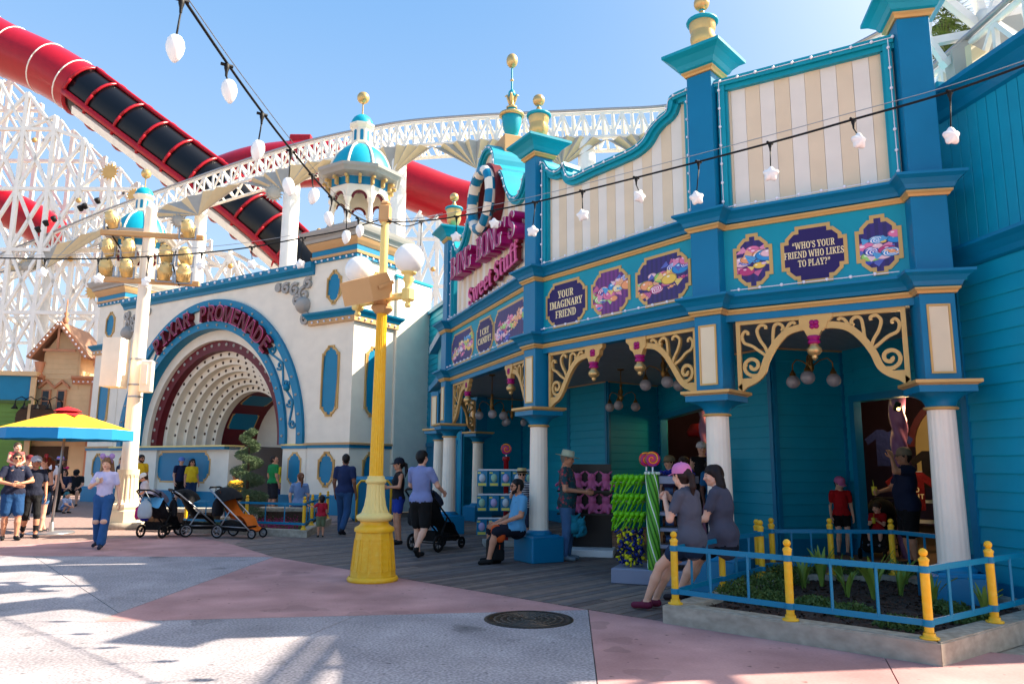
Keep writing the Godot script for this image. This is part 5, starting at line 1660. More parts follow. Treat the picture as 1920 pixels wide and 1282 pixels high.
func string_from(label: String, a: Vector3, b: Vector3, cable: Array, sock: Array, star: bool, size: float):
	var pts := []
	for i in cable.size() - 1:
		for k in 4:
			var c0: Array = cable[maxi(i - 1, 0)]; var c3: Array = cable[mini(i + 2, cable.size() - 1)]
			var t := k / 4.0
			var q := Vector2(cable[i][0], cable[i][1]).cubic_interpolate(Vector2(cable[i + 1][0], cable[i + 1][1]), Vector2(c0[0], c0[1]), Vector2(c3[0], c3[1]), t)
			pts.append(on_plane(q.x, q.y, a, b))
	pts.append(on_plane(cable[-1][0], cable[-1][1], a, b))
	var so := []
	for q in sock:
		var p := on_plane(q[0], q[1], a, b); var l := on_plane(q[2], q[3], a, b)
		so.append([p, maxf(p.y - l.y, 0.16)])
	light_string(label, pts, so, star, size)
func build_strings():
	var top := Vector3(-1.9, 5.2, -10.72)
	string_from("string of long white lanterns running from overhead to the yellow lamp", Vector3(-1.92, 0, -4.0), Vector3(-1.92, 0, -11.0), [[325, -30], [425, 118], [491, 210], [545, 280], [620, 368], [672, 408], [716, 424]], [[340, 0, 327, 88], [425, 122, 424, 172], [491, 214, 484, 274], [545, 283, 544, 353], [586, 328, 582, 366], [622, 370, 623, 412], [650, 394, 649, 444], [672, 410, 673, 434]], false, 1.0)
	string_from("string of white star lanterns swinging from the yellow lamp across the candy shop front", top, Vector3(3.3, 0, -5.7), [[724, 416], [790, 414], [855, 406], [1003, 379], [1193, 333], [1444, 268], [1600, 224], [1781, 172], [1960, 108]], [[856, 406, 854, 446], [923, 396, 918, 420], [1003, 379, 1000, 433], [1092, 358, 1092, 404], [1193, 333, 1193, 370], [1310, 303, 1309, 371], [1444, 268, 1449, 324], [1600, 224, 1601, 267], [1781, 172, 1792, 256]], true, 0.86)
	string_from("string of white star lanterns stretching left from the yellow lamp past the arch building", top, Vector3(-6.6, 0, -9.7), [[712, 412], [640, 432], [566, 446], [472, 463], [378, 474], [278, 481], [184, 485], [84, 485], [-40, 483]], [[84, 485, 82, 512], [184, 485, 182, 522], [278, 481, 278, 527], [378, 474, 380, 498], [472, 463, 475, 497], [568, 446, 574, 495]], true, 0.86)
	string_from("short lantern string hanging between the yellow lamp and the shop corner urn", Vector3(-1.8, 0, -10.8), Vector3(-1.3, 0, -17.9), [[728, 412], [760, 424], [790, 416], [830, 402]], [[790, 416, 785, 464]], false, 1.0)

func build_stage_pole():
	var g := Vector3(-9.50, 0, -19.0)
	var t := thing("light_pole", "tall cream pole with fluted octagonal base carrying racks of stage lights", "pole", "", Transform3D(Basis.IDENTITY, g))
	var s := Shape.new(true); s.lathe([Vector2(0.0, 0.0), Vector2(0.55, 0.0), Vector2(0.55, 0.15), Vector2(0.0, 0.16)], 28); part("footing", s.end(), M.kerb_concrete, t)
	s = Shape.new(); s.lathe([Vector2(0.42, 0.15), Vector2(0.42, 0.42), Vector2(0.38, 0.45), Vector2(0.40, 0.52), Vector2(0.38, 0.58), Vector2(0.30, 0.62)], 8, Vector3.ZERO, PI / 8)
	var n := 48; var prev := []
	for lv in [[0.60, 0.31], [0.7, 0.27], [1.22, 0.235], [1.30, 0.25], [1.42, 0.25]]:
		var ring := []
		for k in n:
			var r: float = lv[1] - (0.02 if k % 3 == 1 and lv[0] < 1.25 else 0.0)
			ring.append(Vector3(cos(TAU * k / n) * r, lv[0], sin(TAU * k / n) * r))
		if prev.size():
			for k in n: s.quad(prev[k], prev[(k + 1) % n], ring[(k + 1) % n], ring[k])
		prev = ring
	part("base", s.end(), M.cream_panel, t)
	s = Shape.new(true); s.lathe([Vector2(0.20, 1.42), Vector2(0.19, 1.6), Vector2(0.165, 4.0), Vector2(0.14, 8.1), Vector2(0.16, 8.15), Vector2(0.1, 8.25), Vector2(0, 8.25)], 24); part("shaft", s.end(), M.cream_column, t)
	for y in [7.40, 6.17]:
		s = Shape.new(); s.box(Vector3(0, y, 0.18), Vector3(2.55, 0.13, 0.10), 0.01); part("crossbar", s.end(), M.tan, t, Transform3D(Basis(Vector3.UP, 0.12) * Basis(Vector3.BACK, -0.02), Vector3.ZERO))
	s = Shape.new()
	for y in [3.2, 3.5, 4.15]: s.lathe([Vector2(0.175, y), Vector2(0.185, y), Vector2(0.185, y + 0.04), Vector2(0.175, y + 0.04)], 16)
	part("strap", s.end(), M.steel, t)
	# loudspeakers on the pole
	s = Shape.new(); s.prism(PackedVector2Array([Vector2(-0.22, -0.3), Vector2(0.22, -0.3), Vector2(0.22, 0.2), Vector2(0.10, 0.30), Vector2(-0.22, 0.22)]), -0.62, 0.60)
	single("column_speaker", s.end(), M.cream_column, "tall cream loudspeaker cabinet strapped to the cream light pole", "speaker", "", Transform3D(Basis(Vector3.RIGHT, -PI / 2), g + Vector3(-0.42, 4.05, 0.25)))
	s = Shape.new(); s.box(Vector3.ZERO, Vector3(0.28, 0.80, 0.24), 0.02); s.box(Vector3(-0.02, 0.05, 0.13), Vector3(0.10, 0.5, 0.03))
	single("pole_cabinet", s.end(), M.cream_column, "small cream equipment box on the side of the light pole", "equipment box", "", Transform3D(Basis(Vector3.UP, 0.2), g + Vector3(0.33, 3.72, 0.15)))
	# stage lights
	var can := Shape.new(true)
	can.lathe([Vector2(0.0, -0.24), Vector2(0.13, -0.235), Vector2(0.155, -0.20), Vector2(0.155, -0.10), Vector2(0.165, -0.09), Vector2(0.165, 0.02), Vector2(0.15, 0.03), Vector2(0.14, 0.10), Vector2(0.115, 0.17), Vector2(0.06, 0.21), Vector2(0.0, 0.22)], 20)
	can.smooth(false)
	for k in 20:
		var a := TAU * k / 20
		can.box(Vector3(cos(a) * 0.162, -0.03, sin(a) * 0.162), Vector3(0.02, 0.10, 0.02))
	var cm := can.end()
	var yoke := Shape.new(); yoke.bar(Vector3(-0.19, 0, 0), Vector3(-0.19, -0.28, 0), 0.02, 0.04); yoke.bar(Vector3(0.19, 0, 0), Vector3(0.19, -0.28, 0), 0.02, 0.04); yoke.bar(Vector3(-0.2, -0.28, 0), Vector3(0.2, -0.28, 0), 0.04, 0.02)
	var ym := yoke.end()
	var vent := Shape.new()
	for k in 5: vent.box(Vector3(-0.08 + k * 0.04, 0.18, 0.06), Vector3(0.02, 0.02, 0.05))
	var vm := vent.end()
	for q in [[210, 410], [352, 427], [204, 463], [241, 464], [311, 474], [347, 479], [198, 499], [237, 501], [309, 507], [344, 510]]:
		var p := at_depth(q[0], q[1], 18.75)
		var l := thing("stage_light", "gold barrel shaped stage light clamped to the cream pole's rack", "stage light", "stage lights on the pole rack", Transform3D(Basis(Vector3.UP, rng.randf_range(-0.3, 0.3)) * Basis.from_scale(Vector3.ONE * 1.06), p))
		var tilt := Basis(Vector3.RIGHT, rng.randf_range(0.25, 0.6)) * Basis(Vector3.BACK, rng.randf_range(-0.25, 0.25))
		var body := part("can", cm, paint("stage_gold", Color(0.86, 0.74, 0.50), 0.4, 0.3), l, Transform3D(tilt, Vector3.ZERO))
		part("vent", vm, M.black, body)
		part("yoke", ym, M.steel, l)
	# loose cables on the rack
	for q in [[[[200, 425], [215, 450], [228, 470], [232, 500]], "black cable looping down the stage light rack beside the domed cupola"], [[[330, 470], [322, 490], [328, 515], [335, 535]], "black cable hanging on the far end of the stage light rack"]]:
		var pts := []
		for c in q[0]: pts.append(at_depth(c[0], c[1], 18.8))
		s = Shape.new(true); s.tube(pts, 0.022, 5); single("rack_cable", s.end(), M.black, q[1], "cable")

func build_umbrella():
	var g := Vector3(-10.36, 0, -17.46)
	var t := thing("patio_umbrella", "yellow and red patio umbrella with blue valance on a steel pole and round base", "umbrella", "", Transform3D(Basis.IDENTITY, g))
	var s := Shape.new(true); s.lathe([Vector2(0.0, 0.0), Vector2(0.48, 0.0), Vector2(0.48, 0.025), Vector2(0.44, 0.04), Vector2(0.06, 0.05), Vector2(0.05, 0.25), Vector2(0.0, 0.25)], 32); part("base", s.end(), M.steel, t)
	s = Shape.new(true); s.tube([Vector3(0, 0.2, 0), Vector3(0.12, 2.75, 0)], 0.027, 12); part("pole", s.end(), M.steel, t)
	var c := Vector3(0.10, 0, 0)
	var n := 8
	var red := Shape.new(); var yel := Shape.new(); var val := Shape.new()
	for k in n:
		var a0 := TAU * k / n + 0.35; var a1 := TAU * (k + 1) / n + 0.35
		var f := func(a: float, r: float, y: float) -> Vector3: return c + Vector3(cos(a) * r, y, sin(a) * r)
		for j in 4:
			var b0 := lerpf(a0, a1, j / 4.0); var b1 := lerpf(a0, a1, (j + 1) / 4.0)
			var sag0 := 1.0 - 0.07 * sin(PI * j / 4.0); var sag1 := 1.0 - 0.07 * sin(PI * (j + 1) / 4.0)
			yel.quad(f.call(b0, 1.40 * sag0, 2.32), f.call(b0, 0.36 * sag0, 2.66), f.call(b1, 0.36 * sag1, 2.66), f.call(b1, 1.40 * sag1, 2.32))
			red.tri(f.call(b0, 0.36 * sag0, 2.661), f.call(b0, 0.0, 2.80), f.call(b1, 0.36 * sag1, 2.661))
			val.quad(f.call(b0, 1.405 * sag0, 2.32), f.call(b0, 1.42 * sag0, 2.08 + 0.01 * (j % 2)), f.call(b1, 1.42 * sag1, 2.08 + 0.01 * ((j + 1) % 2)), f.call(b1, 1.405 * sag1, 2.32))
		if k % 2 == 0:
			var m := (a0 + a1) / 2
			red.tri(f.call(a0 + 0.02, 0.36, 2.668), f.call(m, 0.62, 2.60), f.call(a1 - 0.02, 0.36, 2.668))
	part("canopy", yel.end(), tinted(Color(0.96, 0.74, 0.16), 0.8), t); part("canopy_top", red.end(), tinted(Color(0.76, 0.14, 0.16), 0.8), t); part("valance", val.end(), tinted(Color(0.10, 0.50, 0.72), 0.7), t)
	s = Shape.new(true)
	s.lathe([Vector2(0.30, 2.74), Vector2(0.20, 2.80), Vector2(0.05, 2.84), Vector2(0.0, 2.86)], 16, c); part("vent_cap", s.end(), tinted(Color(0.72, 0.12, 0.15), 0.8), t)
	for k in n:
		var a := TAU * k / n + 0.35
		s = Shape.new(true); s.tube([c + Vector3(0, 2.75, 0), c + Vector3(cos(a) * 1.39, 2.31, sin(a) * 1.39)], 0.012, 5); part("rib", s.end(), M.steel, t)

# ---------------------------------------------------------------- cottage and the green building by the left edge
func build_cottage():
	var d := 38.0
	var o := at_depth(90, 930, d); o.y = 0
	var k := d / FOCAL
	var X := func(px: float) -> float: return (px - 90.0) * k
	var Y := func(py: float) -> float: return at_depth(90, py, d).y
	var wall := paint("cottage_wall", Color(0.86, 0.72, 0.54), 0.7)
	var trim := paint("cottage_trim", Color(0.74, 0.50, 0.36), 0.6)
	var roof := paint("cottage_roof", Color(0.62, 0.47, 0.38), 0.8)
	var t := thing("cottage_shop", "ochre Victorian cottage shop front with steep gable and two narrow windows", "building", "", Transform3D(Basis(Vector3.UP, 0.12), o))
	var x0: float = X.call(26); var x1: float = X.call(152); var yc: float = Y.call(716)
	var s := Shape.new(); s.box(Vector3((x0 + x1) / 2, yc / 2, -1.0), Vector3(x1 - x0, yc, 1.9)); part("wall", s.end(), wall, t)
	var gx0: float = X.call(57); var gx1: float = X.call(122); var gy: float = Y.call(662); var ay: float = Y.call(622)
	s = Shape.new(); s.prism(PackedVector2Array([Vector2(gx0, yc - 0.4), Vector2(gx1, yc - 0.4), Vector2(gx1, gy), Vector2((gx0 + gx1) / 2 - 0.1, ay + 0.1), Vector2(gx0, gy)]), -2.4, -0.02); part("gable_wall", s.end(), wall, t)
	var board := func(a: float, b: float, y0: float, y1: float, z: float):
		var bs := Shape.new(); bs.mould([Vector2(0, 0), Vector2(0.03, 0), Vector2(0.008, 0.26), Vector2(0, 0.26)], a, b)
		var m := bs.end()
		var y := y0
		while y < y1: part("board", m, wall, t, Transform3D(Basis.IDENTITY, Vector3(0, y, z))); y += 0.26
	board.call(x0 + 0.1, x1 - 0.1, 0.3, yc - 0.4, -0.05); board.call(gx0 + 0.1, gx1 - 0.1, yc + 0.15, gy, -0.02)
	# roof of the gable: two slopes with overhang
	var px: float = (gx0 + gx1) / 2 - 0.1
	s = Shape.new()
	for sg in [[gx0 - 0.55, -1], [gx1 + 0.55, 1]]:
		var e := Vector2(sg[0], gy - 0.35); var ap := Vector2(px, ay + 0.35)
		var nrm := Vector2(-(e - ap).y, (e - ap).x).normalized() * 0.14
		s.prism(PackedVector2Array([ap, e, e + nrm * -sg[1] * -1.0, ap + nrm * -sg[1] * -1.0]), -2.8, 0.45)
	part("roof", s.end(), roof, t)
	s = Shape.new(); s.bar(Vector3(px, ay + 0.4, 0.47), Vector3(gx0 - 0.5, gy - 0.3, 0.47), 0.08, 0.22); s.bar(Vector3(px, ay + 0.4, 0.47), Vector3(gx1 + 0.5, gy - 0.3, 0.47), 0.08, 0.22)
	s.bar(Vector3(gx0 + 0.1, gy + 0.1, 0.40), Vector3(gx1 - 0.1, gy + 0.1, 0.40), 0.08, 0.12); s.bar(Vector3(px, gy + 0.1, 0.40), Vector3(px, ay + 0.3, 0.40), 0.08, 0.1)
	part("bargeboard", s.end(), trim, t)
	s = Shape.new(true)
	for i in 9:
		var u := (i + 0.5) / 9.0
		s.ball(Vector3(lerpf(px, gx0 - 0.5, u), lerpf(ay + 0.4, gy - 0.3, u), 0.54), 0.055, 6); s.ball(Vector3(lerpf(px, gx1 + 0.5, u), lerpf(ay + 0.4, gy - 0.3, u), 0.54), 0.055, 6)
	part("bulb_row", s.end(), M.bulb_white, t)
	s = Shape.new(true); s.lathe([Vector2(0.10, ay + 0.4), Vector2(0.16, ay + 0.6), Vector2(0.05, ay + 0.75), Vector2(0.12, ay + 0.9), Vector2(0.03, ay + 1.0), Vector2(0.03, ay + 1.5), Vector2(0.0, ay + 1.7)], 10, Vector3(px + 0.2, 0, 0.3)); part("finial", s.end(), trim, t)
	for q in [[x0 - 0.1, gx0 + 0.15], [gx1 - 0.25, x1 + 0.5]]:
		s = Shape.new(); s.mould([Vector2(-0.2, yc - 0.1), Vector2(0.1, yc - 0.1), Vector2(0.15, yc + 0.1), Vector2(0.3, yc + 0.2), Vector2(0.3, yc + 0.3), Vector2(-0.2, yc + 0.3)], q[0], q[1]); part("cornice", s.end(), trim, t)
		s = Shape.new(true)
		for i in 7: s.ball(Vector3(lerpf(q[0], q[1], (i + 0.5) / 7), yc + 0.02, 0.17), 0.05, 6)
		part("bulb_row", s.end(), M.bulb_white, t)
	for q in [x0 + 0.06, x1 - 0.06]:
		s = Shape.new(); s.box(Vector3(q, yc / 2, 0.0), Vector3(0.22, yc - 0.1, 0.12)); part("corner_board", s.end(), trim, t)
	s = Shape.new(true); s.lathe([Vector2(0.22, yc + 0.3), Vector2(0.12, yc + 0.45), Vector2(0.3, yc + 0.9), Vector2(0.28, yc + 1.3), Vector2(0.1, yc + 1.5), Vector2(0.0, yc + 1.75)], 14, Vector3(x1 + 0.15, 0, 0.0)); part("urn", s.end(), paint("terracotta", Color(0.85, 0.56, 0.40), 0.6), t)
	s = Shape.new(true); s.lathe([Vector2(0.2, yc + 0.3), Vector2(0.14, yc + 0.45), Vector2(0.26, yc + 1.0), Vector2(0.0, yc + 1.02)], 14, Vector3(X.call(51), 0, 0.0)); part("urn", s.end(), M.terracotta, t)
	# return wall to the right
	s = Shape.new(); s.box(Vector3(X.call(163), yc / 2, -0.7), Vector3(0.62, yc, 1.2)); part("wall", s.end(), wall, t)
	for q in [68.0, 95.0]:
		var wx: float = X.call(q); var wy: float = Y.call(752)
		s = Shape.new(); s.box(Vector3(wx, wy, 0.03), Vector3(0.42, 1.15, 0.12)); 
		s.prism(PackedVector2Array([Vector2(wx - 0.36, wy + 0.62), Vector2(wx, wy + 0.95), Vector2(wx + 0.36, wy + 0.62), Vector2(wx + 0.36, wy + 0.74), Vector2(wx, wy + 1.08), Vector2(wx - 0.36, wy + 0.74)]), -0.02, 0.16)
		var w := part("window", s.end(), trim, t)
		s = Shape.new(); s.box(Vector3(wx, wy + 0.26, 0.095), Vector3(0.28, 0.48, 0.02)); part("pane", s.end(), paint("window_glass", Color(0.10, 0.12, 0.15), 0.08, 0.0, false), w)
		s = Shape.new(); s.box(Vector3(wx, wy - 0.28, 0.095), Vector3(0.28, 0.50, 0.02)); part("pane", s.end(), M.window_glass, w)
	# awning roof over the entrance, oval sign board and gooseneck lamps
	s = Shape.new(); s.prism(PackedVector2Array([Vector2(0, 3.2), Vector2(1.3, 2.75), Vector2(1.3, 2.65), Vector2(0, 3.0)]), x0 - 0.6, x1 - 0.4); part("awning", s.end(), M.maroon, t, Transform3D(Basis(Vector3.UP, -PI / 2), Vector3.ZERO))
	var sg := PackedVector2Array()
	for p in arc2(Vector2.ZERO, 1.0, 0, PI, 16): sg.append(Vector2(p.x * 0.95, p.y * 0.6))
	sg.append(Vector2(-0.95, -0.35)); sg.append(Vector2(0.95, -0.35))
	s = Shape.new(); s.prism(sg, 0.1, 0.2); part("sign_board", s.end(), M.bark, t, Transform3D(Basis.IDENTITY, Vector3(X.call(62), Y.call(782), 0.3)))
	s = Shape.new(true)
	for q in [[34, 30], [50, 48], [72, 70], [92, 88]]:
		var lx: float = X.call(q[0]); var ly: float = Y.call(752)
		s.tube([Vector3(lx + 0.25, ly - 0.4, 0.1), Vector3(lx + 0.25, ly, 0.4), Vector3(lx + 0.1, ly + 0.15, 0.7), Vector3(lx - 0.1, ly + 0.0, 0.8), Vector3(lx - 0.12, ly - 0.2, 0.8)], 0.025, 6)
		s.lathe([Vector2(0.04, ly - 0.2), Vector2(0.06, ly - 0.3), Vector2(0.17, ly - 0.46), Vector2(0.0, ly - 0.4)], 10, Vector3(lx - 0.12, 0, 0.8))
	part("gooseneck_lamp", s.end(), M.black, t)
	# dark entrance
	s = Shape.new(); s.box(Vector3(X.call(75), 1.2, -0.02), Vector3(2.2, 2.4, 0.1)); part("entrance", s.end(), M.bark, t)
	var t2 := thing("green_shop", "green boarded shop with a teal upper panel at the left edge beside the ochre cottage", "building", "", Transform3D(Basis(Vector3.UP, 0.2), at_depth(-60, 930, 37.0) * Vector3(1, 0, 1)))
	var gm := paint("green_board", Color(0.42, 0.55, 0.25), 0.7)
	s = Shape.new(); s.box(Vector3(0.3, 2.35, -1.0), Vector3(4.0, 4.7, 2.0)); part("wall", s.end(), gm, t2)
	var bs := Shape.new(); bs.mould([Vector2(0, 0), Vector2(0.03, 0), Vector2(0.008, 0.22), Vector2(0, 0.22)], -1.7, 2.28); var bm := bs.end()
	for i in 18: part("board", bm, gm, t2, Transform3D(Basis.IDENTITY, Vector3(0, 0.3 + i * 0.22, 0.0)))
	s = Shape.new(); s.box(Vector3(0.3, 5.2, -1.0), Vector3(3.9, 1.3, 2.02)); part("upper_panel", s.end(), M.rail_blue, t2)
	s = Shape.new(); s.box(Vector3(0.3, 5.95, -0.95), Vector3(4.3, 0.22, 2.3)); s.box(Vector3(2.3, 2.9, 0.03), Vector3(0.24, 5.8, 0.1)); part("trim", s.end(), wall, t2)
	s = Shape.new(); s.box(Vector3(0.3, 4.55, 0.02), Vector3(3.98, 0.16, 0.14)); s.box(Vector3(0.3, 3.3, 0.02), Vector3(3.98, 0.14, 0.12)); part("sill_band", s.end(), M.leaf, t2)

# ---------------------------------------------------------------- people: a distance field of tapered bones, meshed as surface nets
class Field:
	var o: Vector3
	var h: float
	var nx: int
	var ny: int
	var nz: int
	var d := PackedFloat32Array()
	var raw := PackedFloat32Array()
	var tag := PackedByteArray()
	func _init(lo: Vector3, hi: Vector3, cell: float):
		h = cell; o = lo
		nx = int(ceil((hi.x - lo.x) / h)) + 1; ny = int(ceil((hi.y - lo.y) / h)) + 1; nz = int(ceil((hi.z - lo.z) / h)) + 1
		d.resize(nx * ny * nz); d.fill(9.0)
		raw.resize(nx * ny * nz); raw.fill(9.0)
		tag.resize(nx * ny * nz)
	func bone(a: Vector3, b: Vector3, ra: float, rb: float, tg: int, k := 0.035, fwd := Vector3.ZERO, flat := 1.0, cut := false):
		var m := maxf(ra, rb) + k + h * 2.0
		var lo := (a.min(b) - Vector3.ONE * m - o) / h; var hi := (a.max(b) + Vector3.ONE * m - o) / h
		var i0 := maxi(int(lo.x), 0); var i1 := mini(int(hi.x) + 1, nx - 1)
		var j0 := maxi(int(lo.y), 0); var j1 := mini(int(hi.y) + 1, ny - 1)
		var k0 := maxi(int(lo.z), 0); var k1 := mini(int(hi.z) + 1, nz - 1)
		var ab := b - a
		var inv := 1.0 / flat - 1.0
		if flat != 1.0: ab += fwd * (ab.dot(fwd) * inv)
		var ll := maxf(ab.length_squared(), 0.0000001)
		var ik := 1.0 / k
		for j in range(j0, j1 + 1):
			for kk in range(k0, k1 + 1):
				var p := o + Vector3(i0 * h, j * h, kk * h) - a
				var idx := (j * nz + kk) * nx + i0
				for i in range(i0, i1 + 1):
					var q := p
					if flat != 1.0: q += fwd * (q.dot(fwd) * inv)
					var t := clampf(q.dot(ab) / ll, 0.0, 1.0)
					var v := (q - ab * t).length() - lerpf(ra, rb, t)
					if cut:
						if -v > d[idx]: d[idx] = -v
					else:
						if v < raw[idx]:
							raw[idx] = v; tag[idx] = tg
						var c := d[idx]
						var e := maxf(k - absf(c - v), 0.0) * ik
						d[idx] = minf(c, v) - e * e * k * 0.25
					p.x += h; idx += 1
	# tools: tag -> SurfaceTool
	func into(tools: Dictionary, xf := Transform3D.IDENTITY):
		var vid := PackedInt32Array(); vid.resize(nx * ny * nz); vid.fill(-1)
		var pos := PackedVector3Array(); var nor := PackedVector3Array()
		var sy := nz * nx
		var off := PackedInt32Array([0, 1, nx, nx + 1, sy, sy + 1, sy + nx, sy + nx + 1])
		var cells := PackedInt32Array()
		var lim := h * 1.9
		for j in ny - 1:
			for k in nz - 1:
				var base := (j * nz + k) * nx
				for i in nx - 1:
					var idx := base + i
					var c := d[idx]
					if c > lim or c < -lim: continue
					var neg := 0
					for q in 8:
						if d[idx + off[q]] < 0.0: neg += 1
					if neg == 0 or neg == 8: continue
					var sum := Vector3.ZERO; var cnt := 0
					for q in 8:
						for ax in 3:
							var bit := 1 << ax
							if q & bit: continue
							var va := d[idx + off[q]]; var vb := d[idx + off[q | bit]]
							if (va < 0.0) == (vb < 0.0): continue
							var t := va / (va - vb)
							var cp := Vector3(q & 1, (q >> 2) & 1, (q >> 1) & 1)
							if ax == 0: cp.x += t
							elif ax == 1: cp.z += t
							else: cp.y += t
							sum += cp; cnt += 1
					vid[idx] = pos.size()
					pos.append(o + (Vector3(i, j, k) + sum / cnt) * h)
					var g := Vector3(d[idx + 1] + d[idx + off[3]] + d[idx + off[5]] + d[idx + off[7]] - d[idx] - d[idx + off[2]] - d[idx + off[4]] - d[idx + off[6]], d[idx + off[4]] + d[idx + off[5]] + d[idx + off[6]] + d[idx + off[7]] - d[idx] - d[idx + 1] - d[idx + off[2]] - d[idx + off[3]], d[idx + off[2]] + d[idx + off[3]] + d[idx + off[6]] + d[idx + off[7]] - d[idx] - d[idx + 1] - d[idx + off[4]] - d[idx + off[5]])
					nor.append(g.normalized())
					cells.append(idx)
		var step := [1, sy, nx]
		for idx in cells:
			var i := idx % nx; var k := (idx / nx) % nz; var j := idx / sy
			if i == 0 or j == 0 or k == 0: continue
			var a := d[idx]
			for ax in 3:
				var b := d[idx + step[ax]]
				if (a < 0.0) == (b < 0.0): continue
				var u: int = step[(ax + 1) % 3]; var v: int = step[(ax + 2) % 3]
				var q := [vid[idx - u - v], vid[idx - v], vid[idx], vid[idx - u]]
				if q[0] < 0 or q[1] < 0 or q[3] < 0: continue
				var tg := tag[idx] if a < 0.0 else tag[idx + step[ax]]
				if not tools.has(tg): continue
				var st: SurfaceTool = tools[tg]
				var n := (pos[q[1]] - pos[q[0]]).cross(pos[q[2]] - pos[q[0]])
				var order := [0, 1, 2, 0, 2, 3] if n.dot(nor[q[0]] + nor[q[2]]) < 0.0 else [0, 2, 1, 0, 3, 2]
				for e in order:
					st.set_normal((xf.basis * nor[q[e]]).normalized()); st.add_vertex(xf * pos[q[e]])

func tool() -> SurfaceTool:
	var s := SurfaceTool.new(); s.begin(Mesh.PRIMITIVE_TRIANGLES); return s
func join(st: SurfaceTool, m: ArrayMesh, xf: Transform3D):
	var arr := m.surface_get_arrays(0)
	var v: PackedVector3Array = arr[Mesh.ARRAY_VERTEX]; var n: PackedVector3Array = arr[Mesh.ARRAY_NORMAL]
	var ix = arr[Mesh.ARRAY_INDEX]
	var flip := xf.basis.determinant() < 0.0
	var cnt: int = ix.size() if ix != null and ix.size() else v.size()
	for i in cnt:
		var e := i
		if flip: e = i - (i % 3) + [0, 2, 1][i % 3]
		if ix != null and ix.size(): e = ix[e]
		st.set_normal((xf.basis * n[e]).normalized()); st.add_vertex(xf * v[e])

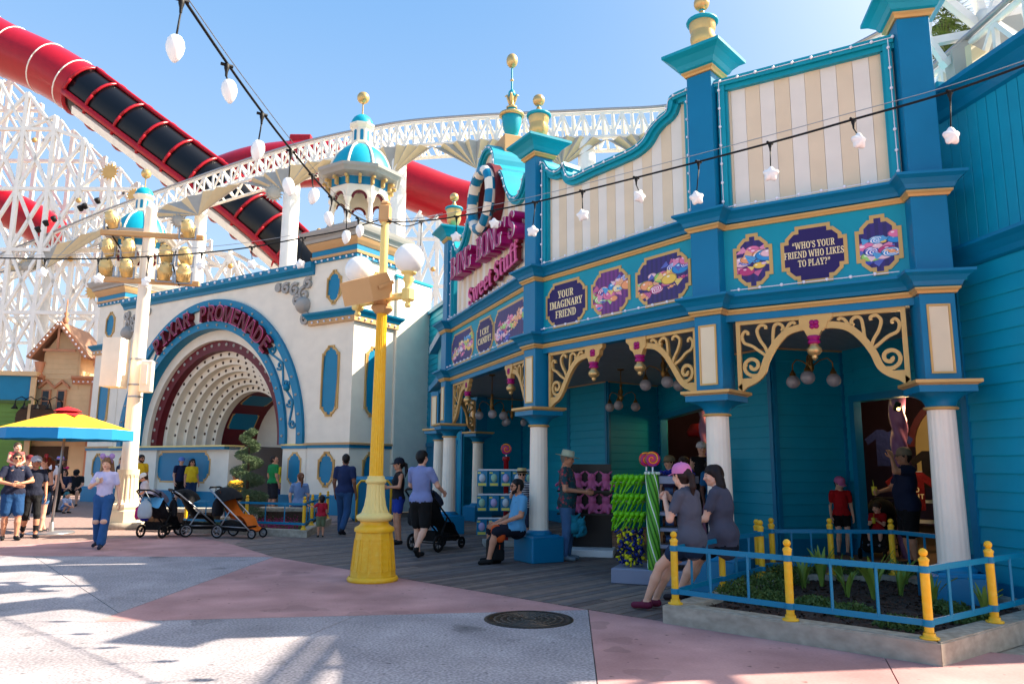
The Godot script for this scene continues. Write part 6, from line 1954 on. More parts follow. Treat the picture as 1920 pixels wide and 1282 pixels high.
var heads := {}
var hands := {}
var hairs := {}
func field_mesh(f: Field, tg := 0) -> ArrayMesh:
	var s := tool(); f.into({tg: s}); return s.commit()
func make_body_parts():
	# head: face towards +z, origin at the middle of the skull; 0.235 from chin to crown
	for kind in ["adult", "child"]:
		var c = kind == "child"
		var f := Field.new(Vector3(-0.11, -0.19, -0.13), Vector3(0.11, 0.14, 0.145), 0.007)
		f.bone(Vector3(0, 0.025, -0.022), Vector3(0, 0.03, 0.01), 0.088, 0.082, 0, 0.02, Vector3.RIGHT, 0.86)
		f.bone(Vector3(0, -0.02, 0.03), Vector3(0, -0.05, 0.035), 0.070, 0.056, 0, 0.03, Vector3.RIGHT, 0.9)
		f.bone(Vector3(0, -0.085, 0.052), Vector3(0, -0.088, 0.06), 0.028 if not c else 0.024, 0.02, 0, 0.035)
		f.bone(Vector3(-0.042, -0.06, 0.012), Vector3(0.042, -0.06, 0.012), 0.034, 0.034, 0, 0.03)
		f.bone(Vector3(-0.03, 0.028, 0.083), Vector3(0.03, 0.028, 0.083), 0.010, 0.010, 0, 0.02)
		f.bone(Vector3(0, 0.012, 0.094), Vector3(0, -0.022, 0.110), 0.008, 0.0135, 0, 0.014)
		f.bone(Vector3(-0.013, -0.026, 0.100), Vector3(0.013, -0.026, 0.100), 0.008, 0.008, 0, 0.010)
		f.bone(Vector3(-0.017, -0.052, 0.094), Vector3(0.017, -0.052, 0.094), 0.0075, 0.0075, 1, 0.010)
		for sg in [-1.0, 1.0]:
			f.bone(Vector3(sg * 0.031, 0.010, 0.105), Vector3(sg * 0.031, 0.010, 0.107), 0.016, 0.016, 0, 0.01, Vector3.ZERO, 1.0, true)
			f.bone(Vector3(sg * 0.080, 0.012, -0.008), Vector3(sg * 0.078, -0.022, -0.002), 0.017, 0.011, 0, 0.008, Vector3.RIGHT, 0.5)
			f.bone(Vector3(sg * 0.045, -0.02, 0.068), Vector3(sg * 0.048, -0.03, 0.062), 0.02, 0.02, 0, 0.02)
		f.bone(Vector3(0, -0.08, -0.015), Vector3(0, -0.17, -0.03), 0.050, 0.052, 0, 0.03)
		var sk := tool(); var lip := tool(); f.into({0: sk, 1: lip})
		heads[kind] = [sk.commit(), lip.commit()]
	var ey := Shape.new(true)
	for sg in [-1.0, 1.0]: ey.ball(Vector3(sg * 0.031, 0.010, 0.086), 0.0105, 8)
	heads["eye"] = ey.end()
	var br := Shape.new(true)
	for sg in [-1.0, 1.0]: br.tube([Vector3(sg * 0.015, 0.033, 0.094), Vector3(sg * 0.032, 0.037, 0.091), Vector3(sg * 0.048, 0.031, 0.08)], 0.0042, 5)
	heads["brow"] = br.end()
	# hands: wrist at origin, fingers along -y, palm towards +z, thumb on +x
	for kind in ["relaxed", "grip"]:
		var curl := 0.35 if kind == "relaxed" else 1.15
		var f := Field.new(Vector3(-0.075, -0.22, -0.045), Vector3(0.085, 0.03, 0.10), 0.0055)
		f.bone(Vector3(0, 0.02, 0), Vector3(0, -0.02, 0), 0.026, 0.027, 0, 0.02, Vector3.BACK, 0.8)
		f.bone(Vector3(-0.014, -0.03, 0), Vector3(-0.022, -0.085, 0.002), 0.021, 0.018, 0, 0.02, Vector3.BACK, 0.75)
		f.bone(Vector3(0.014, -0.03, 0), Vector3(0.020, -0.088, 0.002), 0.022, 0.018, 0, 0.02, Vector3.BACK, 0.75)
		var fl := [0.074, 0.084, 0.079, 0.062]
		for q in 4:
			var x := 0.030 - q * 0.0205
			var p := Vector3(x, -0.092 + (0.008 if q == 3 else 0.0), 0.002)
			var a := curl * 0.55
			for sg in 3:
				var l: float = fl[q] * [0.46, 0.30, 0.24][sg]
				var nx := p + Vector3(x * 0.03, -cos(a) * l, sin(a) * l)
				f.bone(p, nx, 0.0095 - sg * 0.0008, 0.0088 - sg * 0.0009, 0, 0.005)
				p = nx; a += curl * 0.75
		var tp := Vector3(0.026, -0.03, 0.006)
		var t1 := tp + Vector3(0.026, -0.030, 0.014); var t2 := t1 + Vector3(0.006, -0.030, 0.012 if kind == "relaxed" else 0.024); var t3 := t2 + Vector3(-0.004, -0.022, 0.008 if kind == "relaxed" else 0.016)
		f.bone(tp, t1, 0.016, 0.012, 0, 0.012); f.bone(t1, t2, 0.0115, 0.0105, 0, 0.005); f.bone(t2, t3, 0.0105, 0.009, 0, 0.005)
		hands[kind] = field_mesh(f)
	# hair
	for kind in ["short", "bob", "long", "pony", "curly", "buzz", "bun"]:
		var f := Field.new(Vector3(-0.17, -0.46, -0.24), Vector3(0.17, 0.17, 0.13), 0.0095)
		var big := 0.0 if kind != "buzz" else -0.007
		f.bone(Vector3(0, 0.045, -0.035), Vector3(0, 0.052, 0.006), 0.094 + big, 0.088 + big, 0, 0.02, Vector3.RIGHT, 0.9)
		f.bone(Vector3(0, 0.0, -0.055), Vector3(0, -0.045, -0.045), 0.076 + big, 0.058 + big, 0, 0.03)
		for sg in [-1.0, 1.0]: f.bone(Vector3(sg * 0.058, 0.06, 0.03), Vector3(sg * 0.072, 0.01, 0.012), 0.028, 0.016, 0, 0.02)
		if kind == "long" or kind == "curly" or kind == "bob":
			var lw := -0.34 if kind == "long" else (-0.24 if kind == "curly" else -0.12)
			for sg in [-1.0, 0.0, 1.0]:
				f.bone(Vector3(sg * 0.062, 0.03, -0.045), Vector3(sg * 0.085, lw * 0.5, -0.06), 0.05, 0.05, 0, 0.03)
				f.bone(Vector3(sg * 0.085, lw * 0.5, -0.06), Vector3(sg * 0.095, lw, -0.05), 0.048, 0.022, 0, 0.03)
			if kind == "curly":
				var r := RandomNumberGenerator.new(); r.seed = 9
				for q in 26: f.bone(Vector3(r.randf_range(-0.11, 0.11), r.randf_range(lw, 0.03), r.randf_range(-0.11, -0.03)), Vector3(r.randf_range(-0.11, 0.11), r.randf_range(lw, 0.0), r.randf_range(-0.11, -0.03)), 0.018, 0.014, 0, 0.012)
		if kind == "pony":
			f.bone(Vector3(0, 0.03, -0.12), Vector3(0, 0.0, -0.16), 0.026, 0.034, 0, 0.02); f.bone(Vector3(0, 0.0, -0.16), Vector3(0, -0.12, -0.175), 0.036, 0.034, 0, 0.02); f.bone(Vector3(0, -0.12, -0.175), Vector3(0, -0.26, -0.15), 0.034, 0.010, 0, 0.02)
		if kind == "bun": f.bone(Vector3(0, 0.06, -0.13), Vector3(0, 0.05, -0.14), 0.045, 0.04, 0, 0.02)
		hairs[kind] = field_mesh(f)
	var bd := Field.new(Vector3(-0.10, -0.17, -0.04), Vector3(0.10, 0.02, 0.13), 0.008)
	bd.bone(Vector3(0, -0.085, 0.055), Vector3(0, -0.10, 0.062), 0.040, 0.028, 0, 0.03)
	for sg in [-1.0, 1.0]: bd.bone(Vector3(sg * 0.066, -0.01, 0.015), Vector3(sg * 0.045, -0.075, 0.04), 0.016, 0.03, 0, 0.03)
	bd.bone(Vector3(-0.022, -0.038, 0.098), Vector3(0.022, -0.038, 0.098), 0.008, 0.008, 0, 0.01)
	hairs["beard"] = field_mesh(bd)
	# hats
	var s := Shape.new(true)
	var dome := [Vector2(0.104, 0.035), Vector2(0.107, 0.06), Vector2(0.100, 0.10), Vector2(0.078, 0.135), Vector2(0.04, 0.153), Vector2(0.0, 0.157)]
	s.lathe(dome, 20, Vector3(0, 0, -0.012))
	var vis := []
	for i in 11:
		var a := lerpf(0.35, PI - 0.35, i / 10.0)
		vis.append([Vector3(cos(a) * 0.098, 0.045, sin(a) * 0.098 - 0.012), Vector3(cos(a) * 0.085, 0.028 - 0.012 * absf(cos(a)), 0.055 + sin(a) * 0.125)])
	for i in 10: s.quad(vis[i][0], vis[i + 1][0], vis[i + 1][1], vis[i][1])
	s.ball(Vector3(0, 0.157, -0.012), 0.009, 6)
	hairs["cap"] = s.end()
	s = Shape.new(true); s.lathe([Vector2(0.20, 0.052), Vector2(0.19, 0.044), Vector2(0.12, 0.052), Vector2(0.104, 0.06), Vector2(0.100, 0.12), Vector2(0.088, 0.145), Vector2(0.0, 0.15)], 28, Vector3(0, 0, -0.01))
	hairs["sunhat"] = s.end()
	s = Shape.new(true); s.lathe([Vector2(0.165, 0.062), Vector2(0.15, 0.050), Vector2(0.108, 0.052), Vector2(0.105, 0.06), Vector2(0.095, 0.155), Vector2(0.085, 0.165), Vector2(0.0, 0.150)], 28, Vector3(0, 0, -0.01))
	hairs["fedora"] = s.end()
	s = Shape.new(true); s.lathe([Vector2(0.1075, 0.062), Vector2(0.103, 0.10)], 28, Vector3(0, 0, -0.01)); hairs["hatband"] = s.end()
	s = Shape.new(true)
	s.tube([Vector3(-0.095, 0.02, 0.0), Vector3(-0.075, 0.10, 0.0), Vector3(0, 0.135, 0.0), Vector3(0.075, 0.10, 0.0), Vector3(0.095, 0.02, 0.0)], 0.010, 8)
	for sg in [-1.0, 1.0]:
		s.xf = Transform3D(Basis(Vector3.RIGHT, PI / 2), Vector3(sg * 0.085, 0.155, 0.0)); s.lathe([Vector2(0.0, -0.022), Vector2(0.045, -0.018), Vector2(0.056, 0.0), Vector2(0.045, 0.018), Vector2(0.0, 0.022)], 16)
	s.xf = Transform3D.IDENTITY
	s.ball(Vector3(0, 0.14, 0.005), 0.03, 8)
	hairs["earband"] = s.end()
	s = Shape.new(true)
	for sg in [-1.0, 1.0]: s.xf = Transform3D(Basis(Vector3.RIGHT, PI / 2), Vector3(sg * 0.032, 0.010, 0.098)); s.lathe([Vector2(0.0, -0.004), Vector2(0.024, -0.004), Vector2(0.024, 0.004), Vector2(0.0, 0.006)], 12)
	s.xf = Transform3D.IDENTITY
	for sg in [-1.0, 1.0]: s.tube([Vector3(sg * 0.054, 0.014, 0.096), Vector3(sg * 0.078, 0.012, 0.0)], 0.003, 4)
	s.tube([Vector3(-0.01, 0.014, 0.103), Vector3(0.01, 0.014, 0.103)], 0.003, 4)
	hairs["glasses"] = s.end()

const SKIN := {"fair": Color(0.88, 0.67, 0.56), "tan": Color(0.76, 0.53, 0.41), "brown": Color(0.52, 0.34, 0.25), "dark": Color(0.34, 0.21, 0.16)}
# joints of a standing adult 1.75 m tall, facing +z; +x is the person's left
func joints() -> Dictionary:
	return {"pelvis": Vector3(0, 0.95, 0), "chest": Vector3(0, 1.30, 0.0), "neck": Vector3(0, 1.47, -0.01), "head": Vector3(0, 1.635, 0.015),
		"ls": Vector3(0.185, 1.42, -0.01), "le": Vector3(0.235, 1.14, -0.03), "lw": Vector3(0.245, 0.90, 0.06),
		"rs": Vector3(-0.185, 1.42, -0.01), "re": Vector3(-0.235, 1.14, -0.03), "rw": Vector3(-0.245, 0.90, 0.06),
		"lh": Vector3(0.09, 0.92, 0), "lk": Vector3(0.10, 0.50, 0.02), "la": Vector3(0.10, 0.085, -0.03), "lt": Vector3(0.125, 0.035, 0.14),
		"rh": Vector3(-0.09, 0.92, 0), "rk": Vector3(-0.10, 0.50, 0.02), "ra": Vector3(-0.10, 0.085, -0.03), "rt": Vector3(-0.125, 0.035, 0.14)}
func shift(j: Dictionary, names: Array, v: Vector3):
	for n in names: j[n] += v
const UPPER := ["chest", "neck", "head", "ls", "le", "lw", "rs", "re", "rw"]
func seated(j: Dictionary, seat: float, reach := 0.44, spread := 0.10):
	var drop_y := seat + 0.11 - 0.95
	shift(j, UPPER + ["pelvis", "lh", "rh"], Vector3(0, drop_y, 0))
	for sd in [["l", 1.0], ["r", -1.0]]:
		var s: String = sd[0]; var g: float = sd[1]
		j[s + "h"] = Vector3(g * 0.09, seat + 0.10, 0.02); j[s + "k"] = Vector3(g * (0.10 + spread * 0.5), seat + 0.07, reach)
		j[s + "a"] = Vector3(g * (0.10 + spread * 0.5), 0.085, reach - 0.03); j[s + "t"] = j[s + "a"] + Vector3(g * 0.02, -0.05, 0.16)
		j[s + "e"] = j[s + "s"] + Vector3(g * 0.05, -0.26, 0.06); j[s + "w"] = Vector3(g * 0.14, seat + 0.20, 0.28)

func person(label: String, at: Vector3, yaw: float, sp: Dictionary, j: Dictionary) -> Node3D:
	var tall: float = sp.get("h", 1.75)
	if sp.get("bust", 0.0) > 0.0:
		for sd in [["l", 1.0], ["r", -1.0]]:
			for q in ["s", "e"]: j[sd[0] + q].x -= sd[1] * 0.022
	var t := thing("person", label, "person", sp.get("group", ""), Transform3D(Basis(Vector3.UP, yaw) * Basis.from_scale(Vector3.ONE * (tall / 1.75)), at))
	var g: float = sp.get("girth", 1.0)
	var skin := tinted(SKIN[sp.get("skin", "fair")], 0.55)
	var cell: float = sp.get("cell", 0.019)
	var lo := Vector3(9, 9, 9); var hi := -lo
	for k in j: lo = lo.min(j[k]); hi = hi.max(j[k])
	var f := Field.new(lo - Vector3(0.27, 0.13, 0.27), hi + Vector3(0.27, 0.10, 0.27), cell)
	var up: Vector3 = (j.neck - j.pelvis).normalized()
	var across: Vector3 = (j.ls - j.rs).normalized()
	var fw := across.cross(up).normalized()
	var bust: float = sp.get("bust", 0.0)
	var slim := 0.86 if bust > 0.0 else 1.0
	# 0 skin 1 top 2 bottom 3 shoe
	var belly: Vector3 = j.pelvis.lerp(j.chest, 0.42) + fw * 0.012 * g + fw * (g - 1.0) * 0.12
	var crop: bool = sp.get("crop", false)
	var tk := 0.010
	f.bone(j.chest + up * 0.03, j.chest - up * 0.06, 0.148 * lerpf(1.0, g, 0.6) + tk, 0.142 * lerpf(1.0, g, 0.8) + tk, 1, 0.05, fw, 0.74)
	f.bone(j.chest - up * 0.06, belly, 0.138 * lerpf(1.0, g, 0.8) + tk, 0.128 * g + tk, 1, 0.05, fw, 0.78)
	f.bone(j.rs - across * -0.02, j.ls - across * 0.02, 0.058 * slim + tk, 0.058 * slim + tk, 1, 0.05)
	f.bone(j.chest + up * 0.08, j.neck, 0.085, 0.06, 1 if not sp.get("tank", false) else 0, 0.04)
	if bust > 0.0:
		for sg in [-1.0, 1.0]: f.bone(j.chest + across * sg * 0.065 + fw * 0.085 - up * 0.01, j.chest + across * sg * 0.06 + fw * 0.09 - up * 0.03, bust, bust, 1, 0.05)
	if crop: f.bone(belly - up * 0.02, j.pelvis, 0.118 * g, 0.128 * g, 0, 0.05, fw, 0.78)
	else: f.bone(belly, j.pelvis - up * sp.get("hem", 0.02), 0.130 * g + tk, 0.142 * g + tk, 1, 0.05, fw, 0.80)
	f.bone(j.rh + up * 0.03, j.lh + up * 0.03, 0.118 * g, 0.118 * g, 2, 0.05, fw, 0.92)
	f.bone(j.pelvis - fw * 0.035 - up * 0.03 + across * 0.05, j.pelvis - fw * 0.035 - up * 0.03 - across * 0.05, 0.098 * g, 0.098 * g, 2, 0.05)
	f.bone(j.neck - up * 0.04, j.neck.lerp(j.head, 0.55), 0.058, 0.052, 0, 0.03)
	for s in ["l", "r"]:
		var S: Vector3 = j[s + "s"]; var E: Vector3 = j[s + "e"]; var W: Vector3 = j[s + "w"]
		f.bone(S, E, 0.050 * slim * lerpf(1, g, 0.5), 0.041 * slim * lerpf(1, g, 0.4), 0, 0.03); f.bone(E, W, 0.040 * lerpf(1, g, 0.4), 0.027, 0, 0.02)
		var sl: int = sp.get("sleeve", 1)
		if sl >= 1: f.bone(S, S.lerp(E, 0.58 if sl == 1 else 1.0), 0.064 * slim * lerpf(1, g, 0.4), 0.060 * slim * lerpf(1, g, 0.4), 1, 0.03)
		if sl == 2: f.bone(E, E.lerp(W, 0.92), 0.058, 0.045, 1, 0.03)
		var Hh: Vector3 = j[s + "h"]; var K: Vector3 = j[s + "k"]; var A: Vector3 = j[s + "a"]; var T: Vector3 = j[s + "t"]
		f.bone(Hh, K, 0.086 * g, 0.057 * lerpf(1, g, 0.5), 0, 0.03); f.bone(K, K.lerp(A, 0.35), 0.054, 0.056 * lerpf(1, g, 0.5), 0, 0.02); f.bone(K.lerp(A, 0.35), A, 0.056 * lerpf(1, g, 0.5), 0.036, 0, 0.02)
		match sp.get("bottom", "jeans"):
			"jeans":
				f.bone(Hh, K, 0.098 * g, 0.076, 2, 0.03); f.bone(K, A + (K - A).normalized() * 0.03, 0.074, sp.get("cuff", 0.068), 2, 0.03)
			"leggings":
				f.bone(Hh, K, 0.090 * g, 0.062, 2, 0.03); f.bone(K, K.lerp(A, 0.8), 0.060, 0.045, 2, 0.03)
			"shorts":
				f.bone(Hh, Hh.lerp(K, sp.get("short_len", 0.86)), 0.104 * g, 0.094 * lerpf(1, g, 0.6), 2, 0.03)
		var shoe_dir := (T - A); shoe_dir.y = 0
		f.bone(A - shoe_dir.normalized() * 0.035 - Vector3(0, 0.038, 0), T - Vector3(0, 0.0, 0), 0.040, 0.036, 3, 0.02)
		f.bone(A - Vector3(0, 0.02, 0), A - Vector3(0, 0.035, 0), 0.042, 0.044, 3, 0.02)
	# straight hem: shirt above it, trousers below
	if not crop:
		var hem: float = sp.get("hem", 0.02)
		for jj in f.ny:
			for kk in f.nz:
				var idx := (jj * f.nz + kk) * f.nx
				for ii in f.nx:
					var tg := f.tag[idx]
					if (tg == 1 or tg == 2) and absf(f.d[idx]) < 0.05:
						var q = f.o + Vector3(ii, jj, kk) * cell - j.pelvis
						if absf(q.dot(across)) < 0.20 * g and q.dot(fw) < 0.20 * g and absf(q.dot(up)) < 0.22:
							f.tag[idx] = 1 if q.dot(up) > -hem - 0.02 * absf(sin(q.dot(across) * 19.0)) else 2
					idx += 1
	var tools := {0: tool(), 1: tool(), 2: tool(), 3: tool()}
	f.into(tools)
	# head and hands join the skin
	var turn := Basis.from_euler(Vector3(sp.get("nod", 0.0), sp.get("look", 0.0), sp.get("tilt", 0.0)))
	var hs: float = sp.get("head", 1.0)
	var hx := Transform3D(turn * Basis.from_scale(Vector3.ONE * hs), j.head)
	var hd: Array = heads["child" if tall < 1.45 else "adult"]
	join(tools[0], hd[0], hx)
	for s in [["l", 1.0], ["r", -1.0]]:
		var W: Vector3 = j[s[0] + "w"]; var E: Vector3 = j[s[0] + "e"]
		var dir := (W - E).normalized()
		var palm_to: Vector3 = sp.get(s[0] + "palm", across * -s[1])
		var z := (palm_to - dir * palm_to.dot(dir)).normalized()
		var x := (-dir).cross(z)
		# thumb forward: mirror for the side where x points backwards
		var b := Basis(x, -dir, z)
		if x.dot(fw + up * 0.3) < 0.0: b = Basis(-x, -dir, z)
		join(tools[0], hands[sp.get(s[0] + "hand", "relaxed")], Transform3D(b, W))
	var body := part("body", tools[0].commit(), skin, t)
	part("shirt", tools[1].commit(), sp.get("topm", tinted(sp.get("top", Color.WHITE), 0.85)), t)
	part("shorts" if sp.get("bottom", "jeans") == "shorts" else "trousers", tools[2].commit(), tinted(sp.get("legs", Color(0.1, 0.1, 0.12)), 0.85), t)
	part("shoes", tools[3].commit(), tinted(sp.get("shoes", Color(0.08, 0.08, 0.09)), 0.7), t)
	part("lips", hd[1], tinted(SKIN[sp.get("skin", "fair")].lerp(Color(0.6, 0.2, 0.2), 0.35), 0.5), body, hx)
	part("eyes", heads.eye, tinted(Color(0.07, 0.05, 0.04), 0.2), body, hx)
	var hc: Color = sp.get("hair_color", Color(0.14, 0.09, 0.06))
	part("eyebrows", heads.brow, tinted(hc * 0.8, 0.8), body, hx)
	var hstyle: String = sp.get("hair", "short")
	if hstyle != "none": part("hair", hairs[hstyle], tinted(hc, 0.6), t, hx)
	if sp.has("beard"): part("beard", hairs.beard, tinted(sp.beard, 0.8), t, hx)
	if sp.has("hat"):
		var hat: Array = sp.hat
		var ho := part("hat", hairs[hat[0]], tinted(hat[1], 0.8), t, hx * Transform3D(Basis(Vector3.UP, PI if hat.size() > 3 else 0.0) * Basis.from_scale(Vector3.ONE * 1.06), Vector3(0, -0.008, 0)))
		if hat.size() > 2 and hat[2] is Color: part("hatband", hairs.hatband, tinted(hat[2], 0.8), ho)
	if sp.has("glasses"): part("glasses", hairs.glasses, tinted(Color(0.03, 0.03, 0.035), 0.15), t, hx)
	return t
# something of the person's clothing or load, in joint space
func extra(t: Node3D, called: String, mesh: Mesh, m: Material): part(called, mesh, m, t)

func hawaiian() -> StandardMaterial3D:
	var im := Image.create(256, 256, false, Image.FORMAT_RGB8); im.fill(Color(0.06, 0.26, 0.30))
	var r := RandomNumberGenerator.new(); r.seed = 77
	for i in 90:
		var c := Vector2(r.randf() * 256, r.randf() * 256); var rad := r.randf_range(6, 15)
		var col: Color = [Color(0.70, 0.12, 0.16), Color(0.78, 0.30, 0.30), Color(0.10, 0.40, 0.36), Color(0.05, 0.16, 0.22)][r.randi() % 4]
		for y in range(int(c.y - rad), int(c.y + rad)):
			for x in range(int(c.x - rad), int(c.x + rad)):
				var q := Vector2(x, y) - c
				if q.length() < rad * (0.7 + 0.3 * sin(atan2(q.y, q.x) * 5.0 + i)): im.set_pixel(posmod(x, 256), posmod(y, 256), col)
	var m := StandardMaterial3D.new(); m.albedo_texture = tex(im); m.roughness = 0.85; m.uv1_triplanar = true; m.uv1_scale = Vector3.ONE * 2.2
	return m
func striped(a: Color, b: Color, n: int) -> StandardMaterial3D:
	var im := Image.create(8, 128, false, Image.FORMAT_RGB8)
	for y in 128: im.fill_rect(Rect2i(0, y, 8, 1), a if int(y * n / 64.0) % 2 == 0 else b)
	var m := StandardMaterial3D.new(); m.albedo_texture = tex(im); m.roughness = 0.85; m.uv1_triplanar = true; m.uv1_scale = Vector3.ONE * 2.0
	return m

func build_people():
	make_body_parts()
	var j := joints()
	# the young woman walking towards us
	j.lh.x = 0.08; j.lk = Vector3(0.09, 0.51, 0.10); j.la = Vector3(0.06, 0.10, 0.12); j.lt = Vector3(0.10, 0.04, 0.30)
	j.rk = Vector3(-0.10, 0.50, -0.02); j.ra = Vector3(-0.13, 0.14, -0.22); j.rt = Vector3(-0.15, 0.05, -0.06)
	j.re = Vector3(-0.30, 1.18, 0.02); j.rw = Vector3(-0.08, 1.27, 0.20); j.lw = Vector3(0.30, 0.90, 0.03); j.le = Vector3(0.26, 1.15, -0.04)
	var p := person("young woman in a lilac crop tee and ripped blue jeans eating an ice cream bar", on_level(186, 1028), 0.12, {"h": 1.66, "top": Color(0.80, 0.77, 0.90), "crop": true, "legs": Color(0.16, 0.34, 0.55), "shoes": Color(0.12, 0.14, 0.22), "hair": "long", "hair_color": Color(0.46, 0.33, 0.22), "hat": ["earband", Color(0.66, 0.52, 0.72)], "bust": 0.045, "cell": 0.015, "rhand": "grip", "rpalm": Vector3(0.3, 0, -1), "cuff": 0.085, "nod": 0.1, "head": 0.98}, j)
	var s := Shape.new(true)
	for q in [Vector3(0.09, 0.52, 0.165), Vector3(-0.10, 0.51, 0.045)]:
		s.xf = Transform3D(Basis.from_scale(Vector3(1, 0.75, 0.45)), q); s.ball(Vector3.ZERO, 0.068, 12)
	s.xf = Transform3D.IDENTITY
	extra(p, "ripped_knee", s.end(), tinted(SKIN.fair, 0.55))
	s = Shape.new(); s.lathe([Vector2(0.128, 0.985), Vector2(0.136, 0.985), Vector2(0.134, 1.02), Vector2(0.126, 1.02)], 20, Vector3.ZERO, 0.0, 0.80); extra(p, "belt", s.end(), M.black)
	s = Shape.new(true); s.xf = Transform3D(Basis(Vector3.BACK, 0.3), Vector3(-0.04, 1.32, 0.30)); s.lathe([Vector2(0.0, -0.06), Vector2(0.03, -0.05), Vector2(0.034, 0.03), Vector2(0.02, 0.055), Vector2(0, 0.06)], 12)
	single("ice_cream_bar", s.end(), tinted(Color(0.86, 0.80, 0.72), 0.6), "pale ice cream bar in the young woman's raised hand", "ice cream", "", p.transform)
	# man at the left edge with a child on his shoulders
	j = joints()
	j.le = Vector3(0.30, 1.18, 0.08); j.lw = Vector3(0.06, 1.13, 0.24); j.re = Vector3(-0.30, 1.18, 0.08); j.rw = Vector3(-0.02, 1.10, 0.26)
	j.lk = Vector3(0.11, 0.50, 0.10); j.la = Vector3(0.11, 0.085, 0.12); j.lt = Vector3(0.13, 0.035, 0.29)
	var mp := on_level(14, 1012)
	person("man in a navy tee and blue shorts with a child riding on his shoulders", mp, 0.75, {"h": 1.76, "girth": 1.12, "top": Color(0.11, 0.13, 0.22), "bottom": "shorts", "legs": Color(0.09, 0.26, 0.44), "hair": "buzz", "hair_color": Color(0.20, 0.15, 0.11), "glasses": true, "skin": "tan", "cell": 0.017}, j)
	j = joints(); seated(j, 1.42, 0.20, 0.06)
	for q in [["l", 1.0], ["r", -1.0]]:
		j[q[0] + "a"] = Vector3(q[1] * 0.12, 1.02, 0.22); j[q[0] + "t"] = Vector3(q[1] * 0.13, 0.97, 0.36); j[q[0] + "w"] = Vector3(q[1] * 0.06, 1.63, 0.22)
	for k in j: j[k] = Vector3(j[k].x, 1.42 + (j[k].y - 1.42) * 0.92, j[k].z)
	shift(j, j.keys(), Vector3(0, 0.78, 0))
	person("small child in a coral tank riding on the shoulders of the man in navy", mp + Basis(Vector3.UP, 0.75) * Vector3(0, 0, -0.07), 0.85, {"h": 1.12, "top": Color(0.82, 0.38, 0.38), "sleeve": 0, "bottom": "shorts", "legs": Color(0.2, 0.24, 0.32), "shoes": Color(0.3, 0.32, 0.36), "hair": "buzz", "hair_color": Color(0.26, 0.19, 0.13), "head": 1.35, "skin": "fair"}, j)
	# companions beside him
	j = joints(); j.la.z = 0.15; j.lt.z = 0.32; j.lk.z = 0.12; j.ra.z = -0.2; j.rt.z = -0.03
	person("woman in black leggings, dark top and white cap behind the man in navy", on_level(52, 1008), 0.7, {"h": 1.68, "top": Color(0.10, 0.12, 0.20), "bottom": "leggings", "legs": Color(0.06, 0.06, 0.07), "hair": "pony", "hat": ["cap", Color(0.72, 0.74, 0.78)], "skin": "tan"}, j)
	j = joints(); j.le = Vector3(0.28, 1.16, 0.02); j.lw = Vector3(0.06, 1.10, 0.22); j.la.z = 0.06; j.lt.z = 0.23; j.rk.z = -0.02; j.ra.z = -0.2; j.rt.z = -0.03
	var rp := on_level(72, 1000)
	p = person("red haired woman in a black tank top and denim shorts holding a bottle", rp, -0.35, {"h": 1.68, "top": Color(0.05, 0.045, 0.05), "sleeve": 0, "tank": true, "bottom": "shorts", "short_len": 0.42, "legs": Color(0.30, 0.48, 0.66), "shoes": Color(0.1, 0.1, 0.11), "hair": "pony", "hair_color": Color(0.42, 0.20, 0.10), "hat": ["earband", Color(0.62, 0.18, 0.24)], "bust": 0.05, "look": -0.5, "lhand": "grip"}, j)
	s = Shape.new(true); s.lathe([Vector2(0.0, -0.10), Vector2(0.03, -0.095), Vector2(0.032, 0.04), Vector2(0.014, 0.08), Vector2(0.014, 0.11), Vector2(0, 0.115)], 14, Vector3(0.05, 1.10, 0.27))
	single("soda_bottle", s.end(), tinted(Color(0.10, 0.20, 0.42), 0.2), "blue soda bottle held by the red haired woman", "bottle", "", p.transform)
	# further back under and behind the umbrella
	j = joints(); person("man in a brown tee and maroon cap standing behind the family group", on_level(42, 975), 0.6, {"top": Color(0.40, 0.30, 0.26), "legs": Color(0.2, 0.2, 0.24), "hat": ["cap", Color(0.40, 0.08, 0.12)], "cell": 0.023}, j)
	j = joints(); person("person in a bright green tee standing near the ochre cottage", on_level(58, 962), 2.6, {"top": Color(0.36, 0.74, 0.18), "legs": Color(0.14, 0.15, 0.2), "cell": 0.024, "h": 1.7}, j)
	j = joints(); person("woman in sunglasses and pale top behind the red haired woman", on_level(82, 965), 0.2, {"top": Color(0.78, 0.80, 0.86), "legs": Color(0.2, 0.22, 0.3), "hair": "long", "hair_color": Color(0.22, 0.14, 0.10), "glasses": true, "cell": 0.024}, j)
	j = joints(); person("person in black with a wide blue and pink sun hat by the umbrella pole", on_level(102, 960), 2.4, {"top": Color(0.06, 0.06, 0.07), "legs": Color(0.1, 0.1, 0.12), "hat": ["sunhat", Color(0.46, 0.50, 0.80), Color(0.85, 0.55, 0.55)], "cell": 0.024}, j)
	j = joints(); seated(j, 0.45); person("seated woman in a navy tee and sunglasses with pink ear band near the umbrella", on_level(113, 950), 0.5, {"top": Color(0.10, 0.14, 0.26), "bottom": "leggings", "legs": Color(0.05, 0.05, 0.06), "hair": "bob", "hat": ["earband", Color(0.80, 0.20, 0.40)], "glasses": true, "shoes": Color(0.7, 0.3, 0.4), "cell": 0.023}, j)
	j = joints(); seated(j, 0.45); j.head += Vector3(0, -0.06, 0.10); person("seated person in dark clothes bent over a phone against the arch plinth", on_level(138, 948), 0.3, {"top": Color(0.08, 0.10, 0.13), "bottom": "shorts", "legs": Color(0.1, 0.1, 0.12), "hat": ["cap", Color(0.07, 0.07, 0.08)], "nod": 0.5, "cell": 0.024}, j)
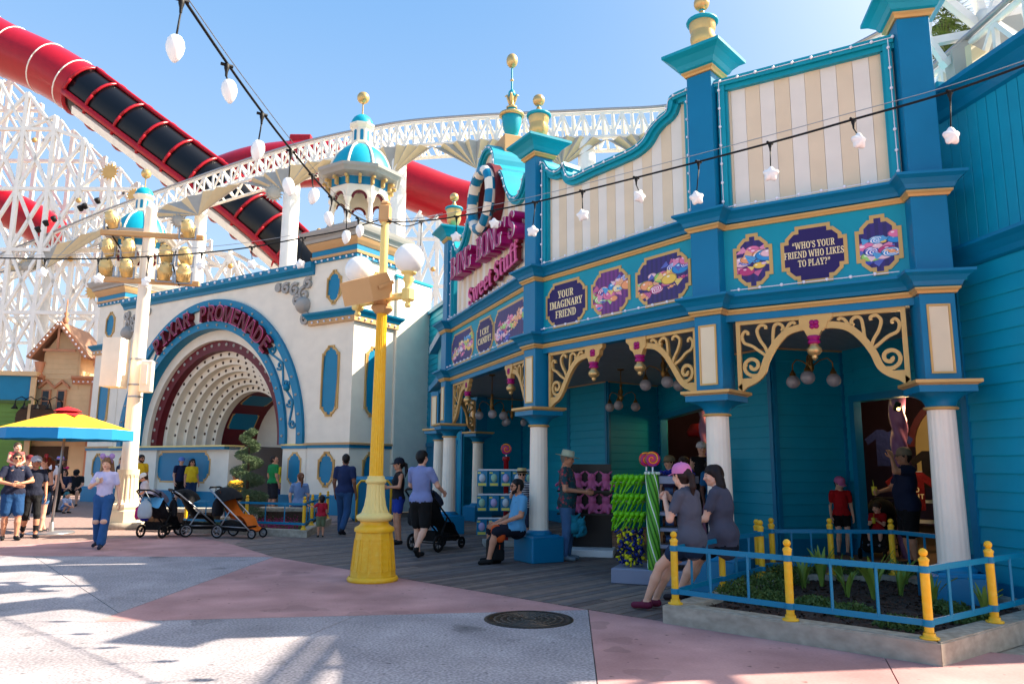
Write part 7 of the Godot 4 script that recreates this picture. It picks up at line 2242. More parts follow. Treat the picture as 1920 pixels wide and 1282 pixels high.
	j = joints(); seated(j, 0.16, 0.30); j.lw = Vector3(0.06, 0.34, 0.50); j.rw = Vector3(-0.06, 0.34, 0.50); j.le = Vector3(0.2, 0.45, 0.28); j.re = Vector3(-0.2, 0.45, 0.28); shift(j, ["chest", "neck", "head", "ls", "rs"], Vector3(0, -0.05, 0.12)); j.lk.y = 0.46; j.rk.y = 0.46; j.la.z = 0.12; j.ra.z = 0.12; j.lt.z = 0.28; j.rt.z = 0.28
	person("small child in pale blue crouching on the paving with a toy", on_level(118, 962), 1.3, {"h": 1.08, "top": Color(0.66, 0.72, 0.86), "bottom": "shorts", "legs": Color(0.30, 0.46, 0.66), "hair": "pony", "hair_color": Color(0.16, 0.42, 0.46), "head": 1.3, "cell": 0.022}, j)
	# queue by the arch
	j = joints(); person("bearded man in a yellow tee and glasses beside the cream light pole", on_level(256, 958), 0.95, {"h": 1.85, "girth": 1.1, "top": Color(0.88, 0.70, 0.10), "legs": Color(0.12, 0.12, 0.16), "beard": Color(0.09, 0.06, 0.05), "hair_color": Color(0.09, 0.06, 0.05), "glasses": true, "skin": "tan", "cell": 0.021}, j)
	j = joints(); person("long haired person in a dark navy tee half hidden by the cream light pole", on_level(221, 955), -0.4, {"h": 1.76, "top": Color(0.08, 0.11, 0.22), "legs": Color(0.1, 0.1, 0.14), "hair": "long", "hair_color": Color(0.2, 0.14, 0.1), "cell": 0.023}, j)
	j = joints(); seated(j, 0.42); shift(j, ["head"], Vector3(0, -0.08, 0.12)); shift(j, ["neck", "ls", "rs", "chest"], Vector3(0, -0.03, 0.08))
	person("seated man in a grey white tee and white cap bending forward by the planter", on_level(272, 968), -1.2, {"girth": 1.12, "top": Color(0.76, 0.74, 0.76), "bottom": "shorts", "legs": Color(0.42, 0.36, 0.42), "hat": ["cap", Color(0.85, 0.84, 0.82)], "nod": 0.5, "skin": "tan", "cell": 0.020}, j)
	j = joints(); person("man with a red backpack and blue cap waiting beside the woman in yellow", on_level(333, 950), 0.9, {"h": 1.78, "top": Color(0.10, 0.13, 0.26), "bottom": "shorts", "legs": Color(0.06, 0.06, 0.08), "hat": ["cap", Color(0.42, 0.52, 0.78)], "cell": 0.022}, j)
	j = joints(); p = person("dark haired woman in a yellow tee and sunglasses standing before the blue panel", on_level(354, 952), 0.7, {"h": 1.74, "girth": 1.15, "top": Color(0.90, 0.74, 0.12), "bottom": "shorts", "legs": Color(0.10, 0.20, 0.34), "hair": "curly", "hair_color": Color(0.12, 0.07, 0.06), "glasses": true, "bust": 0.06, "skin": "tan", "cell": 0.021}, j)
	var bp := Shape.new(); bp.box(Vector3.ZERO, Vector3(0.30, 0.44, 0.18), 0.05)
	single("red_backpack", bp.end(), tinted(Color(0.42, 0.07, 0.12), 0.8), "dark red backpack on the man in the blue cap", "backpack", "", Transform3D(Basis(Vector3.UP, 0.9), on_level(333, 950) + Basis(Vector3.UP, 0.9) * Vector3(0, 1.22, -0.22)))
	j = joints(); seated(j, 0.45); j.re = Vector3(-0.30, 0.72, 0.14); j.rw = Vector3(-0.30, 0.62, 0.36)
	person("seated woman in a golden yellow tee beside the spiral topiary", on_level(437, 975), -2.0, {"girth": 1.22, "top": Color(0.90, 0.66, 0.08), "legs": Color(0.10, 0.16, 0.30), "hair": "bun", "hair_color": Color(0.05, 0.04, 0.04), "skin": "brown", "cell": 0.020}, j)
	j = joints(); person("man in a green tee looking up at the arch", on_level(508, 962), 2.4, {"h": 1.84, "girth": 1.12, "top": Color(0.10, 0.50, 0.26), "bottom": "shorts", "legs": Color(0.12, 0.12, 0.15), "nod": -0.6, "look": -0.9, "skin": "tan", "cell": 0.021, "short_len": 0.95}, j)
	j = joints(); person("woman in a yellow, red and blue tee beside the man in green", on_level(529, 955), -2.3, {"h": 1.74, "top": Color(0.90, 0.80, 0.15), "bottom": "shorts", "legs": Color(0.08, 0.12, 0.28), "hair": "short", "hair_color": Color(0.06, 0.05, 0.05), "cell": 0.023}, j)
	j = joints(); seated(j, 0.48); j.lw = Vector3(0.24, 0.55, -0.02); j.le = Vector3(0.24, 0.80, -0.06)
	person("woman in a blue grey top with a long ponytail seated on the stone bench", on_level(558, 985), 3.0, {"h": 1.68, "top": Color(0.46, 0.56, 0.72), "legs": Color(0.2, 0.3, 0.46), "hair": "pony", "hair_color": Color(0.40, 0.24, 0.15), "look": 0.7, "cell": 0.019}, j)
	j = joints(); j.lk.z = 0.10; j.la.z = 0.10; j.lt.z = 0.27; j.rk.z = -0.04; j.ra = Vector3(-0.10, 0.16, -0.28); j.rt = Vector3(-0.11, 0.05, -0.16)
	person("man in a navy tee and blue jeans walking away towards the arch", on_level(642, 1003), 2.95, {"h": 1.80, "girth": 1.08, "top": Color(0.11, 0.17, 0.32), "legs": Color(0.16, 0.30, 0.46), "shoes": Color(0.12, 0.12, 0.15), "hair": "buzz", "hair_color": Color(0.10, 0.07, 0.06), "skin": "brown", "look": 0.4, "cell": 0.018}, j)
	j = joints(); j.le = Vector3(0.34, 1.30, 0.02); j.lw = Vector3(0.50, 1.36, 0.10); shift(j, ["lw"], Vector3(0, 0, 0.08))
	person("toddler in a red tee and khaki shorts reaching for the planter rail", on_level(600, 1007), 3.5, {"h": 0.86, "top": Color(0.70, 0.10, 0.20), "bottom": "shorts", "legs": Color(0.42, 0.46, 0.34), "hair": "short", "hair_color": Color(0.08, 0.06, 0.05), "head": 1.5, "girth": 1.2, "cell": 0.026, "skin": "tan"}, j)
	j = joints(); j.le = Vector3(0.27, 1.18, 0.04); j.lw = Vector3(0.05, 1.16, 0.24); j.re = Vector3(-0.27, 1.18, 0.04); j.rw = Vector3(-0.05, 1.16, 0.24)
	person("woman in a black tank, blue shorts and navy cap behind the lamp", on_level(744, 1020), -1.2, {"h": 1.68, "top": Color(0.06, 0.06, 0.09), "sleeve": 0, "tank": true, "bottom": "shorts", "short_len": 0.5, "legs": Color(0.10, 0.22, 0.58), "hair": "pony", "hair_color": Color(0.10, 0.07, 0.06), "hat": ["cap", Color(0.06, 0.08, 0.14)], "bust": 0.05, "skin": "tan"}, j)
	j = joints(); j.lk.z = 0.06; j.la.z = 0.10; j.lt.z = 0.27; j.rk = Vector3(-0.10, 0.50, 0.0); j.ra = Vector3(-0.12, 0.20, -0.26); j.rt = Vector3(-0.12, 0.06, -0.20)
	j.le = Vector3(0.28, 1.18, 0.10); j.lw = Vector3(0.24, 1.06, 0.34); j.re = Vector3(-0.28, 1.18, 0.08); j.rw = Vector3(-0.24, 1.06, 0.34)
	person("man in a heather grey blue tee and black shorts pushing the black stroller", on_level(786, 1046), 2.65, {"h": 1.80, "girth": 1.08, "top": Color(0.50, 0.54, 0.72), "bottom": "shorts", "legs": Color(0.05, 0.05, 0.055), "shoes": Color(0.06, 0.06, 0.07), "hair": "short", "hair_color": Color(0.05, 0.04, 0.04), "skin": "fair", "cell": 0.017, "lhand": "grip", "rhand": "grip"}, j)
	# porch
	j = joints(); seated(j, 0.44, 0.42, 0.12); shift(j, UPPER, Vector3(0, 0, -0.04)); shift(j, ["head"], Vector3(0, -0.01, 0.03)); j.rw = Vector3(-0.10, 0.62, 0.36); j.lw = Vector3(0.10, 0.62, 0.38); j.la = Vector3(0.14, 0.085, 0.52); j.lt = Vector3(0.16, 0.035, 0.68)
	person("bearded man in a light blue polo and dark shorts seated on the column plinth", Vector3(0.10, 0, -12.78), -1.25, {"h": 1.74, "girth": 1.10, "top": Color(0.36, 0.62, 0.78), "bottom": "shorts", "short_len": 0.92, "legs": Color(0.07, 0.08, 0.14), "shoes": Color(0.05, 0.05, 0.055), "hair": "buzz", "hair_color": Color(0.05, 0.04, 0.035), "beard": Color(0.07, 0.05, 0.04), "glasses": true, "skin": "tan", "cell": 0.017}, j)
	j = joints(); j.re = Vector3(-0.24, 1.16, 0.10); j.rw = Vector3(-0.20, 1.32, 0.26)
	person("child in a striped tee, straw hat and glasses by the toy rack", on_level(978, 1030), 0.0, {"h": 1.48, "topm": striped(Color(0.86, 0.86, 0.86), Color(0.12, 0.15, 0.28), 10), "bottom": "shorts", "legs": Color(0.2, 0.22, 0.3), "hat": ["fedora", Color(0.84, 0.74, 0.52), Color(0.06, 0.05, 0.05)], "glasses": true, "cell": 0.018}, j)
	j = joints(); j.le = Vector3(0.26, 1.14, 0.06); j.lw = Vector3(0.10, 1.10, 0.32); j.re = Vector3(-0.26, 1.14, 0.04); j.rw = Vector3(-0.08, 1.10, 0.32)
	person("older man in a floral shirt, jeans and pale sun hat beside the pink plush rack", on_level(1064, 1050), 1.25, {"h": 1.80, "girth": 1.16, "topm": hawaiian(), "legs": Color(0.26, 0.40, 0.56), "shoes": Color(0.40, 0.46, 0.50), "hat": ["sunhat", Color(0.74, 0.77, 0.66)], "hair": "buzz", "hair_color": Color(0.5, 0.48, 0.45), "hem": 0.10, "nod": 0.2, "skin": "tan", "cell": 0.017}, j)
	# two women perched on the planter rail, backs to us
	for q in [[Vector3(1.92, 0, -8.36), "woman in a charcoal tee and pink cap perched on the planter rail eating", {"h": 1.70, "top": Color(0.33, 0.33, 0.38), "bottom": "shorts", "short_len": 0.5, "legs": Color(0.08, 0.17, 0.28), "shoes": Color(0.40, 0.08, 0.20), "hair": "pony", "hair_color": Color(0.16, 0.09, 0.07), "hat": ["cap", Color(0.86, 0.50, 0.70)], "look": -0.25, "nod": 0.05, "rhand": "grip", "lhand": "grip", "cell": 0.015, "girth": 1.02, "hem": 0.10, "bust": 0.045}, -2.35], [Vector3(2.44, 0, -8.98), "dark haired woman in a charcoal tee with sunglasses in her hair perched on the rail", {"h": 1.70, "top": Color(0.30, 0.30, 0.36), "bottom": "shorts", "short_len": 0.62, "legs": Color(0.06, 0.08, 0.13), "shoes": Color(0.14, 0.08, 0.10), "hair": "curly", "bust": 0.05, "hair_color": Color(0.11, 0.06, 0.05), "look": 0.55, "nod": 0.12, "cell": 0.016, "girth": 1.18, "hem": 0.15}, -2.2]]:
		j = joints()
		shift(j, UPPER + ["pelvis", "lh", "rh"], Vector3(0, -0.11, -0.04))
		shift(j, ["chest"], Vector3(0, 0, 0.03)); shift(j, ["neck", "ls", "rs"], Vector3(0, -0.02, 0.06)); shift(j, ["head"], Vector3(0, -0.03, 0.10))
		for sd in [["l", 1.0], ["r", -1.0]]:
			var n: String = sd[0]; var g: float = sd[1]
			j[n + "k"] = Vector3(g * 0.10, 0.50, 0.32); j[n + "a"] = Vector3(g * 0.09, 0.10, 0.52); j[n + "t"] = Vector3(g * 0.10, 0.04, 0.69)
			j[n + "e"] = Vector3(g * 0.24, 1.03, 0.10); j[n + "w"] = Vector3(g * 0.06, 1.24, 0.26)
		if q[2].hair == "curly":
			j.le = Vector3(0.26, 1.00, 0.10); j.lw = Vector3(0.08, 0.94, 0.34); j.re = Vector3(-0.26, 1.00, 0.10); j.rw = Vector3(-0.08, 0.94, 0.34)
		person(q[1], q[0], q[3], q[2], j)
	# by the second doorway
	j = joints(); j.lk = Vector3(0.10, 0.52, 0.10); j.rk = Vector3(-0.10, 0.52, 0.10)
	person("girl in a red tee and pink cap standing beside the black stroller", on_level(1583, 1042), -0.15, {"h": 1.36, "top": Color(0.70, 0.04, 0.08), "bottom": "shorts", "short_len": 0.5, "legs": Color(0.04, 0.04, 0.045), "shoes": Color(0.25, 0.22, 0.3), "hair": "pony", "hair_color": Color(0.12, 0.08, 0.06), "hat": ["cap", Color(0.82, 0.44, 0.62)], "nod": 0.35, "look": 0.4, "head": 1.12, "cell": 0.017}, j)
	j = joints(); j.le = Vector3(0.22, 1.42, 0.22); j.lw = Vector3(0.10, 1.62, 0.22); j.re = Vector3(-0.30, 1.15, 0.12); j.rw = Vector3(-0.20, 1.10, 0.34); j.ls.y = 1.44
	p = person("big man in a navy tee, black shorts and tan cap drinking by the doorway", on_level(1712, 1062), -1.7, {"h": 1.86, "girth": 1.32, "top": Color(0.09, 0.12, 0.23), "bottom": "shorts", "legs": Color(0.06, 0.05, 0.06), "hat": ["cap", Color(0.52, 0.46, 0.38)], "hair": "buzz", "hair_color": Color(0.14, 0.10, 0.08), "skin": "tan", "hem": 0.10, "short_len": 0.95, "cell": 0.018, "rhand": "grip"}, j)
	s = Shape.new(true); s.lathe([Vector2(0.0, -0.07), Vector2(0.032, -0.07), Vector2(0.042, 0.06), Vector2(0.0, 0.062)], 14, Vector3(-0.17, 1.12, 0.42)); s.tube([Vector3(-0.17, 1.15, 0.42), Vector3(-0.18, 1.28, 0.43)], 0.005, 5)
	single("drink_cup", s.end(), tinted(Color(0.80, 0.74, 0.20), 0.3), "cup of yellow slush held by the big man in navy", "cup", "", p.transform)
	j = joints(); person("man in a tan trucker cap and purple tee in the first shop doorway", Vector3(3.15, 0, -15.2), -0.9, {"top": Color(0.16, 0.11, 0.24), "legs": Color(0.1, 0.1, 0.12), "hat": ["cap", Color(0.50, 0.45, 0.34)], "cell": 0.022}, j)
	j = joints(); person("person in a dark purple tee and grey cap inside the shop", Vector3(3.75, 0, -16.6), 2.6, {"top": Color(0.13, 0.09, 0.18), "legs": Color(0.08, 0.08, 0.1), "hat": ["cap", Color(0.28, 0.26, 0.25)], "cell": 0.023}, j)
	j = joints(); person("shop worker in a blue hat with red band and a colourful costume shirt", Vector3(3.85, 0, -14.6), 0.3, {"h": 1.74, "top": Color(0.10, 0.38, 0.58), "legs": Color(0.08, 0.1, 0.2), "hat": ["fedora", Color(0.05, 0.10, 0.28), Color(0.72, 0.10, 0.22)], "hair": "bob", "hair_color": Color(0.04, 0.03, 0.03), "skin": "dark", "nod": 0.35, "cell": 0.02}, j)

# ---------------------------------------------------------------- planters, fences, plants
func fence(label: String, posts: Array, y: float, closed_ends := true):
	var t := thing("railing", label, "railing")
	var s := Shape.new(true)
	s.lathe([Vector2(0.0, 0.0), Vector2(0.075, 0.0), Vector2(0.075, 0.015), Vector2(0.05, 0.02), Vector2(0.046, 0.05)], 16)
	s.lathe([Vector2(0.037, 0.04), Vector2(0.037, 0.61)], 14)
	s.lathe([Vector2(0.040, 0.61), Vector2(0.044, 0.63), Vector2(0.03, 0.645), Vector2(0.022, 0.655)], 14)
	s.ball(Vector3(0, 0.685, 0), 0.036, 12)
	var pm := s.end()
	s = Shape.new(); s.lathe([Vector2(0.039, -0.028), Vector2(0.044, -0.024), Vector2(0.044, 0.024), Vector2(0.039, 0.028)], 14); var clamp_m := s.end()
	for p in posts:
		var po := part("post", pm, M.yellow, t, Transform3D(Basis.IDENTITY, Vector3(p.x, y, p.y)))
		for h in [0.55, 0.125]: part("clamp", clamp_m, M.rail_blue, po, Transform3D(Basis.IDENTITY, Vector3(0, h, 0)))
	for i in posts.size() - 1:
		var a := Vector3(posts[i].x, y, posts[i].y); var b := Vector3(posts[i + 1].x, y, posts[i + 1].y)
		for h in [0.55, 0.125]:
			s = Shape.new(); s.bar(a + Vector3(0, h, 0), b + Vector3(0, h, 0), 0.018, 0.05); part("rail", s.end(), M.rail_blue, t)
		var n := 2 if a.distance_to(b) > 0.7 else (1 if a.distance_to(b) > 0.45 else 0)
		for q in n:
			var m := a.lerp(b, (q + 1.0) / (n + 1))
			s = Shape.new(); s.bar(m + Vector3(0, 0.125, 0), m + Vector3(0, 0.55, 0), 0.016, 0.022); part("baluster", s.end(), M.rail_blue, t)

func kerb(label: String, poly: PackedVector2Array, h: float, w: float, joints_at: Array = []):
	var t := thing("planter", label, "planter")
	var inner := shrink(poly, w)
	# kerb stones edge by edge, mitred, with narrow joints
	var out := poly
	var cw := Geometry2D.is_polygon_clockwise(out) == Geometry2D.is_polygon_clockwise(inner)
	var n := out.size()
	var best := 0
	for i in inner.size():
		if inner[i].distance_to(out[0]) < inner[best].distance_to(out[0]): best = i
	if inner.size() == n:
		for i in n:
			var a := out[i]; var b := out[(i + 1) % n]
			var ia := inner[(best + (i if cw else -i) + n) % n]; var ib := inner[(best + (i + 1 if cw else -i - 1) + 2 * n) % n]
			var cuts := maxi(1, int(a.distance_to(b) / 2.2))
			for c in cuts:
				var t0 := float(c) / cuts + 0.001; var t1 := float(c + 1) / cuts - 0.001
				var q := PackedVector2Array([a.lerp(b, t0), a.lerp(b, t1), ia.lerp(ib, t1), ia.lerp(ib, t0)])
				var s := Shape.new(); s.xf = Transform3D(Basis(Vector3.RIGHT, Vector3.BACK, Vector3.UP), Vector3.ZERO)
				s.prism(q, -0.02, h - 0.012)
				var top := Geometry2D.offset_polygon(q, -0.012, Geometry2D.JOIN_MITER)
				if top.size() and top[0].size() == 4: s.prism(top[0], h - 0.012, h)
				part("kerb_stone", s.end(), M.kerb_concrete, t)
	part("soil", flat(inner, 0.0, h - 0.06), M.soil, t)
	return inner

func strap_plant(p: Vector3, size: float, sd: int):
	var t := thing("strap_leaf_plant", "strap leaved plant with arching green blades in the mulch", "plant", "strap leaved plants in the right planter", Transform3D(Basis.IDENTITY, p))
	var r := RandomNumberGenerator.new(); r.seed = sd
	for k in 9:
		var a := r.randf() * TAU; var d := Vector3(cos(a), 0, sin(a)); var sdv := Vector3(-d.z, 0, d.x)
		var l := size * r.randf_range(0.7, 1.1); var lean := r.randf_range(0.15, 0.7)
		var s := Shape.new(true)
		var prev := []
		for i in 7:
			var u := i / 6.0
			var c := d * (0.02 + lean * l * u * u * 0.8) + Vector3(0, l * u * (1.0 - 0.35 * lean * u), 0)
			var w := 0.028 * size * 2.0 * sin(PI * clampf(u * 0.85 + 0.15, 0, 1)) + 0.002
			var row := [c - sdv * w + Vector3(0, 0.012, 0) , c, c + sdv * w + Vector3(0, 0.012, 0)]
			if prev.size():
				s.quad(prev[0], prev[1], row[1], row[0]); s.quad(prev[1], prev[2], row[2], row[1])
			prev = row
		part("blade", s.end(), M.blade_leaf, t)

func shrub(p: Vector3, rx: float, ry: float, n: int, sd: int, m: Material, label: String, group: String, called := "low_shrub", leaf := 0.03):
	var t := thing(called, label, "shrub", group, Transform3D(Basis.IDENTITY, p))
	var r := RandomNumberGenerator.new(); r.seed = sd
	var s := Shape.new()
	for i in n:
		var d := Vector3(r.randfn(), absf(r.randfn()) * 0.9 + 0.1, r.randfn()).normalized() * pow(r.randf(), 0.35)
		var c := Vector3(d.x * rx, d.y * ry, d.z * rx)
		var a := Vector3(r.randfn(), r.randfn() + 0.6, r.randfn()).normalized(); var b := a.cross(Vector3(r.randfn(), r.randfn(), r.randfn())).normalized()
		var l := leaf * r.randf_range(0.6, 1.3)
		s.tri(c - b * l * 0.35, c + a * l, c + b * l * 0.35); s.tri(c - b * l * 0.35, c + b * l * 0.35, c - a * l * 0.5)
	part("foliage", s.end(), m, t)
	s = Shape.new(true)
	for k in 4: s.tube([Vector3.ZERO, Vector3(r.randfn() * rx * 0.3, ry * 0.5, r.randfn() * rx * 0.3)], 0.006, 4)
	part("stem", s.end(), M.bark, t)

func build_planters():
	var out := PackedVector2Array([Vector2(1.54, -7.97), Vector2(3.44, -6.33), Vector2(5.58, -7.87), Vector2(5.36, -9.05), Vector2(5.3, -10.3), Vector2(3.42, -10.36), Vector2(3.02, -9.72)])
	kerb("low concrete kerb planter of mulch beside the boarded wing", out, 0.18, 0.24)
	fence("yellow post and blue rail fence around the planter by the boarded wing", [Vector2(3.16, -9.80), Vector2(2.42, -8.92), Vector2(1.68, -8.00), Vector2(2.56, -7.20), Vector2(3.43, -6.47), Vector2(4.40, -7.16), Vector2(5.42, -7.90)], 0.18)
	fence("yellow post and blue rail fence along the back of the right planter by the doorway", [Vector2(3.16, -9.95), Vector2(3.44, -10.22), Vector2(4.22, -10.24), Vector2(5.02, -10.22), Vector2(5.28, -9.5)], 0.18)
	var k := 0
	for q in [[1508, 1105, 0.34], [1542, 1100, 0.46], [1590, 1120, 0.34], [1640, 1125, 0.46], [1690, 1118, 0.34], [1752, 1140, 0.32], [1850, 1160, 0.30], [1575, 1090, 0.3], [1700, 1095, 0.3]]:
		strap_plant(on_level(q[0], q[1], 0.12), q[2] * 1.25, 100 + k); k += 1
	for q in [[1385, 1125, 0.24, 0.17], [1430, 1110, 0.26, 0.19], [1470, 1095, 0.26, 0.2], [1450, 1135, 0.2, 0.12], [1530, 1140, 0.2, 0.10], [1600, 1155, 0.22, 0.10], [1690, 1178, 0.2, 0.09], [1680, 1085, 0.24, 0.18], [1780, 1150, 0.2, 0.1], [1610, 1085, 0.24, 0.16], [1830, 1170, 0.2, 0.1], [1500, 1082, 0.24, 0.2]]:
		shrub(on_level(q[0], q[1], 0.11), q[2] * 1.25, q[3] * 1.25, 1100, 200 + k, M.leaf, "low small leaved green shrub growing in the mulch of the right planter", "low shrubs in the right planter"); k += 1
	# mulch chips: nobody could count them
	var r := RandomNumberGenerator.new(); r.seed = 8
	var inner := shrink(out, 0.25)
	var s := Shape.new()
	for i in 5200:
		var p := Vector2(r.randf_range(1.7, 5.5), r.randf_range(-10.2, -6.5))
		if not Geometry2D.is_point_in_polygon(p, inner): continue
		var a := Vector3(r.randfn(), r.randfn() * 0.3, r.randfn()).normalized() * r.randf_range(0.012, 0.035); var b := Vector3(a.z, r.randfn() * 0.01, -a.x) * 0.4
		var c := Vector3(p.x, 0.125 + r.randf() * 0.008, p.y)
		s.quad(c - a - b, c - a + b, c + a + b, c + a - b)
	var mu := struct("mulch", s.end(), paint("mulch", Color(0.27, 0.19, 0.15), 0.95, 0.0, false)); mu.set_meta("kind", "stuff"); mu.set_meta("label", "dark bark mulch chips covering the soil of the right planter"); mu.set_meta("category", "mulch")
	# left planter
	var lp := PackedVector2Array([Vector2(-7.75, -17.98), Vector2(-4.42, -16.81), Vector2(-4.85, -20.9), Vector2(-8.0, -21.2)])
	kerb("low grey kerb planter with topiary and magenta flowers before the arch", lp, 0.15, 0.22)
	fence("yellow post and blue rail fence round the topiary planter", [Vector2(-7.62, -18.1), Vector2(-6.0, -17.52), Vector2(-4.55, -16.98), Vector2(-4.72, -18.3), Vector2(-4.84, -19.5), Vector2(-4.93, -20.7)], 0.15)
	for q in [[Vector3(-5.75, 0, -20.0), 1.5], [Vector3(-8.3, 0, -19.4), 1.9]]:
		var t := thing("bench_wall", ["plank sided bench wall with pale stone seat under the ponytailed woman", "plank sided bench wall with pale stone seat beside the cream pole"][0 if q[0].x > -7 else 1], "bench", "", Transform3D(Basis.IDENTITY, q[0]))
		s = Shape.new(); s.box(Vector3(0, 0.42, 0), Vector3(q[1], 0.10, 0.52), 0.012); part("stone_seat", s.end(), M.kerb_concrete, t)
		var bs := Shape.new(); bs.box(Vector3.ZERO, Vector3(0.12, 0.38, 0.03), 0.004); var bm := bs.end()
		for i in int(q[1] / 0.128): part("plank", bm, M.bark, t, Transform3D(Basis.IDENTITY, Vector3(-q[1] / 2 + 0.08 + i * 0.128, 0.18, 0.22)))
		s = Shape.new(); s.box(Vector3(0, 0.18, -0.02), Vector3(q[1] - 0.05, 0.37, 0.40)); part("core", s.end(), M.bark, t)
	# spiral topiary
	var g := Vector3(-6.55, 0.09, -19.0)
	var t := thing("spiral_topiary", "spiral clipped grey green juniper topiary in the planter", "topiary", "", Transform3D(Basis.IDENTITY, g))
	s = Shape.new(true); s.tube([Vector3.ZERO, Vector3(0.02, 1.2, 0), Vector3(0, 2.2, 0)], [0.05, 0.035, 0.012], 8); part("trunk", s.end(), M.bark, t)
	var rr := RandomNumberGenerator.new(); rr.seed = 31
	s = Shape.new()
	for i in 24000:
		var u := pow(rr.randf(), 1.25)
		var turns := 4.8
		var an := u * turns * TAU + 0.4
		var y := 0.30 + u * 2.0
		var coil := lerpf(0.42, 0.08, u)
		var thick := lerpf(0.20, 0.12, u)
		var v := Vector3(rr.randfn(), rr.randfn(), rr.randfn()).normalized() * pow(rr.randf(), 0.22) * thick; v.y *= 0.62
		var c := Vector3(cos(an) * coil, y, sin(an) * coil) + v
		var a := (v.normalized() + Vector3(rr.randfn(), rr.randfn(), rr.randfn()) * 0.45).normalized(); var b := a.cross(Vector3(rr.randfn(), rr.randfn(), rr.randfn())).normalized()
		var l := rr.randf_range(0.022, 0.05)
		s.tri(c - b * l * 0.22, c + a * l, c + b * l * 0.22)
	part("crown", s.end(), M.juniper, t)
	# flowers and ground cover
	s = Shape.new()
	for i in 2600:
		var c := Vector3(rr.randf_range(-6.4, -4.9), 0.10, rr.randf_range(-18.3, -17.4)) + Vector3(0, absf(rr.randfn()) * 0.10, 0)
		var a := Vector3(rr.randfn(), rr.randfn(), rr.randfn()).normalized() * 0.028; var b := a.cross(Vector3(rr.randfn(), rr.randfn(), rr.randfn()).normalized())
		s.tri(c - b * 0.6, c + a, c + b * 0.6)
	var fl := part("magenta_flowers", s.end(), M.flower, self); fl.set_meta("kind", "stuff"); fl.set_meta("label", "magenta flowers massed below the spiral topiary"); fl.set_meta("category", "flowers")
	s = Shape.new()
	for i in 4200:
		var c := Vector3(rr.randf_range(-7.7, -4.6), 0.09, rr.randf_range(-18.8, -17.0)) + Vector3(0, absf(rr.randfn()) * 0.07, 0)
		if not Geometry2D.is_point_in_polygon(Vector2(c.x, c.z), shrink(lp, 0.25)): continue
		var a := Vector3(rr.randfn(), rr.randfn(), rr.randfn()).normalized() * 0.035; var b := a.cross(Vector3(rr.randfn(), rr.randfn(), rr.randfn()).normalized())
		s.tri(c - b * 0.5, c + a, c + b * 0.5)
	var gc := part("ground_cover", s.end(), M.leaf, self); gc.set_meta("kind", "stuff"); gc.set_meta("label", "green ground cover leaves in the topiary planter"); gc.set_meta("category", "ground cover")
	# blue bin by the tower
	s = Shape.new(); s.box(Vector3(0, 0.62, 0), Vector3(1.3, 1.24, 0.8), 0.08)
	t = thing("utility_bin", "blue rounded utility box with a yellow hoop rail beside the tower", "utility box", "", Transform3D(Basis(Vector3.UP, 0.3), on_level(700, 975)))
	part("box", s.end(), M.rail_blue, t)
	s = Shape.new(true); s.tube([Vector3(-0.55, 0, 0.55), Vector3(-0.55, 1.0, 0.55), Vector3(-0.45, 1.12, 0.55), Vector3(0.3, 1.12, 0.55), Vector3(0.4, 1.0, 0.55), Vector3(0.4, 0, 0.55)], 0.035, 10); part("hoop", s.end(), M.yellow, t)
	# manhole cover
	var mh := thing("manhole_cover", "round dark patterned manhole cover set in the paving", "manhole cover", "", Transform3D(Basis.IDENTITY, Vector3(0.19, 0, -8.12)))
	s = Shape.new(true); s.lathe([Vector2(0.0, 0.0), Vector2(0.40, 0.001), Vector2(0.40, 0.006), Vector2(0.46, 0.006), Vector2(0.465, -0.01)], 48); part("plate", s.end(), paint("iron", Color(0.20, 0.18, 0.16), 0.55, 0.5), mh)
	s = Shape.new(true)
	for i in 5: s.lathe([Vector2(0.06 + i * 0.07, 0.0), Vector2(0.062 + i * 0.07, 0.007), Vector2(0.082 + i * 0.07, 0.007), Vector2(0.084 + i * 0.07, 0.0)], 40)
	part("ring", s.end(), paint("worn_iron", Color(0.36, 0.33, 0.30), 0.45, 0.6), mh)
	s = Shape.new()
	for i in 20: s.bar(Vector3(cos(TAU * i / 20) * 0.1, 0.004, sin(TAU * i / 20) * 0.1), Vector3(cos(TAU * i / 20) * 0.38, 0.004, sin(TAU * i / 20) * 0.38), 0.008, 0.006)
	part("spoke", s.end(), M.worn_iron, mh)

# ---------------------------------------------------------------- strollers
func wheel(parent: Node, c: Vector3, r: float, rim: Material):
	var s := Shape.new(true)
	var pts := []
	for i in 24: pts.append(Vector3(0, cos(TAU * i / 24) * (r - 0.018), sin(TAU * i / 24) * (r - 0.018)))
	s.tube(pts, 0.018, 8, false, true)
	var w := part("wheel", s.end(), M.rubber, parent, Transform3D(Basis.IDENTITY, c))
	s = Shape.new(true)
	var p2 := []
	for i in 20: p2.append(Vector3(0, cos(TAU * i / 20) * (r - 0.042), sin(TAU * i / 20) * (r - 0.042)))
	s.tube(p2, 0.010, 6, false, true); s.tube([Vector3(-0.03, 0, 0), Vector3(0.03, 0, 0)], 0.022, 10)
	for i in 6: s.tube([Vector3.ZERO, Vector3(0, cos(TAU * i / 6) * (r - 0.045), sin(TAU * i / 6) * (r - 0.045))], 0.006, 5)
	part("rim", s.end(), rim, w)
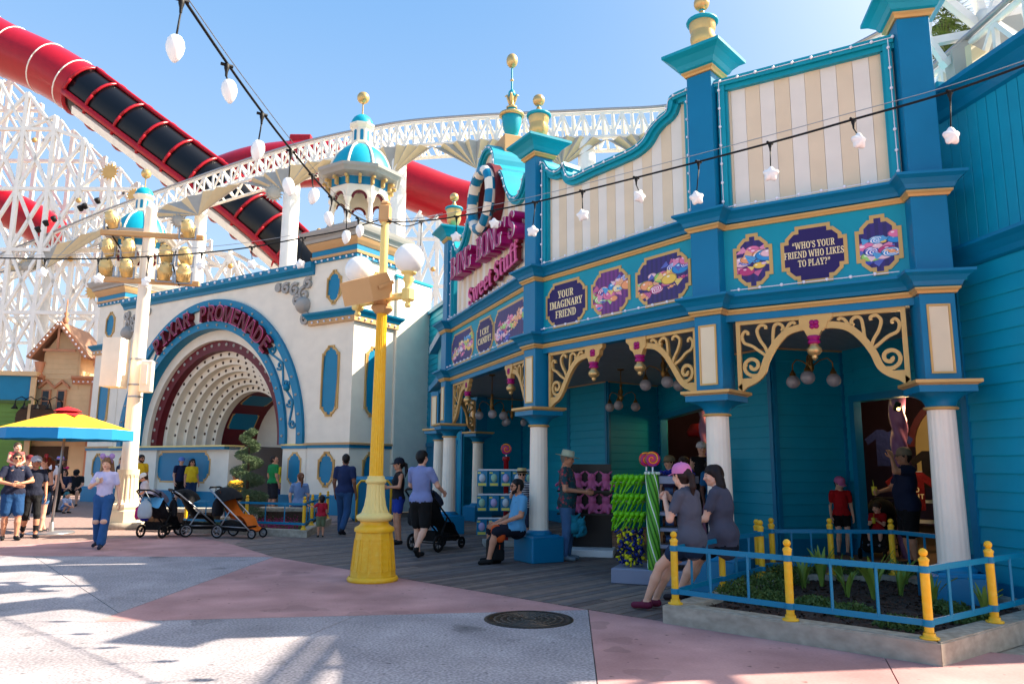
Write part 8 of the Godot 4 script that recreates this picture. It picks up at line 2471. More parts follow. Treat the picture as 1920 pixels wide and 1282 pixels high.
func stroller(label: String, at: Vector3, yaw: float, cloth: Color, hood: Color, frame: Material, bag: Color, big := 1.0) -> Node3D:
	var t := thing("stroller", label, "stroller", "strollers parked on the plaza", Transform3D(Basis(Vector3.UP, yaw) * Basis.from_scale(Vector3.ONE * big), at))
	# forward is +z, handle at the back
	for sg in [-1.0, 1.0]:
		wheel(t, Vector3(sg * 0.27, 0.14, -0.34), 0.14, frame); wheel(t, Vector3(sg * 0.20, 0.10, 0.42), 0.10, frame)
		var s := Shape.new(true)
		s.tube([Vector3(sg * 0.22, 0.98, -0.62), Vector3(sg * 0.25, 0.90, -0.50), Vector3(sg * 0.25, 0.50, -0.02), Vector3(sg * 0.20, 0.14, 0.40)], 0.015, 8)
		s.tube([Vector3(sg * 0.25, 0.55, -0.08), Vector3(sg * 0.27, 0.14, -0.34)], 0.015, 8)
		s.tube([Vector3(sg * 0.26, 0.24, -0.26), Vector3(sg * 0.22, 0.22, 0.30)], 0.011, 6)
		part("frame_tube", s.end(), frame, t)
	var s := Shape.new(true)
	s.tube([Vector3(-0.22, 0.98, -0.62), Vector3(-0.15, 1.01, -0.66), Vector3(0.15, 1.01, -0.66), Vector3(0.22, 0.98, -0.62)], 0.020, 8); part("handle", s.end(), M.rubber, t)
	s = Shape.new(true); s.tube([Vector3(-0.27, 0.14, -0.34), Vector3(0.27, 0.14, -0.34)], 0.012, 6); part("axle", s.end(), frame, t)
	# seat: reclined shell
	var row := func(y: float, z: float, w: float) -> Array: return [Vector3(-w, y + 0.05, z + 0.02), Vector3(-w * 0.7, y, z), Vector3(w * 0.7, y, z), Vector3(w, y + 0.05, z + 0.02)]
	var rows := [row.call(0.92, -0.42, 0.20), row.call(0.75, -0.34, 0.22), row.call(0.55, -0.22, 0.22), row.call(0.42, -0.10, 0.21), row.call(0.40, 0.12, 0.21), row.call(0.34, 0.20, 0.20), row.call(0.18, 0.30, 0.18), row.call(0.15, 0.38, 0.18)]
	s = Shape.new(true)
	for i in rows.size() - 1:
		for k in 3: s.quad(rows[i][k], rows[i][k + 1], rows[i + 1][k + 1], rows[i + 1][k])
	for i in rows.size() - 1:
		for k in 3:
			var o := Vector3(0, -0.03, -0.02)
			s.quad(rows[i][k] + o, rows[i + 1][k] + o, rows[i + 1][k + 1] + o, rows[i][k + 1] + o)
	part("seat", s.end(), tinted(cloth, 0.9), t)
	# hood: quarter barrel
	s = Shape.new(true)
	var prev := []
	for i in 9:
		var a := lerpf(-0.25, 1.75, i / 8.0)
		var rw := []
		for k in 9:
			var b := PI * k / 8
			rw.append(Vector3(cos(b) * 0.25, 0.72 + sin(b) * 0.30 * cos(a - 0.45) + 0.0, -0.26 - sin(b) * 0.10 + sin(a - 0.5) * 0.36 * sin(b)))
		if prev.size():
			for k in 8: s.quad(prev[k], prev[k + 1], rw[k + 1], rw[k])
		prev = rw
	part("hood", s.end(), tinted(hood, 0.9), t)
	# basket below and a bag on the back
	s = Shape.new()
	s.prism(PackedVector2Array([Vector2(-0.30, 0.16), Vector2(0.24, 0.14), Vector2(0.30, 0.24), Vector2(-0.34, 0.34)]), -0.19, 0.19)
	part("basket", s.end(), tinted(Color(0.05, 0.05, 0.055), 0.9), t, Transform3D(Basis(Vector3.UP, -PI / 2), Vector3.ZERO))
	s = Shape.new(true)
	s.lathe([Vector2(0.0, 0.42), Vector2(0.13, 0.425), Vector2(0.165, 0.47), Vector2(0.17, 0.58), Vector2(0.145, 0.70), Vector2(0.09, 0.77), Vector2(0.035, 0.80), Vector2(0.055, 0.835), Vector2(0.0, 0.83)], 16, Vector3(0.02, 0, -0.57), 0.0, 0.5)
	s.tube([Vector3(-0.10, 0.80, -0.58), Vector3(0, 1.0, -0.64), Vector3(0.12, 0.80, -0.58)], 0.008, 5)
	part("bag", s.end(), tinted(bag, 0.9), t)
	return t

func s0_tote():
	var g := on_level(303, 1006)
	var s := Shape.new(true); s.lathe([Vector2(0.0, 0.0), Vector2(0.09, 0.0), Vector2(0.12, 0.06), Vector2(0.11, 0.24), Vector2(0.05, 0.30), Vector2(0, 0.30)], 14, Vector3.ZERO, 0.0, 0.6); s.tube([Vector3(-0.05, 0.29, 0), Vector3(0, 0.5, 0), Vector3(0.05, 0.29, 0)], 0.008, 5)
	single("tote_bag", s.end(), tinted(Color(0.76, 0.16, 0.44), 0.85), "pink tote bag hanging from the blue grey stroller", "bag", "", Transform3D(Basis(Vector3.UP, 0.4), g + Vector3(-0.36, 0.38, 0.30)))
	s = Shape.new(true); s.lathe([Vector2(0.0, 0.0), Vector2(0.07, 0.0), Vector2(0.09, 0.05), Vector2(0.08, 0.20), Vector2(0, 0.22)], 12, Vector3.ZERO, 0.0, 0.6)
	single("tote_bag", s.end(), tinted(Color(0.10, 0.16, 0.60), 0.85), "small blue bag hanging under the blue grey stroller's handle", "bag", "", Transform3D(Basis(Vector3.UP, 0.4), g + Vector3(-0.22, 0.36, 0.42)))
	s = Shape.new(true)
	var rows := []
	for i in 8:
		var row := []
		for k in 7: row.append(Vector3(-0.26 + k * 0.087, 0.86 - 0.03 * i + 0.02 * sin(k * 1.9 + i), 0.42 + 0.02 * i + 0.015 * cos(k * 2.3 + i * 0.7)))
		rows.append(row)
	for i in 7:
		for k in 6: s.quad(rows[i][k], rows[i][k + 1], rows[i + 1][k + 1], rows[i + 1][k])
	single("blanket", s.end(), tinted(Color(0.36, 0.62, 0.76), 0.9), "pale blue blanket draped across the blue grey stroller's back", "blanket", "", Transform3D(Basis(Vector3.UP, -0.24), g + Vector3(0.05, 0.0, 0.02)))

func build_strollers():
	stroller("blue grey stroller with a white printed bag and pink tote hung on its handle", on_level(303, 1006), 2.9, Color(0.12, 0.12, 0.14), Color(0.30, 0.30, 0.38), M.rubber, Color(0.70, 0.74, 0.76))
	s0_tote()
	stroller("black stroller with pale blue blanket beside the orange lined one", on_level(372, 1004), 2.2, Color(0.05, 0.05, 0.055), Color(0.06, 0.06, 0.07), M.steel, Color(0.10, 0.10, 0.12))
	stroller("black stroller with orange lining and silver wheels by the boardwalk", on_level(448, 1008), 1.3, Color(0.78, 0.38, 0.06), Color(0.10, 0.10, 0.11), M.steel, Color(0.16, 0.16, 0.18), 1.05)
	stroller("large black stroller pushed by the man in grey blue tee", on_level(820, 1030), 2.6, Color(0.05, 0.05, 0.055), Color(0.10, 0.13, 0.20), M.rubber, Color(0.06, 0.06, 0.07), 1.12)
	var st := stroller("black stroller with a small boy in red beside the second doorway", on_level(1650, 1046), -0.7, Color(0.05, 0.05, 0.055), Color(0.03, 0.03, 0.035), M.rubber, Color(0.05, 0.05, 0.06), 1.0)
	var j := joints(); seated(j, 0.42, 0.40); for k in j: j[k].z -= 0.10
	j.lw = Vector3(0.05, 0.86, 0.20); j.rw = Vector3(-0.05, 0.86, 0.20); j.le = Vector3(0.2, 0.74, 0.06); j.re = Vector3(-0.2, 0.74, 0.06)
	j.la = Vector3(0.14, 0.22, 0.34); j.lt = Vector3(0.15, 0.18, 0.48); j.ra = Vector3(-0.14, 0.22, 0.34); j.rt = Vector3(-0.15, 0.18, 0.48)
	var a := on_level(1650, 1046)
	person("small boy in a red tee drinking from a straw in the black stroller", a + Vector3(0, 0.13, 0), -0.7, {"h": 1.05, "top": Color(0.66, 0.04, 0.08), "bottom": "shorts", "legs": Color(0.08, 0.08, 0.1), "shoes": Color(0.6, 0.6, 0.65), "hair": "short", "hair_color": Color(0.18, 0.12, 0.09), "head": 1.35, "look": -0.3, "nod": 0.2, "cell": 0.02}, j)
	var s := Shape.new(true); s.lathe([Vector2(0.0, -0.06), Vector2(0.026, -0.06), Vector2(0.032, 0.04), Vector2(0, 0.042)], 12); s.tube([Vector3(0, 0, 0), Vector3(0.02, 0.11, -0.02)], 0.004, 4)
	single("drink_cup", s.end(), tinted(Color(0.78, 0.72, 0.20), 0.3), "small cup of yellow slush held by the boy in the stroller", "cup", "", Transform3D(Basis.IDENTITY, a + Basis(Vector3.UP, -0.7) * Vector3(0, 0.66, 0.20)))
	# bags
	s = Shape.new(); s.box(Vector3(0, 0.22, 0), Vector3(0.30, 0.44, 0.20), 0.07); 
	var t := thing("backpack", "black backpack with orange piping standing by the seated man's feet", "backpack", "", Transform3D(Basis(Vector3.UP, 0.5), on_level(928, 1056)))
	part("bag", s.end(), M.black, t)
	s = Shape.new(true); s.tube([Vector3(-0.13, 0.05, 0.105), Vector3(-0.13, 0.36, 0.09), Vector3(-0.06, 0.43, 0.06)], 0.008, 5); s.tube([Vector3(0.02, 0.05, 0.105), Vector3(0.03, 0.30, 0.10)], 0.008, 5); part("piping", s.end(), tinted(Color(0.86, 0.34, 0.14)), t)
	s = Shape.new(); s.box(Vector3(0, 0.14, 0.115), Vector3(0.22, 0.18, 0.06), 0.025); part("pocket", s.end(), M.rubber, t)
	s = Shape.new(true); s.xf = Transform3D(Basis(Vector3.BACK, 0.5) * Basis.from_scale(Vector3(1, 1.4, 0.5)), Vector3.ZERO); s.ball(Vector3.ZERO, 0.11, 12)
	single("orange_pouch", s.end(), tinted(Color(0.80, 0.32, 0.10)), "orange cloth pouch on the seated man's knee", "pouch", "", Transform3D(Basis.IDENTITY, at_depth(934, 1000, 12.5)))

# ---------------------------------------------------------------- things on the porch
func swirl(r: float) -> ArrayMesh:
	var s := Shape.new(true); s.xf = Transform3D(Basis(Vector3.RIGHT, PI / 2), Vector3.ZERO)
	s.lathe([Vector2(0.0, -0.02), Vector2(r * 0.9, -0.018), Vector2(r, 0.0), Vector2(r * 0.9, 0.018), Vector2(0.0, 0.02)], 32)
	return s.end()
func lollipop(parent: Node, at: Transform3D, r: float):
	var o := part("lollipop", swirl(r), tinted(Color(0.85, 0.12, 0.16), 0.3), parent, at)
	var cols := [Color(0.95, 0.72, 0.08), Color(0.10, 0.45, 0.25), Color(0.12, 0.20, 0.62), Color(0.55, 0.12, 0.50)]
	for k in 4:
		var s := Shape.new(true)
		var pts := []
		for i in 26:
			var u := i / 25.0
			var a := u * 1.35 * TAU + k * TAU / 4
			pts.append(Vector3(cos(a) * r * (0.08 + 0.84 * u), sin(a) * r * (0.08 + 0.84 * u), 0.012))
		s.tube(pts, r * 0.085, 6); part("swirl", s.end(), tinted(cols[k], 0.3), o)
	var st := Shape.new(true); st.tube([Vector3(0, -r, 0), Vector3(0, -r - 0.12, 0)], 0.012, 6); part("stick", st.end(), M.white, o)

func build_porch():
	# chandeliers
	var n := 0
	for q in [[1522, 712, 11.4, 0.0], [1245, 720, 13.2, 0.5], [1165, 762, 17.0, 0.2], [922, 778, 18.2, 0.6], [960, 792, 22.0, 0.1]]:
		var p := at_depth(q[0], q[1], q[2])
		var t := thing("chandelier", ["brass chandelier of three frosted globes under the right hand porch bay", "brass chandelier of three frosted globes behind the middle bay's right bracket", "brass chandelier of three frosted globes before the angled teal wall", "brass chandelier of three frosted globes in the porch's far bay by the corner column", "brass chandelier of frosted globes deepest in the porch behind the toy rack"][n], "chandelier", "", Transform3D(Basis(Vector3.UP, q[3]), Vector3(p.x, 0, p.z)))
		var y := p.y
		var s := Shape.new(true)
		s.lathe([Vector2(0.0, 3.74), Vector2(0.09, 3.74), Vector2(0.07, 3.71), Vector2(0.012, 3.70), Vector2(0.012, y + 0.52), Vector2(0.04, y + 0.48), Vector2(0.02, y + 0.42), Vector2(0.05, y + 0.34), Vector2(0.035, y + 0.26), Vector2(0.055, y + 0.18), Vector2(0.02, y + 0.10), Vector2(0.0, y + 0.06)], 14)
		part("stem", s.end(), M.brass, t)
		for k in 3:
			var a := TAU * k / 3
			var d := Vector3(cos(a), 0, sin(a))
			s = Shape.new(true)
			s.tube([Vector3(0, y + 0.22, 0) + d * 0.04, Vector3(0, y + 0.30, 0) + d * 0.14, Vector3(0, y + 0.34, 0) + d * 0.26, Vector3(0, y + 0.27, 0) + d * 0.335, Vector3(0, y + 0.17, 0) + d * 0.34], 0.011, 7)
			s.lathe([Vector2(0.05, y + 0.085), Vector2(0.05, y + 0.12), Vector2(0.03, y + 0.15), Vector2(0.02, y + 0.18)], 12, d * 0.34)
			var ar := part("arm", s.end(), M.brass, t)
			s = Shape.new(true); s.ball(Vector3(0, y, 0) + d * 0.34, 0.105, 20); part("globe", s.end(), M.frosted_globe, ar)
		n += 1
	# toy rack with hanging blue packs
	var g := on_level(948, 1022)
	var t := thing("toy_rack", "red topped toy rack with white price rails and a swirl lollipop on top", "display rack", "", Transform3D(Basis(Vector3.UP, 0.1), g))
	var s := Shape.new(); s.box(Vector3(0, 0.05, 0), Vector3(0.9, 0.10, 0.7), 0.01); part("base", s.end(), M.coaster_grey, t)
	s = Shape.new(true); s.lathe([Vector2(0.05, 0.1), Vector2(0.05, 1.66), Vector2(0.075, 1.67), Vector2(0.075, 1.74), Vector2(0, 1.75)], 16); part("post", s.end(), tinted(Color(0.55, 0.05, 0.08), 0.4), t)
	lollipop(t, Transform3D(Basis.IDENTITY, Vector3(0, 1.90, 0)), 0.11)
	for y in [1.48, 1.00, 0.54]:
		s = Shape.new(); s.box(Vector3(0, y, 0.22), Vector3(1.15, 0.03, 0.02)); s.box(Vector3(0, y, 0), Vector3(0.03, 0.03, 0.44)); part("price_rail", s.end(), M.white, t)
	var card := Shape.new(); card.box(Vector3(0, -0.15, 0), Vector3(0.20, 0.30, 0.008))
	var cm := card.end()
	var bub := Shape.new(true); bub.xf = Transform3D(Basis.from_scale(Vector3(1, 1.3, 0.5)), Vector3(0, -0.14, 0.01)); bub.ball(Vector3.ZERO, 0.065, 12); var bm := bub.end()
	var strp := Shape.new(); strp.box(Vector3(0, -0.265, 0.006), Vector3(0.16, 0.05, 0.006)); strp.box(Vector3(-0.06, -0.04, 0.006), Vector3(0.06, 0.03, 0.006)); var pm := strp.end()
	var blue := tinted(Color(0.10, 0.50, 0.66), 0.4)
	for rr in 3:
		for c in 5:
			if rr == 2 and c > 2: continue
			var k := Vector3(-0.50 + c * 0.235, [1.46, 0.98, 0.52][rr], 0.26)
			var o := thing("toy_pack", "bright blue carded toy pack hanging on the " + ["top", "middle", "bottom"][rr] + " rail of the toy rack", "toy pack", "blue toy packs on the toy rack", t.transform * Transform3D(Basis(Vector3.UP, 0.12 * sin(c * 2.0 + rr)), k))
			part("card", cm, blue, o); part("bubble", bm, tinted([Color(0.78, 0.82, 0.84), Color(0.62, 0.78, 0.66), Color(0.74, 0.68, 0.84)][(c + rr) % 3], 0.15), o); part("label_strip", pm, tinted(Color(0.90, 0.86, 0.40), 0.4), o)
	# plush rack behind the man in the floral shirt
	g = Vector3(1.35, 0, -13.9)
	t = thing("plush_rack", "tiered rack holding pink plush toys behind the man in the floral shirt", "display rack", "", Transform3D(Basis(Vector3.UP, -0.2), g))
	s = Shape.new(); s.box(Vector3(0, 0.06, 0), Vector3(1.0, 0.12, 0.7), 0.01); part("base", s.end(), M.white, t)
	s = Shape.new(); s.box(Vector3(0, 0.85, -0.2), Vector3(0.9, 1.5, 0.05)); part("panel", s.end(), M.dark_panel, t)
	for y in [1.12, 0.72]:
		s = Shape.new(); s.box(Vector3(0, y, 0.0), Vector3(1.0, 0.03, 0.40)); part("shelf", s.end(), M.dark_panel, t)
	var pl := Field.new(Vector3(-0.2, -0.05, -0.17), Vector3(0.2, 0.36, 0.17), 0.016)
	pl.bone(Vector3(0, 0.08, 0), Vector3(0, 0.12, 0), 0.085, 0.075, 0, 0.03); pl.bone(Vector3(0, 0.22, 0.02), Vector3(0, 0.23, 0.03), 0.075, 0.07, 0, 0.02)
	for sg in [-1.0, 1.0]:
		pl.bone(Vector3(sg * 0.05, 0.28, 0), Vector3(sg * 0.11, 0.33, 0), 0.022, 0.014, 0, 0.02); pl.bone(Vector3(sg * 0.08, 0.13, 0.02), Vector3(sg * 0.14, 0.08, 0.08), 0.03, 0.024, 0, 0.02); pl.bone(Vector3(sg * 0.05, 0.03, 0.03), Vector3(sg * 0.07, 0.01, 0.12), 0.035, 0.03, 0, 0.02)
	var plm := field_mesh(pl)
	for rr in 2:
		for c in 4:
			single("plush_toy", plm, tinted(Color(0.80, 0.42, 0.60), 0.95), "pink plush toy sitting on the " + ["upper", "lower"][rr] + " shelf of the plush rack", "plush toy", "pink plush toys", t.transform * Transform3D(Basis(Vector3.UP, 0.4 * sin(c * 3.0 + rr)), Vector3(-0.38 + c * 0.25, [1.14, 0.74][rr], 0.05)))
	for q in [[1078, 985], [1092, 990]]:
		single("plush_toy", plm, tinted(Color(0.08, 0.46, 0.54), 0.95), "teal plush toy hanging beside the man in the floral shirt", "plush toy", "teal plush toys", Transform3D(Basis(Vector3.UP, q[0]), at_depth(q[0], q[1] + 15, 13.0)))
	# candy cane rack
	g = Vector3(1.98, 0, -10.75)
	var f := Transform3D(Basis(Vector3.UP, -0.35), g)
	t = thing("candy_rack", "grey rack with a green and white twisted candy pole and two swirl lollipops", "display rack", "", f)
	s = Shape.new(); s.box(Vector3(0.05, 0.10, 0), Vector3(1.15, 0.20, 0.75), 0.012); part("base", s.end(), paint("rack_grey", Color(0.52, 0.54, 0.62), 0.5), t)
	s = Shape.new(true); s.lathe([Vector2(0.085, 0.2), Vector2(0.085, 1.47), Vector2(0, 1.48)], 24, Vector3(0.05, 0, 0.30))
	var cp := part("candy_pole", s.end(), tinted(Color(0.36, 0.62, 0.14), 0.25), t)
	for kk in 9:
		var white := kk % 3 == 1
		s = Shape.new(true)
		var hp := []
		for i in 41: hp.append(Vector3(0.05 + cos(kk * TAU / 9 + i * 0.115) * 0.082, 0.21 + i * 1.25 / 40, 0.30 + sin(kk * TAU / 9 + i * 0.115) * 0.082))
		s.tube(hp, 0.008 if white else 0.012, 6)
		part("white_stripe" if white else "green_stripe", s.end(), tinted(Color(0.92, 0.94, 0.90), 0.25) if white else tinted(Color(0.16, 0.40, 0.08), 0.25), cp)
	s = Shape.new(true)
	for i in 10: s.ball(Vector3(0.05 + cos(TAU * i / 10) * 0.09, 1.47, 0.30 + sin(TAU * i / 10) * 0.09), 0.022, 8)
	part("pearl_collar", s.end(), tinted(Color(0.80, 0.86, 0.78), 0.25), cp)
	lollipop(t, Transform3D(Basis.IDENTITY, Vector3(0.06, 1.66, 0.30)), 0.105); lollipop(t, Transform3D(Basis(Vector3.UP, 0.3), Vector3(-0.04, 1.66, 0.22)), 0.10)
	s = Shape.new(); s.box(Vector3(-0.02, 0.85, 0.0), Vector3(0.05, 1.30, 0.55)); part("divider", s.end(), M.rack_grey, t)
	for y in [1.38, 1.14, 0.93, 0.72, 0.50, 0.30]:
		s = Shape.new(); s.box(Vector3(0.36, y, 0.02), Vector3(0.50, 0.045 if y < 1.3 else 0.10, 0.55), 0.006); part("shelf", s.end(), M.rack_grey, t)
		if y < 1.3:
			for c in 2:
				var sp := Shape.new(true); sp.xf = f * Transform3D(Basis(Vector3.BACK, PI / 2), Vector3(0.26 + c * 0.24, y + 0.09, 0.16)); 
				var o := thing("novelty_spool", "brown novelty toy coiled with blue cord on the candy rack shelves", "toy", "coiled toys on the candy rack", f * Transform3D(Basis(Vector3.BACK, PI / 2), Vector3(0.25 + c * 0.24, y + 0.095, 0.16)))
				var co := Shape.new(true); co.lathe([Vector2(0, -0.09), Vector2(0.055, -0.09), Vector2(0.055, -0.065), Vector2(0.03, -0.06), Vector2(0.03, 0.06), Vector2(0.055, 0.065), Vector2(0.055, 0.09), Vector2(0, 0.09)], 14); part("spool", co.end(), tinted(Color(0.30, 0.16, 0.10), 0.5), o)
				var ck := Shape.new(true)
				var hp := []
				for i in 49: hp.append(Vector3(cos(i * TAU / 8) * 0.042, -0.055 + i * 0.11 / 48, sin(i * TAU / 8) * 0.042))
				ck.tube(hp, 0.009, 5); part("cord", ck.end(), tinted(Color(0.25, 0.36, 0.52), 0.5), o)
	# green wand toys hanging in three rows
	var wd := Field.new(Vector3(-0.07, -0.24, -0.06), Vector3(0.07, 0.09, 0.06), 0.010)
	wd.bone(Vector3(0, 0.03, 0), Vector3(0, 0.035, 0), 0.036, 0.034, 0, 0.01); wd.bone(Vector3(0, 0.06, 0), Vector3(0.01, 0.085, 0), 0.008, 0.012, 0, 0.008); wd.bone(Vector3(0, 0.0, 0), Vector3(0, -0.07, 0), 0.02, 0.024, 0, 0.012); wd.bone(Vector3(0, -0.07, 0), Vector3(0.01, -0.22, 0), 0.014, 0.010, 0, 0.01)
	for sg in [-1.0, 1.0]: wd.bone(Vector3(sg * 0.02, -0.02, 0), Vector3(sg * 0.055, -0.07, 0.02), 0.010, 0.010, 0, 0.008)
	var wm := field_mesh(wd)
	var k := 0
	for rr in 3:
		var y: float = [1.36, 1.10, 0.86][rr]
		s = Shape.new(true); s.tube([Vector3(-0.05, y - 0.02, 0.16), Vector3(-0.52, y - 0.02, 0.20)], 0.007, 6); s.tube([Vector3(-0.05, y - 0.02, -0.04), Vector3(-0.52, y - 0.02, 0.0)], 0.007, 6); part("peg", s.end(), M.steel, t)
		for c in 12:
			var o := single("wand_toy", wm, tinted(Color(0.40, 0.72, 0.05), 0.4), "lime green wand toy hanging in the " + ["top", "middle", "bottom"][rr] + " row of the candy rack", "toy", "lime green wand toys", f * Transform3D(Basis(Vector3.UP, 1.2 + 0.5 * sin(k)) * Basis(Vector3.RIGHT, 0.55 + 0.15 * sin(k * 1.7)), Vector3(-0.12 - (c % 6) * 0.075, y + 0.02, 0.20 if c < 6 else 0.0)))
			k += 1
	# blue and yellow bundle below
	var r := RandomNumberGenerator.new(); r.seed = 44
	var bl := Shape.new(true); var ye := Shape.new(true)
	for i in 230:
		var c := Vector3(-0.30 + r.randf_range(-0.17, 0.17), r.randf_range(0.24, 0.70), 0.10 + r.randf_range(-0.15, 0.15))
		var d := Vector3(r.randfn(), r.randfn(), r.randfn()).normalized() * 0.035
		var sh: Shape = bl if r.randf() < 0.62 else ye
		if r.randf() < 0.5: sh.ball(c, r.randf_range(0.018, 0.03), 7)
		else: sh.tube([c - d, c + d * 0.2, c + d], 0.014, 6)
	var bu := thing("toy_bundle", "hanging bundle of shiny blue and yellow toys below the green wands", "toys", "", f)
	bu.set_meta("kind", "stuff")
	part("blue_toys", bl.end(), tinted(Color(0.03, 0.12, 0.42), 0.25), bu); part("yellow_toys", ye.end(), tinted(Color(0.80, 0.78, 0.08), 0.3), bu)
	s = Shape.new(true)
	for i in 70:
		var c := Vector3(0.36 + r.randf_range(-0.22, 0.22), 1.45 + r.randf() * 0.06, 0.02 + r.randf_range(-0.22, 0.22)); s.tube([c, c + Vector3(r.randfn(), 0.5, r.randfn()) * 0.03], 0.012, 5)
	var tt := single("toy_heap", s.end(), tinted(Color(0.12, 0.14, 0.55), 0.3), "heap of blue and violet toys on top of the candy rack", "toys"); tt.transform = f; tt.set_meta("kind", "stuff")
	build_interior()

func twisted_pole(label: String, at: Vector3, y0: float, y1: float, r: float):
	var s := Shape.new(true)
	var n := 60
	var prev := []
	for i in n + 1:
		var y := lerpf(y0, y1, float(i) / n)
		var row := []
		for k in 16:
			var a := TAU * k / 16
			var rr := r * (1.0 + 0.18 * cos(3.0 * (a - i * 0.24)))
			row.append(Vector3(cos(a) * rr, y, sin(a) * rr))
		if prev.size():
			for k in 16: s.quad(prev[k], prev[(k + 1) % 16], row[(k + 1) % 16], row[k])
		prev = row
	single("twisted_pole", s.end(), M.lavender, label, "pole", "", Transform3D(Basis.IDENTITY, at))
func build_interior():
	twisted_pole("lavender twisted candy pole inside the first doorway behind the mannequin", Vector3(4.75, 0, -18.6), 0.0, 3.7, 0.13)
	twisted_pole("lavender twisted candy pole just inside the second doorway", Vector3(6.95, 0, -13.6), 0.0, 3.7, 0.13)
	# round red display with strings of small lit bulbs in the first room
	var s := Shape.new(true); s.lathe([Vector2(0.0, 2.35), Vector2(1.0, 2.35), Vector2(1.05, 2.45), Vector2(0.95, 2.65), Vector2(0.0, 2.68)], 28)
	single("red_canopy", s.end(), tinted(Color(0.55, 0.03, 0.05), 0.5), "round red display canopy hung with small bulbs inside the first doorway", "display", "", Transform3D(Basis.IDENTITY, Vector3(5.6, 0, -19.6)))
	var r := RandomNumberGenerator.new(); r.seed = 3
	var t := thing("bulb_garland", "garland of small warm bulbs inside the first doorway", "string lights")
	var pts := []
	for i in 12: pts.append(Vector3(4.5 + i * 0.12, 2.95 + 0.12 * sin(i * 1.7), -17.2 - i * 0.25))
	s = Shape.new(true); s.tube(pts, 0.008, 4); part("wire", s.end(), M.black, t)
	for p in pts:
		s = Shape.new(true); s.ball(Vector3(0, -0.05, 0), 0.03, 8); part("bulb", s.end(), M.lit_bulb, t, Transform3D(Basis.IDENTITY, p))
	var o := OmniLight3D.new(); o.name = "garland_light"; o.position = Vector3(5.2, 2.8, -18.4); o.light_color = Color(1.0, 0.80, 0.50); o.light_energy = 0.35; o.omni_range = 12.0; o.omni_attenuation = 2.0; o.shadow_enabled = true; o.light_size = 0.3; t.add_child(o)
	t = thing("ceiling_spot", "small lit spotlight under the ceiling of the second doorway", "spotlight", "", Transform3D(Basis.IDENTITY, Vector3(6.75, 2.62, -13.2)))
	s = Shape.new(true); s.xf = Transform3D(Basis(Vector3.RIGHT, 0.7), Vector3.ZERO); s.lathe([Vector2(0.0, 0.08), Vector2(0.05, 0.07), Vector2(0.06, -0.06), Vector2(0.05, -0.06)], 12); part("can", s.end(), M.black, t)
	s = Shape.new(true); s.ball(Vector3(0, -0.04, 0.035), 0.03, 8); part("lamp", s.end(), M.lit_bulb, t)
	o = OmniLight3D.new(); o.name = "spot_light"; o.position = Vector3(0.4, -0.1, -0.4); o.light_color = Color(1.0, 0.82, 0.58); o.light_energy = 0.30; o.omni_range = 12.0; o.omni_attenuation = 2.0; o.shadow_enabled = true; o.light_size = 0.2; t.add_child(o)
	# mannequin
	var j := joints()
	person("white mannequin in a black tank and cap inside the first doorway", Vector3(4.0, 0.25, -16.0), 0.0, {"h": 1.80, "skin": "fair", "top": Color(0.06, 0.06, 0.07), "sleeve": 0, "legs": Color(0.1, 0.1, 0.12), "hair": "none", "hat": ["cap", Color(0.75, 0.75, 0.76)], "cell": 0.022}, j)
	# back wall shelf with an arched niche, folded shirts and hanging tees in the second room
	t = thing("niche_shelf", "arched cream display niche with shelf boards inside the second doorway", "shelf", "", Transform3D(Basis(Vector3.UP, -0.7), Vector3(9.2, 0, -15.2)))
	var pl := PackedVector2Array([Vector2(-1.0, 1.5), Vector2(1.0, 1.5)])
	for p in arc2(Vector2(0, 2.0), 1.0, 0, PI, 18): pl.append(p)
	s = Shape.new(); s.prism(pl, 0.0, 0.06); part("niche", s.end(), paint("niche_cream", Color(0.80, 0.70, 0.48), 0.7), t)
	s = Shape.new(); s.band(arc2(Vector2(0, 2.0), 1.0, 0, PI, 18), arc2(Vector2(0, 2.0), 1.12, 0, PI, 18), 0.0, 0.15); part("niche_rim", s.end(), M.maroon, t)
	for y in [1.48, 0.9, 0.5]:
		s = Shape.new(); s.box(Vector3(0, y, 0.2), Vector3(2.3, 0.05, 0.4)); part("shelf_board", s.end(), M.white, t)
	s = Shape.new(true); s.tube([Vector3(0.45, 1.52, 0.25), Vector3(0.50, 1.75, 0.25), Vector3(0.7, 1.86, 0.25), Vector3(0.9, 1.75, 0.25), Vector3(0.95, 1.52, 0.25)], 0.06, 8)
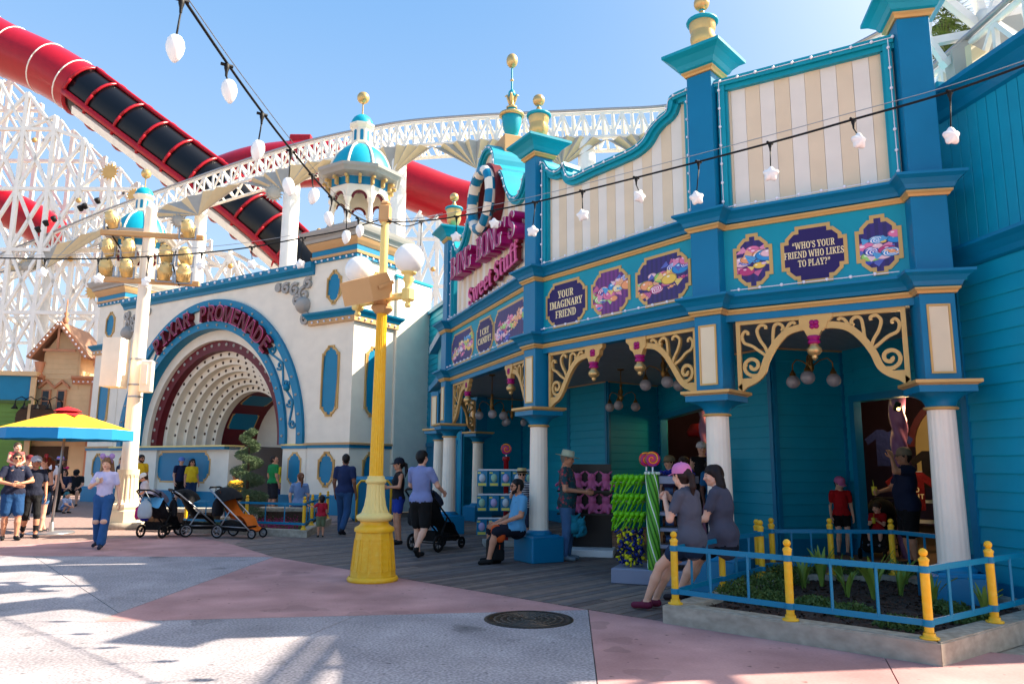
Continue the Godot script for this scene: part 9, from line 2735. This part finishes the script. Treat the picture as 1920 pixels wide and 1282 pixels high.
	single("rainbow_arch", s.end(), tinted(Color(0.80, 0.30, 0.12), 0.5), "small orange red arch ornament on the niche shelf", "ornament", "", t.transform)
	var cols := [Color(0.05, 0.10, 0.30), Color(0.42, 0.04, 0.08), Color(0.06, 0.05, 0.07), Color(0.10, 0.30, 0.28), Color(0.50, 0.10, 0.12), Color(0.08, 0.10, 0.22)]
	var words := ["", "I'M\nMAD\nABOUT", "", "", "", ""]
	var tee := PackedVector2Array([Vector2(-0.22, -0.35), Vector2(0.22, -0.35), Vector2(0.22, 0.16), Vector2(0.36, 0.05), Vector2(0.42, 0.16), Vector2(0.2, 0.34), Vector2(0.08, 0.34), Vector2(0, 0.29), Vector2(-0.08, 0.34), Vector2(-0.2, 0.34), Vector2(-0.42, 0.16), Vector2(-0.36, 0.05), Vector2(-0.22, 0.16)])
	s = Shape.new(); s.prism(tee, -0.03, 0.03); var tm := s.end()
	var where := [Vector3(7.25, 1.95, -14.6), Vector3(7.4, 1.15, -14.2), Vector3(8.1, 1.55, -14.6), Vector3(8.6, 1.2, -13.9), Vector3(8.0, 0.9, -13.4), Vector3(5.9, 1.6, -18.2)]
	var tl := ["dark blue tee hanging high inside the second doorway", "dark red tee printed I'M MAD ABOUT inside the second doorway", "black tee on the wall inside the second doorway", "teal green tee hanging far inside the second doorway", "red tee hanging low inside the second doorway", "dark navy tee hanging inside the first doorway"]
	for i in 6:
		var q := thing("hanging_tee", tl[i], "t-shirt", "", Transform3D(Basis(Vector3.UP, -0.45), where[i]))
		part("fabric", tm, tinted(cols[i], 0.9), q)
		if words[i]: lettering(q, Transform3D(Basis.IDENTITY, Vector3(0, 0.02, 0.034)), words[i], 0.09, 0.004, M.lettering, "Droid Sans", 0.0, "print")

func _ready():
	setup_view()
	rng.seed = 7
	make_materials()
	build_ground()
	build_shop()
	build_arch()
	build_coaster()
	build_cottage()
	build_lamp()
	build_strings()
	build_stage_pole()
	build_umbrella()
	build_planters()
	build_people()
	build_strollers()
	build_porch()
